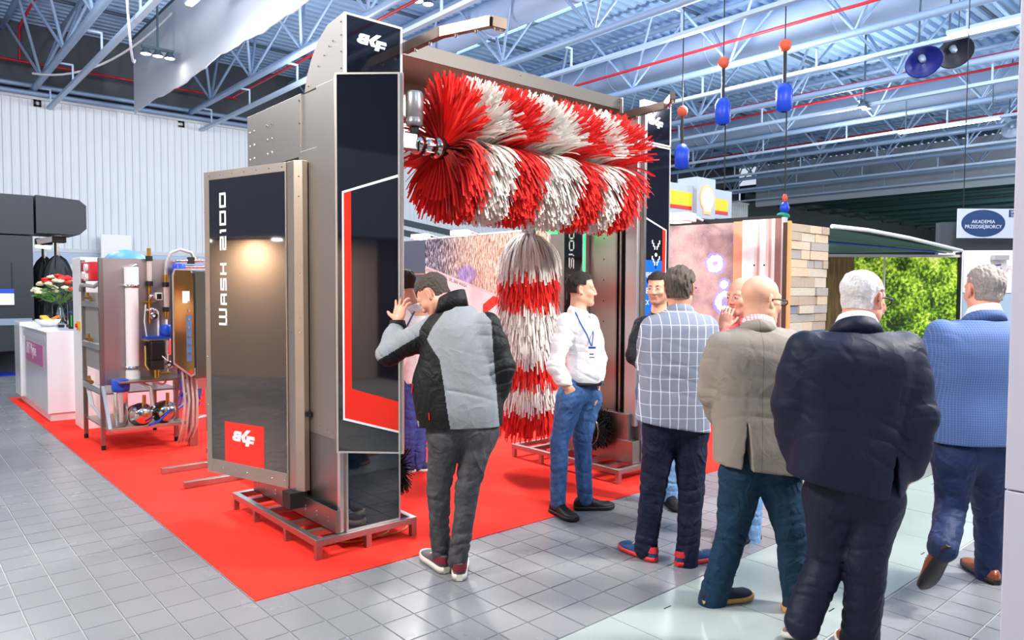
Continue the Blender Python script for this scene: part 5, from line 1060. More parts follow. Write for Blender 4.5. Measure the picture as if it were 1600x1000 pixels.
def head_field(f, c, R, s=1.0, fat=0.0):
    c = np.array(c); L = lambda x, y, z: c+R@(np.array([x, y, z])*s)
    f.ell(L(0, -.016, .036), np.array([.076, .098, .084])*s, R, .02); f.ell(L(0, .028, -.028), np.array([.062+fat*.5, .064, .082])*s, R, .02)
    for q in (-1, 1):
        f.rc(L(q*.048, -.004, -.060), L(q*.014, .066, -.098), (.026+fat)*s, .021*s, .025)
        f.ell(L(q*.036, .058, -.030), np.array([.026+fat*.6, .024, .024])*s, R, .02)
    f.ell(L(0, .076, -.100), np.array([.021, .017, .017])*s, R, .02); f.rc(L(-.038, .070, .022), L(.038, .070, .022), .015*s, .015*s, .016)
    for q in (-1, 1): f.ell(L(q*.031, .093, .003), np.array([.017, .013, .0105])*s, R, .008, 's')
    f.rc(L(0, .085, .014), L(0, .095, -.008), .008*s, .0085*s, .012); f.rc(L(0, .093, -.006), L(0, .1045, -.030), .0085*s, .0120*s, .012)
    for q in (-1, 1): f.ell(L(q*.011, .096, -.036), np.array([.009, .011, .008])*s, R, .007)
    f.rc(L(-.020, .083, -.062), L(.020, .083, -.062), .0085*s, .0085*s, .009); f.rc(L(-.017, .083, -.075), L(.017, .083, -.075), .009*s, .009*s, .009)
    f.rc(L(-.021, .0955, -.0685), L(.021, .0955, -.0685), .0022*s, .0022*s, .003, 's')
    for q in (-1, 1):   # eyelids, ears
        f.ell(L(q*.031, .0775, .0015), np.array([.0170, .0135, .0122])*s, R, .004); f.rc(L(q*.019, .0895, .0012), L(q*.043, .0875, .0008), .0030*s, .0026*s, .002, 's')
        Re = R@rotm(-q*24, -8, 0); f.ell(L(q*.079, -.010, -.006), np.array([.0085, .019, .033])*s, Re, .006)
        f.ell(L(q*.088, -.006, -.002), np.array([.008, .011, .019])*s, Re, .005, 's'); f.ell(L(q*.077, .001, -.031), np.array([.007, .009, .010])*s, Re, .006)
    return L
def hand_field(f, w, d, n, s=1.0, curl=(20, 25, 25, 30), spread=(12, 4, -4, -12), thumb=(-1, 50, .35), bend=1.0):
    """w wrist, d pointing direction, n back-of-hand normal; thumb: side, splay angle, lift"""
    w, d, n = [np.array(q, float) for q in (w, d, n)]; d /= np.linalg.norm(d); n = n-d*(n@d); n /= np.linalg.norm(n); e = np.cross(d, n)
    pc = w+d*.055*s; R = np.stack([e, d, n], 1)
    f.rc(w-d*.03, w+d*.02*s, .026*s, .027*s, .015, flat=(n, 1.25)); f.ell(pc, np.array([.041, .052, .0155])*s, R, .012)
    th = thumb[0]
    for i in range(4):
        off = (i-1.5)*.0195*s; b = w+d*(.098-.004*abs(i-1.2))*s+e*off*(-th); a = math.radians(spread[i]); dd = d*math.cos(a)-e*th*-1*math.sin(a)*-1
        dd = d*math.cos(a)+e*(-th)*math.sin(-a); Ls = [.043, .047, .044, .034][i]*s; r = [.0088, .0092, .0088, .0078][i]*s; cu = math.radians(curl[i]); p = b-d*.02*s
        f.rc(p, b, r*1.05, r*1.05, .006); p = b; ang = 0
        for j, fr in enumerate((1, .68, .55)):
            ang += cu*(.6, 1.0, .8)[j]*bend; v = dd*math.cos(ang)-n*math.sin(ang); q = p+v*Ls*fr; f.rc(p, q, r*(1-.07*j), r*(.95-.09*j), .004); p = q
    a = math.radians(thumb[1]); b = w+d*.028*s+e*th*.026*s; v = d*math.cos(a)+e*th*math.sin(a)+n*-thumb[2]; v /= np.linalg.norm(v); q = b+v*.045*s
    f.rc(b-v*.012, q, .0145*s, .0105*s, .010); v2 = v*.85+d*.35; v2 /= np.linalg.norm(v2); f.rc(q, q+v2*.032*s, .0102*s, .0085*s, .004)
def tri_mats(me, f, fn):
    """material index per face from its centre, fn(x, y, z) -> int array"""
    c = f.V[f.Q].mean(1); me.polygons.foreach_set('material_index', fn(c[:, 0], c[:, 1], c[:, 2]).astype(np.int32))
def bounds(pts, m):
    A = np.array(pts, float); return A.min(0)-m, A.max(0)+m
def shoe(root, name, heel, ang, up_m, sole_m, L=.29, pitch=0, hi=.09, soleh=.026, label=None, mid=None, sc=1.0, accent=None):
    """heel (x, y, z of the heel's underside), ang: toe direction (0 = +y, 90 = +x), pitch > 0 lifts the heel"""
    st = [(-.015, .012, .055), (.0, .030, .080), (.03, .036, hi), (.07, .037, hi+.008), (.105, .038, hi-.006), (.14, .041, .074), (.18, .046, .060), (.22, .048, .052), (.255, .042, .046), (.28, .028, .038), (.29, .010, .026)]
    k = L/.29; a, p = math.radians(ang), math.radians(pitch); f = Vector((math.sin(a), math.cos(a), 0)); r = Vector((math.cos(a), -math.sin(a), 0)); up = Vector((0, 0, 1))
    f2 = f*math.cos(p)-up*math.sin(p); u2 = up*math.cos(p)+f*math.sin(p); o = Vector(heel)
    P = lambda x, y, z: o+r*x*sc+f2*y*k+u2*z
    def ring(mb, prof, n, cap=True):
        vs = []; 
        for ys in prof: vs += ys
        m = len(prof[0]); fs = [(i*m+j, i*m+(j+1) % m, (i+1)*m+(j+1) % m, (i+1)*m+j) for i in range(len(prof)-1) for j in range(m)]
        mb.add(vs, fs, True); mb.add(prof[0], [tuple(range(m))]); mb.add(prof[-1], [tuple(reversed(range(m)))])
    up_ = MB(); prof = []
    for y, w, h in st:
        toe = .006 if y > .25 else 0; q = []
        for j in range(14):
            t = math.pi*j/13; cx = math.cos(t); sx = math.sin(t); q.append(P(w*math.copysign(abs(cx)**.75, cx)*1.02, y, soleh*.7+toe+(h-soleh*.7)*abs(sx)**.8))
        prof.append(q)
    ring(up_, prof, 14); sh = up_.build(name, up_m, root, label=label)
    so = MB(); prof = []
    for y, w, h in st:
        toe = .008*max(0, (y-.2)/.09)**2; w2 = w+.005; q = [P(s_*w2*m_, y*1.02, z_+toe) for s_, m_, z_ in ((1, 1, soleh), (1, 1.04, soleh*.5), (1, .97, 0), (-1, .97, 0), (-1, 1.04, soleh*.5), (-1, 1, soleh))]; prof.append(q)
    ring(so, prof, 6); so.build('sole', sole_m, sh, bevel=0)
    la = MB()
    for j in range(4): y = .115+.017*j; h = np.interp(y, [s_[0] for s_ in st], [s_[2] for s_ in st]); la.tube([P(-.022, y, h-.004), P(0, y+.003, h+.003), P(.022, y, h-.004)], .003, 5)
    if mid: la.build('laces', mid, sh)
    if accent:
        ac = MB(); ol = [(-.0415, .085), (-.040, .05), (-.0385, .025), (-.034, .0), (-.014, -.019), (.014, -.019), (.034, .0), (.0385, .025), (.040, .05), (.0415, .085)]
        lo_ = [P(x_*sc*.98, y_, .052) for x_, y_ in ol]; hi_ = [P(x_*sc*.80, y_*.9+.004, hi*.93) for x_, y_ in ol]; n_ = len(ol)
        ac.add(lo_+hi_, [(i, i+1, n_+i+1, n_+i) for i in range(n_-1)], True); ac.build('heel_patch', accent, sh)
    return sh
def glasses(root, c, R, s=1.0, m=None, thick=.0022):
    c = np.array(c); L = lambda x, y, z: c+R@(np.array([x, y, z])*s); g = MB(); m = m or BLACKP
    for q in (-1, 1):
        ring = [L(q*.034+.024*math.cos(t)*(1+.12*math.cos(2*t)), .106-.006*math.cos(t)*0, .000+.018*math.sin(t)) for t in np.linspace(0, 2*math.pi, 17)]
        g.tube(ring, thick, 5); g.tube([L(q*.060, .104, .006), L(q*.079, .085, .007), L(q*.083, .02, .008), L(q*.084, -.012, .004), L(q*.080, -.030, -.012)], thick*1.1, 5)
    g.tube([L(-.011, .108, .004), L(0, .112, .006), L(.011, .108, .004)], thick, 5); o = g.build('glasses', m, root)
    ln = MB()
    for q in (-1, 1): ln.add([L(q*.034+.023*math.cos(t), .106, .017*math.sin(t)) for t in np.linspace(0, 2*math.pi, 13)[:-1]], [tuple(range(12))])
    ln.build('lens', mat('spectacle_lens', (240, 245, 248), .03, trans=1, ior=1.02, alpha=.25), o); return o
def person(sp):
    """sp: joints in person space (x right, y away, z up; camera-parallel frame), clothes rows and colours"""
    root = empty('person', sp['loc'], sp['label'], 'person'); root.rotation_euler = (0, 0, -YAW); OFF[root.name] = Vector((0, 0, 0)); J = sp['J']
    hc, hs = np.array(J['head']), sp.get('hs', 1.0); R = rotm(*sp['look']); neck = np.array(J['neck']); sk = skin(*sp['skin'])
    # ---- body: one continuous surface
    pts = [J[k] for k in J]; lo, hi = bounds(pts, .13); hz = [(hc[2]-.14, 9, .0042)]; hx = [(hc[0]-.105, hc[0]+.105, .0046)]; hy = [(hc[1]-.12, hc[1]+.12, .0046)]
    for hd in sp.get('hands', []):
        w = np.array(hd['w'])+np.array(hd['d'])*.09; 
        if hd.get('fine', True): hx.append((w[0]-.1, w[0]+.1, .0048)); hy.append((w[1]-.1, w[1]+.1, .0048)); hz.append((w[2]-.12, w[2]+.12, .0048))
    f = Field(axis(lo[0], hi[0], .011, hx), axis(lo[1], hi[1], .011, hy), axis(-.0, hc[2]+.15, .012, hz))
    sh = [np.array(J['shL']), np.array(J['shR'])]; mid = (sh[0]+sh[1])/2
    f.rc(J['pelvis'], (np.array(J['pelvis'])+mid)/2, .10, .10, .05); f.rc((np.array(J['pelvis'])+mid)/2, mid-np.array([0, 0, .06]), .10, .09, .05); f.rc(sh[0], sh[1], .05, .05, .05)
    f.rc(mid, neck, .055, .056*hs, .05)
    for q in 'LR':
        f.rc(J['sh'+q], J['el'+q], .042, .036, .03); f.rc(J['el'+q], J['wr'+q], .036, .026, .02)
        f.rc(J['hip'+q], J['kn'+q], .07, .05, .04); f.rc(J['kn'+q], J['an'+q], .048, .036, .02)
        a = np.array(J['an'+q]); fo = math.radians(sp['feet'][q]['ang']); t = a+np.array([math.sin(fo)*.012, math.cos(fo)*.012, -.05]); f.rc(a, t, .03, .022, .02)
    L = head_field(f, hc, R, hs, sp.get('fat', 0)); f.rc(neck, L(0, -.022, -.045), (.058+sp.get('fat', 0))*hs, (.056+sp.get('fat', 0))*hs, .03)
    if sp.get('fat', 0) > .008: f.rc(L(-.03, -.075, -.06), L(.03, -.075, -.06), .022, .022, .02)
    for hd in sp.get('hands', []): hand_field(f, hd['w'], hd['d'], hd['n'], hd.get('s', 1.0), hd.get('curl', (20, 25, 25, 30)), hd.get('spread', (12, 4, -4, -12)), hd.get('thumb', (-1, 50, .35)), hd.get('bend', 1.0))
    me = f.mesh('body'); body = add_mesh('body', me, root, [sk, M_LIP, sp.get('stubble') or sk])
    Ri = R.T
    def reg(x, y, z):
        q = (np.stack([x, y, z], 1)-hc)@R/hs; m = np.zeros(len(x), int)
        m[(np.abs(q[:, 0]) < .021) & (q[:, 1] > .080) & (q[:, 2] < -.058) & (q[:, 2] > -.082)] = 1
        m[(q[:, 2] < -.036) & (q[:, 2] > -.125) & (q[:, 1] > .0) & (m == 0) & ~((np.abs(q[:, 0]) < .016) & (q[:, 2] > -.052))] = 2 if sp.get('stubble') else 0
        return m
    tri_mats(me, f, reg)
    if sp.get('face', True):
        for q in (-1, 1):
            e = MB().sphere(L(q*.031, .0800, .0012), .0116*hs, 14, 10); eo = e.build('eye', M_EYE, root); cz = L(q*.031, .0919, .0008); g = MB().cyl(L(q*.031, .0895, .0008), cz, .0056*hs, .0045*hs, n=10); g.build('iris', M_IRIS, eo)
        b = MB()
        for q in (-1, 1): b.tube([L(q*.016, .0855, .018), L(q*.030, .086, .0225), L(q*.046, .076, .019)], [.0035*hs, .004*hs, .0018*hs], 6)
        b.build('eyebrows', sp['hair'][0] if sp.get('hair') else mat('pale_brow', (150, 128, 112), .8), root)
    # ---- hair: shell over the skull
    if sp.get('hair'):
        hm, th, rules = sp['hair'][:3]; g = Field(axis(hc[0]-.125, hc[0]+.125, .004), axis(hc[1]-.14, hc[1]+.14, .004), axis(hc[2]-.13, hc[2]+.15, .004))
        g.ell(L(0, -.016, .036), np.array([.076, .098, .084])*hs+th, R, .02); g.ell(L(0, -.03, -.028), np.array([.066, .062, .07])*hs+th*.6, R, .02)
        X, Y, Z = g.a[0][:, None, None]-hc[0], g.a[1][None, :, None]-hc[1], g.a[2][None, None, :]-hc[2]
        u, v, w = [(X*R[0, i]+Y*R[1, i]+Z*R[2, i])/hs for i in range(3)]
        r = np.random.default_rng(3)
        for i in range(7): 
            fr = r.normal(0, 1, 3)*np.array([150, 60, 90]); g.D += (sp['hair'][3] if len(sp['hair']) > 3 else .0011)*np.sin(fr[0]*u+fr[1]*v+fr[2]*w+i).astype(F4)
        for rule in rules: g.D = np.maximum(g.D, rule(u, v, w).astype(F4)*.8)
        me = g.mesh('hair'); add_mesh('hair', me, root, hm)
    # ---- clothes
    for c in sp['clothes']: garment(root, c, J)
    for q in 'LR':
        ft = sp['feet'][q]; s_ = sp['shoe']; an, kn = Vector(J['an'+q]), Vector(J['kn'+q]); sd = (an-kn).normalized()
        MB().cyl(an+sd*.055, an-sd*.12, .041, .046, n=14).build('sock', sp.get('sock', BLACKP), root)
        if 'heel' not in ft: fa = math.radians(ft['ang']); ft['heel'] = (an.x-math.sin(fa)*.07, an.y-math.cos(fa)*.07, .0048)
        shoe(root, 'shoe', ft['heel'], ft['ang'], s_['up'], s_['sole'], s_.get('L', .29), ft.get('pitch', 0), s_.get('hi', .09), s_.get('soleh', .026), s_.get('label'), s_.get('lace'), s_.get('sc', 1.05), s_.get('accent'))
    if sp.get('glasses'): glasses(root, hc+R@np.array([0, .004, 0]), R, hs, *sp['glasses'])
    return root
def garment(root, c, J):
    """one piece of clothing: lofts (rows), capsule chains, folds, cuts"""
    st = c.get('step', .0075); P = []
    for rows in c.get('lofts', []):
        for r_ in rows['rows']: P += [(r_[1]-r_[3], r_[2]-r_[4], r_[0]), (r_[1]+r_[3], r_[2]+r_[4], r_[0])]
    for ch in c.get('chains', []):
        for p, r_ in ch['pts']: p = np.array(J[p] if isinstance(p, str) else p); P += [p-r_, p+r_]
    lo, hi = bounds(P, .03); f = Field(axis(lo[0], hi[0], st), axis(lo[1], hi[1], st), axis(lo[2], hi[2], st))
    for rows in c.get('lofts', []): f.loft(rows['rows'], rows.get('k', .03), 'u', math.radians(rows.get('rot', 0)), rows.get('ex', 2.4))
    for ch in c.get('chains', []):
        for (a, ra), (b, rb) in zip(ch['pts'][:-1], ch['pts'][1:]):
            f.rc(J[a] if isinstance(a, str) else a, J[b] if isinstance(b, str) else b, ra, rb, ch.get('k', .03))
    for fo in c.get('folds', []): f.fold(*fo)
    f.wob(c.get('wob', .0022), c.get('wfr', 26), c.get('seed', 1))
    for p, n in c.get('cuts', []): f.cut(p, n)
    for (a, b, ra, rb) in c.get('holes', []): f.rc(a, b, ra, rb, .004, 's')
    for wd in c.get('vents', []):   # wedge-shaped slit: apex, half width per metre, y limit
        ap, slope, yl = wd; X, Y, Z = f.a[0][:, None, None], f.a[1][None, :, None], f.a[2][None, None, :]
        h = np.maximum(ap[2]-Z, 0)*slope; d = np.maximum(np.abs(X-ap[0]-wd[1]*0-(ap[2]-Z)*(ap[3] if len(ap) > 3 else 0))-h, Y-yl); f.D = np.maximum(f.D, -d.astype(F4))
    me = f.mesh(c['name']); ms = c['mats'] if isinstance(c['mats'], list) else [c['mats']]; o = add_mesh(c['name'], me, root, ms)
    if c.get('label'): o['label'] = c['label']
    if c.get('paint'): tri_mats(me, f, c['paint'])
    if c.get('parts'): c['parts'](o)
    return o
# ------------------------------------------------------------ people
def ring_collar(root, name, c, r, h, yaw, m, tilt=.35, open_=.0, ry=None, fl=.012, label=None):
    """a standing or folded collar round the neck: c centre of its foot, yaw the way the chest faces"""
    mb = MB(); n = 28; a0 = math.radians(yaw); fw_ = Vector((math.sin(a0), math.cos(a0), 0)); rt_ = Vector((math.cos(a0), -math.sin(a0), 0)); c = Vector(c); ry = ry or r
    prof = [(fl+.016, -.030), (fl+.004, .35*h), (.004, h*.97), (-.001, h), (-.005, h*.96), (-.006, .2*h)]
    V = []
    for i in range(n):
        t = open_+(2*math.pi-2*open_)*i/(n-1 if open_ else n); d = fw_*math.cos(t)*ry/r+rt_*math.sin(t)
        for dr, z in prof: V.append(c+d*(r+dr)+Vector((0, 0, z-tilt*math.cos(t)*r)))
    m_ = len(prof); rng_ = range(n-1) if open_ else range(n)
    mb.add(V, [(i*m_+j, i*m_+(j+1) % m_, ((i+1) % n)*m_+(j+1) % m_, ((i+1) % n)*m_+j) for i in rng_ for j in range(m_)], True)
    return mb.build(name, m, root, label=label)
def trousers(m, hip=.105, thigh=.092, knee=.076, calf=.070, hem=.062, fold=.006, name='trousers', seat=None, cuts=(), J=None, wob=.003, label=None, low=True):
    mid = lambda a, b, t: tuple(np.array(J[a])*(1-t)+np.array(J[b])*t)
    ch = []; fo = []
    for q in 'LR':
        an = np.array(J['an'+q]); kn = np.array(J['kn'+q]); hp = np.array(J['hip'+q]); dv = (an-kn)/np.linalg.norm(an-kn); e = an+dv*.072
        ch.append(dict(pts=[('hip'+q, hip), (mid('hip'+q, 'kn'+q, .4), thigh), ('kn'+q, knee), (mid('kn'+q, 'an'+q, .45), calf), (tuple(e), hem)], k=.010))
        for (p, sg, am, la) in ((kn, .10, 1, .075), (kn+(hp-kn)*.22, .09, .8, .09), (an-dv*.05, .085, 1.25, .052), (an-dv*.15, .07, .7, .07), (hp+(kn-hp)*.18, .11, .9, .10)):
            fo.append((tuple(p), (.25 if q == 'L' else -.25, .1, 1), la, fold*am, sg, p[0]*40))
    pv = np.array(J['pelvis'])
    d = dict(name=name, mats=m, lofts=[seat] if seat else [], chains=ch+[dict(pts=[('hipL', hip), ('pelvis', hip*1.02), ('hipR', hip)], k=.06)], folds=fo, wob=wob, cuts=list(cuts), step=.0075, seed=int(abs(pv[0]*1000)) % 50)
    if label: d['label'] = label
    return d
def jacket(m, rows, J, name='jacket', sh=.078, el=.066, wr=.056, hemcut=None, folds=(), ex=2.3, k=.04, vents=(), paint=None, label=None, wob=.003, amp=.006, arms='LR', cuffx=.03, step=.0075, parts=None, ay=None):
    ch = []; fo = list(folds)
    for q in arms:
        e, w, s_ = np.array(J['el'+q]), np.array(J['wr'+q]), np.array(J['sh'+q]); dv = (w-e)/np.linalg.norm(w-e)
        ch.append(dict(pts=[('sh'+q, sh), (tuple(s_*.5+e*.5), (sh+el)/2*.97), ('el'+q, el), (tuple(e*.45+w*.55), (el+wr)/2), (tuple(w-dv*cuffx), wr)], k=.045))
        fo += [(tuple(e), tuple(s_-e), .055, amp, .07, 1.0), (tuple(e*.5+w*.5), tuple(w-e), .05, amp*.6, .06, 2.), (tuple(s_*.7+e*.3), tuple(s_-e+np.array([.1, 0, .05])), .07, amp*.7, .08, .5)]
    d = dict(name=name, mats=m, lofts=[dict(rows=rows, ex=ex, k=k)], chains=ch, folds=fo, cuts=[hemcut] if hemcut else [], vents=list(vents), wob=wob, step=step)
    if paint: d['paint'] = paint
    if label: d['label'] = label
    if parts: d['parts'] = parts
    return d
SKIN_A = ('skin_fair', (226, 172, 142)); SKIN_B = ('skin_tan', (206, 148, 114)); SKIN_C = ('skin_pink', (224, 160, 136))
HAIR_DARK = mat('hair_dark_brown', (48, 38, 32), .75, bump=.8, bscale=60, var=.35, vscale=60, stretch=(6, 6, 1)); HAIR_GREY = mat('hair_grey_brown', (104, 94, 84), .75, bump=1, bscale=60, var=.5, vscale=70, stretch=(6, 6, 1.4))
HAIR_SALT = mat('hair_dark_greying', (70, 62, 54), .8, bump=.9, bscale=70, var=.55, vscale=90); HAIR_WHITE = mat('hair_white_grey', (222, 218, 214), .8, bump=.8, bscale=60, var=.25, vscale=50)
HAIR_SILV = mat('hair_silver_grey', (148, 140, 132), .8, bump=.9, bscale=70, var=.4, vscale=80)
STUB = mat('stubble_skin', (190, 140, 114), .6, bump=.1, bscale=200, var=.12, vscale=60)
# hairlines in head space: keep where the value is negative
EAR = lambda u, v, w: (.034-np.sqrt((v+.006)**2+((w+.004)/1.25)**2))+0*u
def hl_full(front=.062, nape=-.055, side=-.012): return [lambda u, v, w: np.maximum(np.minimum(v-.028, -(w-front)), -1)*1.0+0*u, lambda u, v, w: np.where(v > .012, -(w-(front-.018))*1.0, np.where(v > -.028, -(w-side), -(w-nape)))+0*u, EAR]
def cloth(name, rgb, rough=.8, weave=500, wst=.15, crease=.5, csc=7, var=.15, vscale=9, fade=None, seam=None, spec=.3, dist=.022):
    """woven cloth: fine weave relief plus soft drag creases; fade = lighter worn colour"""
    if name in MATS: return MATS[name]
    m = mat(name, rgb, rough, spec=spec); g = NT(m); v, o = g.uv(); mp = g.n('ShaderNodeMapping'); mp.inputs['Scale'].default_value = (1, 1, .62); mp.inputs['Rotation'].default_value = (.2, .45, 0)
    t = g.n('ShaderNodeTexCoord'); g.l(t.outputs['Object'], mp.inputs['Vector'])
    def ridge(vec, sc, p):
        n = g.n('ShaderNodeTexNoise'); n.inputs['Scale'].default_value = sc; n.inputs['Detail'].default_value = 2; n.inputs['Distortion'].default_value = .9; g.l(vec, n.inputs['Vector'])
        return g.math('POWER', g.math('SUBTRACT', 1, g.math('ABSOLUTE', g.math('SUBTRACT', g.math('MULTIPLY', n.outputs['Fac'], 2.6), 1.3))), p), n.outputs['Fac']
    r1, n1 = ridge(mp.outputs[0], csc, 3); r2, n2 = ridge(v, csc*2.3, 3); h = g.math('ADD', r1, g.math('MULTIPLY', r2, .22)); h = g.math('ADD', h, g.math('MULTIPLY', n1, .9))
    b1 = g.n('ShaderNodeBump'); b1.inputs['Strength'].default_value = crease; b1.inputs['Distance'].default_value = dist; g.l(h, b1.inputs['Height'])
    b2 = g.n('ShaderNodeBump'); b2.inputs['Strength'].default_value = wst; b2.inputs['Distance'].default_value = .004; g.l(g.noise(v, weave, 2), b2.inputs['Height']); g.l(b1.outputs[0], b2.inputs['Normal']); g.l(b2.outputs[0], g.b.inputs['Normal'])
    n3 = g.noise(v, vscale, 5); c = np.array(lin(rgb)[:3]); mx = g.n('ShaderNodeMix', data_type='RGBA'); mx.inputs[6].default_value = tuple(c*(1-var))+(1,); mx.inputs[7].default_value = tuple(np.minimum(c*(1+var), 1))+(1,); g.l(n3, mx.inputs[0]); col = mx.outputs[2]
    if fade: col = g.mix(g.math('MULTIPLY', g.math('MULTIPLY', n2, g.noise(v, 26, 4)), 1.1), col, fade)
    if seam is not None: col = g.mix(g.math('MULTIPLY', g.math('LESS_THAN', g.math('ABSOLUTE', g.math('SUBTRACT', o[0], seam)), .0016), .6), col, tuple(int(q*.55) for q in rgb))
    g.l(col, g.b.inputs['Base Color']); return m
DENIM = cloth('blue_denim', (40, 76, 130), .85, 700, .3, .5, 5.5, .3, 9, (110, 150, 200)); DENIMD = cloth('dark_blue_denim', (40, 56, 118), .8, 700, .3, .5, 5.5, .3, 9, (96, 112, 190)); DENIML = cloth('light_blue_denim', (88, 132, 180), .85, 700, .3, .5, 5.5, .25, 9, (160, 192, 220))
DENIMK = cloth('washed_black_denim', (50, 50, 54), .85, 600, .35, .5, 6, .42, 14, (112, 112, 116))
NAVYT = cloth('navy_cotton', (18, 26, 52), .7, 500, .15, .6, 6); TEALT = cloth('petrol_chino', (18, 52, 76), .75, 500, .15, .6, 6)
NAVYS = cloth('navy_suiting', (20, 27, 48), .55, 600, .1, .35, 4.5, .1, 6); NAVYJ = cloth('navy_jacket_wool', (21, 28, 50), .55, 600, .1, .28, 3.2, .1, 6, seam=.0); GREYJ = cloth('grey_linen_jacket', (146, 138, 128), .8, 350, .3, .28, 3.6, .14, 240, seam=-.03)
WSHIRT = cloth('white_shirt_cotton', (238, 236, 238), .8, 300, .1, .30, 4.5, .02); SOFTG = cloth('grey_softshell', (142, 147, 152), .85, 420, .3, .22, 5, .16, 170); SOFTK = cloth('black_softshell', (20, 22, 24), .6, 400, .2, .4, 7)
WSOLE = mat('white_sole', (226, 220, 208), .6); BSHOE = mat('black_shoe', (22, 22, 24), .5, bump=.2, bscale=200); BROWNL = mat('brown_leather', (132, 66, 36), .3, coat=.3)
def checks(name, base, line, px, pz, wx, wz, base2=None):   # window-pane woven check
    m = mat(name, base, .8, bump=.2, bscale=500); g = NT(m); v, o = g.uv()
    wob = g.math('MULTIPLY', g.math('SUBTRACT', g.noise(v, 6, 1), .5), .02)
    fx = g.math('ABSOLUTE', g.math('SUBTRACT', g.math('FRACT', g.math('DIVIDE', g.math('ADD', o[0], wob), px)), .5)); fz = g.math('ABSOLUTE', g.math('SUBTRACT', g.math('FRACT', g.math('DIVIDE', g.math('ADD', o[2], wob), pz)), .5))
    l = g.math('MAXIMUM', g.math('LESS_THAN', fx, wx/px/2), g.math('MULTIPLY', g.math('LESS_THAN', fz, wz/pz/2), .8)); nz = g.noise(g.uv((1, 1, 4))[0], 120, 2)
    g.l(g.mix(l, g.mix(nz, base, base2 or base), line), g.b.inputs['Base Color']); return m

# ---- 1 man bending to look into the open door
J = dict(pelvis=(0.026, 0.000, 0.902), hipL=(-0.066, 0.000, 0.816), hipR=(0.126, 0.000, 0.832), knL=(-0.113, 0.020, 0.485), knR=(0.057, -0.020, 0.497), anL=(-0.105, 0.060, 0.158), anR=(0.015, -0.040, 0.157),
 shL=(-0.151, 0.070, 1.425), shR=(0.172, 0.000, 1.449), elL=(-0.414, 0.100, 1.268), wrL=(-0.377, 0.200, 1.437), elR=(0.261, -0.020, 1.205), wrR=(0.235, 0.050, 1.018), neck=(-0.050, 0.100, 1.537), head=(-0.161, 0.190, 1.615))
def paint1(x, y, z):
    m = np.zeros(len(x), int); zz = [1.584,1.364,1.253,1.105,0.846]; lb = [-0.077,-0.173,-0.092,-0.066,-0.026]
    lx = np.interp(-z, [-q for q in zz], lb); rx = np.interp(-z, [-1.602,-1.474,-1.253,-0.883], [0.066,0.195,0.210,0.243])
    m[(x < lx)] = 1; m[x > rx] = 1
    sx = np.interp(-z, [-1.639,-1.547,-1.437,-1.345], [-0.011,-0.092,-0.173,-0.221]); bl = (x < sx+.035) & (x > sx-.035) & (z > 1.308); up = (x < sx-.035) & (z > 1.308-.35*(-0.240-x)); m[up] = 0; m[bl] = 1
    arm = (x < -0.221) & (z > 1.209); t = (x--0.435)/(-0.221--0.435); m[arm] = np.where(z[arm] > 1.283+.13*t[arm]-.03, 0, 1); m[(x < -0.240) & (z <= 1.198)] = 1
    m[(x < -0.402) & (z > 1.268)] = 0; m[z > 1.613] = 1; m[(z < 0.902) & (x < lx-.03) & (x < -0.214)] = 0
    return m
p1 = person(dict(loc=(2.515, 3.341, 0.000), label='man in a grey and black softshell jacket bending to peer into the open black door', J=J, look=(-72, 44, 6), skin=SKIN_C, hs=1.03,
 hair=(HAIR_SALT, .007, hl_full(.060, -.060, -.008), .0013), feet=dict(L=dict(ang=-30), R=dict(ang=-4)),
 shoe=dict(up=[mat('grey_suede_trainer', (92, 84, 88), .8, var=.2, vscale=30)], sole=WSOLE, L=.30, hi=.10, soleh=.036, lace=WHITEPL, accent=mat('burgundy_suede', (112, 24, 40), .8)),
 hands=[dict(w=(-0.377, 0.200, 1.445), d=(.16, .25, 1), n=(-.35, -.9, .1), curl=(6, 14, 30, 38), spread=(14, 5, -4, -12), thumb=(-1, 62, .1), s=1.04)],
 clothes=[trousers(DENIMK, J=J, hip=.104, thigh=.088, knee=.069, calf=.061, hem=.055, fold=.008, cuts=[((0, 0, .055), (0, 0, -1))]),
  jacket([SOFTG, SOFTK], [(0.854, 0.011, 0.000, 0.244, 0.135), (0.958, 0.004, 0.000, 0.258, 0.150), (1.105, -0.010, 0.010, 0.256, 0.150), (1.251, 0.007, 0.030, 0.228, 0.150), (1.361, 0.014, 0.050, 0.208, 0.150), (1.442, 0.013, 0.060, 0.179, 0.135), (1.501, -0.002, 0.070, 0.134, 0.110), (1.553, -0.010, 0.080, 0.090, 0.085)], J, sh=.075, el=.064, wr=.050,
   hemcut=((0.011, 0.000, 0.868), (.02, 0, -1)), paint=paint1, step=.005, amp=.010, folds=[((-0.290, 0.100, 1.356), (1, 0, .3), .05, .006, .08, 0), ((0.062, -0.120, 1.121), (.2, 0, 1), .11, .004, .14, 1.)])]))
ring_collar(p1, 'jacket_collar', (-0.041, 0.090, 1.545), .080, .075, -60, SOFTK, tilt=.40, ry=.072); ring_collar(p1, 'cuff', (-0.377, 0.200, 1.433), .042, .03, 0, SOFTK, tilt=.1, fl=.004)
g = MB(); g.bar((-0.251, -0.050, 1.111), (-0.258, -0.050, 1.063), .006); g.bar((-0.151, -0.130, 0.960), (-0.148, -0.130, 0.921), .006); g.build('zip_pulls', REDP, p1)

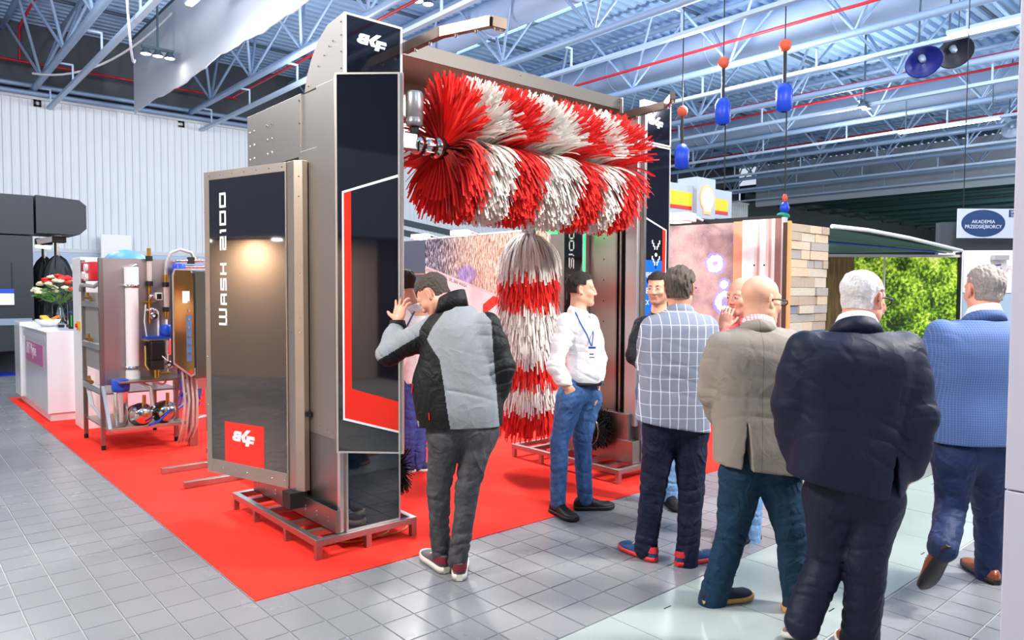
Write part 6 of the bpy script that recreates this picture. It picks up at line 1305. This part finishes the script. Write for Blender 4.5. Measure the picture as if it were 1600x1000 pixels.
# ---- 2 man in white shirt, hands in pockets
J = dict(pelvis=(0.045, 0.000, 0.955), hipL=(0.115, 0.070, 0.841), hipR=(-0.021, -0.070, 0.861), knL=(0.078, 0.060, 0.524), knR=(-0.102, -0.060, 0.539), anL=(0.101, 0.060, 0.146), anR=(-0.109, -0.060, 0.160),
 shL=(0.137, 0.140, 1.408), shR=(-0.067, -0.130, 1.419), elL=(0.204, 0.160, 1.121), wrL=(0.189, 0.060, 0.962), elR=(-0.136, -0.170, 1.105), wrR=(-0.056, -0.160, 0.953), neck=(0.032, 0.000, 1.489), head=(0.059, 0.010, 1.654))
p2 = person(dict(loc=(3.867, 3.725, 0.000), label='young man in white shirt and jeans with a lanyard, hands in pockets', J=J, look=(93, 2, 0), skin=SKIN_A, hs=.99,
 hair=(HAIR_DARK, .010, [lambda u, v, w: np.where(v > .03, -(w-.066-.35*(v-.03)), np.where(v > -.03, -(w-.034), -(w+.03+.7*(-.03-v)*0)))+0*u, EAR], .0018), feet=dict(L=dict(ang=84), R=dict(ang=148)),
 shoe=dict(up=BSHOE, sole=BSHOE, L=.29, hi=.105, lace=DARK),
 hands=[dict(w=(-0.056, -0.160, 0.962), d=(.5, .15, -1), n=(.2, -1, .1), curl=(15, 15, 15, 15), thumb=(-1, 20, .2), fine=False), dict(w=(0.189, 0.060, 0.967), d=(.0, -.3, -1), n=(1, -.2, .1), curl=(10, 10, 10, 10), thumb=(1, 20, .2), fine=False)],
 clothes=[trousers(DENIM, J=J, hip=.095, thigh=.090, knee=.070, calf=.064, hem=.056, fold=.008, name='jeans'),
  jacket(WSHIRT, [(0.956, 0.081, 0.000, 0.111, 0.125), (1.027, 0.080, 0.000, 0.125, 0.140), (1.169, 0.072, 0.000, 0.137, 0.150), (1.311, 0.061, 0.000, 0.137, 0.160), (1.405, 0.046, 0.000, 0.113, 0.150), (1.456, 0.037, 0.000, 0.075, 0.100)], J, name='shirt', sh=.066, el=.060, wr=.047, amp=.010, wob=.004, cuffx=.02, hemcut=((0.045, 0.000, 0.969), (.0, 0, -1)),
   folds=[((0.133, -0.050, 1.080), (.5, 0, 1), .07, .006, .12, 0), ((-0.036, -0.100, 1.247), (.4, 0, 1), .06, .006, .1, 1)])]))
ring_collar(p2, 'shirt_collar', (0.041, 0.000, 1.470), .062, .045, 100, WSHIRT, tilt=.35, open_=.35, fl=.018)
g = MB(); zb = 0.965; c = (0.074, 0.000, 0.965); g.tube([(c[0]+.128*math.cos(t), c[1]+.125*math.sin(t), zb-.0) for t in np.linspace(0, 2*math.pi, 25)], .016, 6); b = g.build('belt', BLACKP, p2)
MB().box(c[0]+.118, c[0]+.148, c[1]-.045, c[1]+.005, zb-.02, zb+.02).build('buckle', CHROME, b)
M_LAN = mat('blue_lanyard', (24, 70, 140), .7)
g = MB(); g.tube([(0.006, -0.075, 1.487), (0.036, -0.160, 1.412), (0.080, -0.185, 1.331), (0.112, -0.190, 1.250)], .0055, 4); g.tube([(0.099, -0.030, 1.476), (0.124, -0.110, 1.410), (0.127, -0.170, 1.330), (0.116, -0.190, 1.250)], .0055, 4); ly = g.build('lanyard', M_LAN, p2)
cb = (0.116, -0.200, 1.191); g = MB().box(cb[0]-.026, cb[0]+.026, cb[1]-.002, cb[1]+.002, cb[2]-.055, cb[2]+.055); bd = g.build('badge', WHITEP, ly); g = MB().box(cb[0]-.026, cb[0]+.026, cb[1]-.0035, cb[1]-.002, cb[2]+.043, cb[2]+.057).box(cb[0]-.018, cb[0]+.012, cb[1]-.0035, cb[1]-.002, cb[2]+.0, cb[2]+.008).box(cb[0]-.018, cb[0]+.018, cb[1]-.0035, cb[1]-.002, cb[2]-.022, cb[2]-.016); g.build('badge_print', M_LAN, bd)

# ---- 3 man in white shirt behind the open door
J = dict(pelvis=(0.018, 0.000, 0.857), hipL=(-0.028, 0.000, 0.799), hipR=(0.069, 0.050, 0.793), knL=(-0.029, 0.000, 0.453), knR=(0.050, 0.060, 0.430), anL=(-0.052, 0.000, 0.116), anR=(0.052, 0.040, 0.125),
 shL=(-0.070, -0.100, 1.423), shR=(0.095, 0.120, 1.416), elL=(-0.115, -0.100, 1.123), wrL=(-0.130, -0.150, 0.959), elR=(0.119, 0.120, 1.107), wrR=(0.109, 0.000, 0.915), neck=(0.001, 0.000, 1.499), head=(-0.084, 0.000, 1.699))
p3 = person(dict(loc=(3.618, 5.473, 0.000), label='man in white shirt and jeans half hidden behind the open black door', J=J, look=(-70, 10, 0), skin=SKIN_A, face=False,
 hair=(HAIR_DARK, .008, hl_full(), .0012), feet=dict(L=dict(ang=-100), R=dict(ang=-75)), shoe=dict(up=mat('navy_trainer', (30, 40, 80), .6), sole=WSOLE, lace=WHITEPL),
 clothes=[trousers(DENIMD, J=J, hip=.09, thigh=.085, knee=.068, calf=.066, hem=.058, fold=.009, name='jeans'), jacket(WSHIRT, [(0.811, 0.023, 0.000, 0.109, 0.120), (1.030, 0.024, 0.000, 0.126, 0.140), (1.317, 0.018, 0.000, 0.126, 0.150), (1.408, 0.018, 0.000, 0.091, 0.100)], J, name='shirt', sh=.062, el=.055, wr=.045, amp=.006)]))
ring_collar(p3, 'shirt_collar', (0.001, 0.000, 1.465), .060, .045, -80, WSHIRT, tilt=.3, fl=.014); MB().tube([(0.060, 0.030, 1.522), (0.018, -0.120, 1.424), (-0.027, -0.160, 1.324)], .006, 4).build('lanyard', M_LAN, p3)

# ---- 4 dark-haired man in dark jacket facing us
J = dict(pelvis=(-0.013, 0.000, 0.932), hipL=(0.047, 0.000, 0.873), hipR=(-0.071, 0.000, 0.873), knL=(0.067, -0.020, 0.492), knR=(-0.053, 0.020, 0.483), anL=(0.086, 0.000, 0.130), anR=(-0.052, 0.050, 0.126),
 shL=(0.098, 0.000, 1.384), shR=(-0.136, 0.000, 1.383), elL=(0.146, -0.020, 1.131), wrL=(0.011, -0.160, 1.048), elR=(-0.200, -0.050, 1.152), wrR=(-0.107, -0.180, 1.060), neck=(-0.006, 0.020, 1.470), head=(-0.022, 0.000, 1.666))
p4 = person(dict(loc=(4.510, 3.427, 0.000), label='dark-haired man in a black jacket facing us behind the checked jacket', J=J, look=(-148, 4, 0), skin=SKIN_A, stubble=STUB,
 hair=(HAIR_DARK, .009, hl_full(.066, -.05, .0), .0013), feet=dict(L=dict(ang=170), R=dict(ang=190)), shoe=dict(up=BSHOE, sole=BSHOE, lace=DARK),
 clothes=[trousers(DENIML, J=J, hip=.10, thigh=.09, knee=.072, calf=.07, hem=.064, fold=.008, name='jeans'), jacket(cloth('black_jacket', (22, 24, 30), .7, 200, .2, .5, 7), [(0.972, -0.016, 0.000, 0.135, 0.130), (1.080, -0.017, 0.000, 0.149, 0.150), (1.276, -0.017, 0.000, 0.156, 0.150), (1.384, -0.019, 0.000, 0.127, 0.140), (1.442, -0.019, 0.000, 0.078, 0.100)], J, sh=.070, el=.062, wr=.05, amp=.008)]))
ring_collar(p4, 'jacket_collar', (-0.010, 0.000, 1.447), .066, .045, 200, MATS['black_jacket'], tilt=.3)

# ---- 5 checked jacket
M_CHECK = checks('blue_grey_check', (122, 130, 150), (226, 230, 240), .052, .078, .0042, .0036, (140, 148, 166))
J = dict(pelvis=(0.039, 0.000, 0.907), hipL=(-0.042, 0.000, 0.817), hipR=(0.129, 0.000, 0.817), knL=(-0.092, 0.000, 0.447), knR=(0.138, -0.020, 0.430), anL=(-0.121, 0.030, 0.129), anR=(0.110, -0.060, 0.051),
 shL=(-0.104, 0.000, 1.423), shR=(0.213, 0.000, 1.432), elL=(-0.113, 0.100, 1.196), wrL=(-0.056, 0.220, 1.029), elR=(0.277, 0.080, 1.208), wrR=(0.290, 0.240, 1.093), neck=(0.062, 0.020, 1.516), head=(0.062, 0.030, 1.663))
p5 = person(dict(loc=(3.611, 2.672, 0.000), label='man in a blue-grey windowpane check jacket standing with his back to us', J=J, look=(27, 4, 0), skin=SKIN_C, hs=1.04, face=False,
 hair=(HAIR_GREY, .012, hl_full(.062, -.062, -.004), .0022), feet=dict(L=dict(ang=-35), R=dict(ang=62)),
 shoe=dict(up=mat('blue_running_shoe', (30, 72, 120), .6, var=.1), sole=mat('red_sole', (222, 52, 58), .5), L=.29, hi=.095, lace=WHITEPL, accent=mat('red_heel', (206, 44, 54), .6)),
 clothes=[trousers(NAVYT, J=J, hip=.102, thigh=.095, knee=.078, calf=.073, hem=.070, fold=.008),
  jacket(M_CHECK, [(0.787, 0.013, 0.000, 0.233, 0.150), (0.927, 0.017, 0.000, 0.215, 0.150), (1.083, 0.021, 0.000, 0.205, 0.150), (1.239, 0.034, 0.000, 0.205, 0.155), (1.375, 0.044, 0.000, 0.216, 0.150), (1.448, 0.050, 0.000, 0.193, 0.140), (1.494, 0.050, 0.000, 0.147, 0.110), (1.532, 0.055, 0.010, 0.081, 0.085)], J, sh=.072, el=.064, wr=.052, hemcut=((0.012, 0.000, 0.833), (-.16, 0, -1)), amp=.006, wob=.003,
   folds=[((-0.015, -0.140, 1.138), (.3, 0, 1), .10, .004, .14, 0), ((-0.121, -0.100, 1.247), (1, 0, .3), .07, .004, .1, 0)])], glasses=(None, .0018)))
ring_collar(p5, 'jacket_collar', (0.062, 0.020, 1.505), .070, .042, 10, M_CHECK, tilt=.35, ry=.066, fl=.018)

# ---- 6 man with hand at chin
J = dict(pelvis=(0.023, 0.000, 0.933), hipL=(0.084, 0.000, 0.848), hipR=(-0.026, 0.000, 0.848), knL=(0.074, 0.000, 0.445), knR=(-0.011, 0.050, 0.432), anL=(0.064, 0.000, 0.070), anR=(-0.041, 0.100, 0.071),
 shL=(0.124, 0.000, 1.374), shR=(-0.079, 0.020, 1.372), elL=(0.136, -0.050, 1.149), wrL=(-0.028, -0.200, 1.104), elR=(-0.155, -0.080, 1.172), wrR=(-0.169, -0.130, 1.405), neck=(0.010, 0.000, 1.458), head=(-0.022, 0.000, 1.612))
p6 = person(dict(loc=(4.270, 2.573, 0.000), label='balding man in a pink shirt holding a hand to his chin', J=J, look=(-122, 6, 0), skin=SKIN_C,
 feet=dict(L=dict(ang=-120), R=dict(ang=-150)), shoe=dict(up=BSHOE, sole=RUB, lace=DARK, L=.30),
 hands=[dict(w=(-0.169, -0.130, 1.405), d=(.18, .05, 1), n=(-.4, -.9, .0), curl=(48, 55, 58, 60), spread=(6, 2, -2, -6), thumb=(1, 40, .5), s=1.0)],
 clothes=[trousers(DENIML, J=J, hip=.10, thigh=.092, knee=.076, calf=.074, hem=.068, fold=.008, name='jeans'), jacket(cloth('pink_shirt', (238, 124, 132), .8, 300, .1, .5, 8, .04), [(0.870, 0.024, 0.000, 0.118, 0.140), (1.081, 0.025, 0.000, 0.130, 0.150), (1.291, 0.021, 0.000, 0.138, 0.150), (1.383, 0.024, 0.000, 0.109, 0.140), (1.433, 0.014, 0.000, 0.058, 0.100)], J, name='shirt', sh=.066, el=.058, wr=.046)]))
ring_collar(p6, 'shirt_collar', (0.006, 0.000, 1.445), .063, .045, -122, MATS['pink_shirt'], tilt=.35, open_=.3, fl=.016)

# ---- 7 bald man in grey jacket
J = dict(pelvis=(0.021, 0.000, 0.791), hipL=(-0.078, 0.000, 0.690), hipR=(0.106, 0.000, 0.690), knL=(-0.123, 0.020, 0.368), knR=(0.174, -0.030, 0.376), anL=(-0.202, 0.020, 0.077), anR=(0.196, -0.050, 0.081),
 shL=(-0.196, 0.000, 1.365), shR=(0.149, 0.000, 1.379), elL=(-0.228, 0.060, 1.116), wrL=(-0.138, 0.200, 0.928), elR=(0.237, 0.060, 1.118), wrR=(0.254, 0.180, 0.916), neck=(-0.005, 0.020, 1.457), head=(0.019, 0.040, 1.600))
p7 = person(dict(loc=(3.443, 1.982, 0.000), label='bald man with black glasses in a grey linen jacket and petrol trousers', J=J, look=(67, 6, 0), skin=SKIN_A, hs=1.05, fat=.008,
 feet=dict(L=dict(ang=72), R=dict(ang=58)), shoe=dict(up=mat('navy_suede_shoe', (22, 38, 58), .85), sole=mat('tan_sole', (200, 150, 84), .6), L=.29, hi=.08, lace=NAVYT),
 clothes=[trousers(TEALT, J=J, hip=.104, thigh=.099, knee=.080, calf=.074, hem=.070, fold=.009),
  jacket(GREYJ, [(0.681, 0.019, 0.000, 0.244, 0.150), (0.832, 0.013, 0.000, 0.246, 0.155), (1.000, -0.000, 0.000, 0.243, 0.150), (1.133, -0.009, 0.000, 0.242, 0.150), (1.267, -0.012, 0.000, 0.249, 0.155), (1.350, -0.013, 0.000, 0.229, 0.150), (1.406, -0.014, 0.000, 0.189, 0.130), (1.458, -0.015, 0.010, 0.113, 0.090)], J, sh=.074, el=.064, wr=.052, hemcut=((0.022, 0.000, 0.730), (-.12, 0, -1)), vents=[((*(-0.096, 0.000, 0.998)[:1], 0, 0.992, .0), .10, -.02)], amp=.007,
   folds=[((-0.037, -0.150, 1.121), (.15, 0, 1), .12, .004, .16, 0), ((-0.183, -0.100, 1.210), (1, 0, .4), .08, .005, .12, 0)])], glasses=(None, .0036)))
ring_collar(p7, 'shirt_collar', (-0.002, 0.020, 1.451), .072, .050, 20, checks('pink_check_shirt', (236, 236, 240), (224, 140, 150), .014, .014, .004, .004), tilt=.4, ry=.072)
ring_collar(p7, 'jacket_collar', (-0.011, 0.010, 1.431), .080, .040, 10, GREYJ, tilt=.42, ry=.078, fl=.020)

# ---- 8 man in navy suit
J = dict(pelvis=(0.006, 0.000, 0.826), hipL=(-0.062, 0.020, 0.734), hipR=(0.105, 0.000, 0.740), knL=(-0.067, 0.060, 0.437), knR=(0.054, -0.050, 0.456), anL=(-0.174, 0.000, 0.233), anR=(0.052, -0.020, 0.086),
 shL=(-0.210, 0.000, 1.395), shR=(0.224, 0.000, 1.396), elL=(-0.252, 0.040, 1.141), wrL=(-0.212, 0.100, 0.917), elR=(0.261, -0.060, 1.109), wrR=(0.261, 0.000, 0.847), neck=(0.027, 0.030, 1.499), head=(0.070, 0.060, 1.615))
p8 = person(dict(loc=(3.239, 1.416, 0.000), label='white-haired man in a dark navy suit walking away, hand in pocket', J=J, look=(56, 7, 0), skin=SKIN_C, hs=1.06, fat=.006,
 hair=(HAIR_WHITE, .0045, [lambda u, v, w: np.where(v > -.035, np.where(w > .05, np.maximum(.004, v*0+.003), -(w+.012)), np.where(w > .115, .004, -(w+.052)))+0*u, lambda u, v, w: v-.030+0*u+0*w, EAR], .0012), 
 feet=dict(L=dict(heel=(-0.197, -0.070, 0.121), ang=6, pitch=24), R=dict(ang=8)), shoe=dict(up=[BROWNL], sole=WSOLE, L=.30, hi=.078, lace=NAVYT),
 hands=[dict(w=(0.264, 0.000, 0.847), d=(-.3, .2, -1), n=(.6, -.8, 0), curl=(10, 10, 10, 10), fine=False)],
 clothes=[trousers(NAVYS, J=J, hip=.118, thigh=.108, knee=.086, calf=.080, hem=.078, fold=.009),
  jacket(NAVYJ, [(0.669, -0.030, 0.000, 0.233, 0.160), (0.841, -0.025, 0.000, 0.253, 0.170), (0.985, -0.017, 0.000, 0.252, 0.170), (1.127, -0.009, 0.000, 0.252, 0.165), (1.269, -0.001, 0.000, 0.268, 0.170), (1.366, 0.005, 0.000, 0.265, 0.165), (1.422, 0.009, 0.000, 0.225, 0.140), (1.472, 0.014, 0.010, 0.145, 0.100)], J, sh=.082, el=.076, wr=.062, hemcut=((-0.050, 0.000, 0.791), (-.22, 0, -1)), vents=[((*(0.133, 0.000, 0.984)[:1], 0, 0.978, -.02), .12, -.02)], amp=.007,
   folds=[((-0.076, -0.160, 1.152), (.2, 0, 1), .12, .004, .16, 0), ((-0.209, -0.120, 1.254), (1, 0, .5), .09, .006, .12, 0), ((0.124, -0.120, 0.982), (.6, 0, 1), .09, .006, .12, 0)])], glasses=(None, .0036)))
ring_collar(p8, 'shirt_collar', (0.027, 0.030, 1.490), .073, .046, 20, WSHIRT, tilt=.42, ry=.073); ring_collar(p8, 'jacket_collar', (0.017, 0.020, 1.468), .082, .042, 10, NAVYJ, tilt=.42, ry=.080, fl=.022)
g = MB()
for k in range(4): g.sphere((0.258, -0.070, 0.910)[:2]+(0.875+.019*k,), .007, 8, 5)
g.build('cuff_buttons', BLACKP, p8)

# ---- 9 man in blue jacket walking away
M_BLUEJ = checks('blue_fine_check', (64, 90, 138), (92, 118, 166), .012, .012, .003, .003, (72, 98, 146))
J = dict(pelvis=(-0.013, 0.000, 0.851), hipL=(-0.106, 0.000, 0.775), hipR=(0.084, 0.030, 0.769), knL=(-0.082, 0.050, 0.519), knR=(0.222, 0.200, 0.389), anL=(-0.244, -0.160, 0.380), anR=(0.263, 0.260, 0.095),
 shL=(-0.200, 0.000, 1.431), shR=(0.213, 0.000, 1.433), elL=(-0.213, 0.050, 1.221), wrL=(-0.128, 0.150, 1.015), elR=(0.331, 0.060, 1.222), wrR=(0.374, 0.140, 1.001), neck=(0.033, 0.020, 1.540), head=(0.052, 0.050, 1.659))
p9 = person(dict(loc=(4.396, 1.266, 0.000), label='grey-haired man in a light blue jacket walking away, heel lifted', J=J, look=(2, 4, 0), skin=SKIN_C, hs=1.06, face=False,
 hair=(HAIR_SILV, .0055, hl_full(.085, -.058, -.002), .0013), feet=dict(L=dict(heel=(-0.283, -0.270, 0.366), ang=-14, pitch=62), R=dict(ang=4)), shoe=dict(up=BROWNL, sole=BSHOE, L=.30, hi=.078, lace=BSHOE),
 clothes=[trousers(cloth('navy_dress_trousers', (30, 44, 80), .6, 500, .1, .5, 5), J=J, hip=.104, thigh=.098, knee=.080, calf=.073, hem=.070, fold=.008),
  jacket(M_BLUEJ, [(0.818, 0.016, 0.000, 0.259, 0.150), (0.955, 0.008, 0.000, 0.269, 0.155), (1.126, 0.006, 0.000, 0.258, 0.150), (1.263, 0.002, 0.000, 0.265, 0.155), (1.365, 0.002, 0.000, 0.261, 0.150), (1.439, 0.006, 0.000, 0.220, 0.130), (1.500, 0.018, 0.010, 0.132, 0.090)], J, sh=.074, el=.064, wr=.054, hemcut=((-0.047, 0.000, 0.851), (0, 0, -1)), amp=.007)]))
ring_collar(p9, 'shirt_collar', (0.034, 0.020, 1.523), .069, .045, 0, WSHIRT, tilt=.35); ring_collar(p9, 'jacket_collar', (0.034, 0.020, 1.502), .078, .036, 0, M_BLUEJ, tilt=.4, ry=.074, fl=.02)

# ---- 10 someone behind the gold-fronted control cabinet: the legs show below it
J = dict(pelvis=(-0.013, 0.000, 0.870), hipL=(-0.053, 0.000, 0.792), hipR=(0.035, 0.000, 0.792), knL=(-0.100, 0.050, 0.423), knR=(0.020, 0.000, 0.399), anL=(-0.175, 0.120, 0.107), anR=(-0.005, 0.000, 0.075),
 shL=(-0.123, 0.000, 1.378), shR=(0.111, 0.000, 1.379), elL=(-0.156, 0.000, 1.144), wrL=(-0.107, -0.050, 0.922), elR=(0.137, 0.000, 1.145), wrR=(0.126, -0.050, 0.923), neck=(-0.005, 0.000, 1.476), head=(-0.003, 0.000, 1.632))
p10 = person(dict(loc=(3.697, 11.520, 0.000), label='person in blue jeans mostly hidden behind the control cabinet', J=J, look=(180, 0, 0), skin=SKIN_A, face=False, hair=(HAIR_DARK, .01, hl_full(), .001),
 feet=dict(L=dict(ang=190), R=dict(ang=175)), shoe=dict(up=BSHOE, sole=BSHOE),
 clothes=[trousers(DENIM, J=J, hip=.095, thigh=.088, knee=.07, calf=.066, hem=.06, fold=.006, name='jeans'), jacket(SOFTK, [(0.773, -0.014, 0.000, 0.108, 0.130), (1.164, -0.009, 0.000, 0.117, 0.140), (1.379, -0.006, 0.000, 0.098, 0.120)], J, name='jacket', sh=.06, el=.055, wr=.045)]))
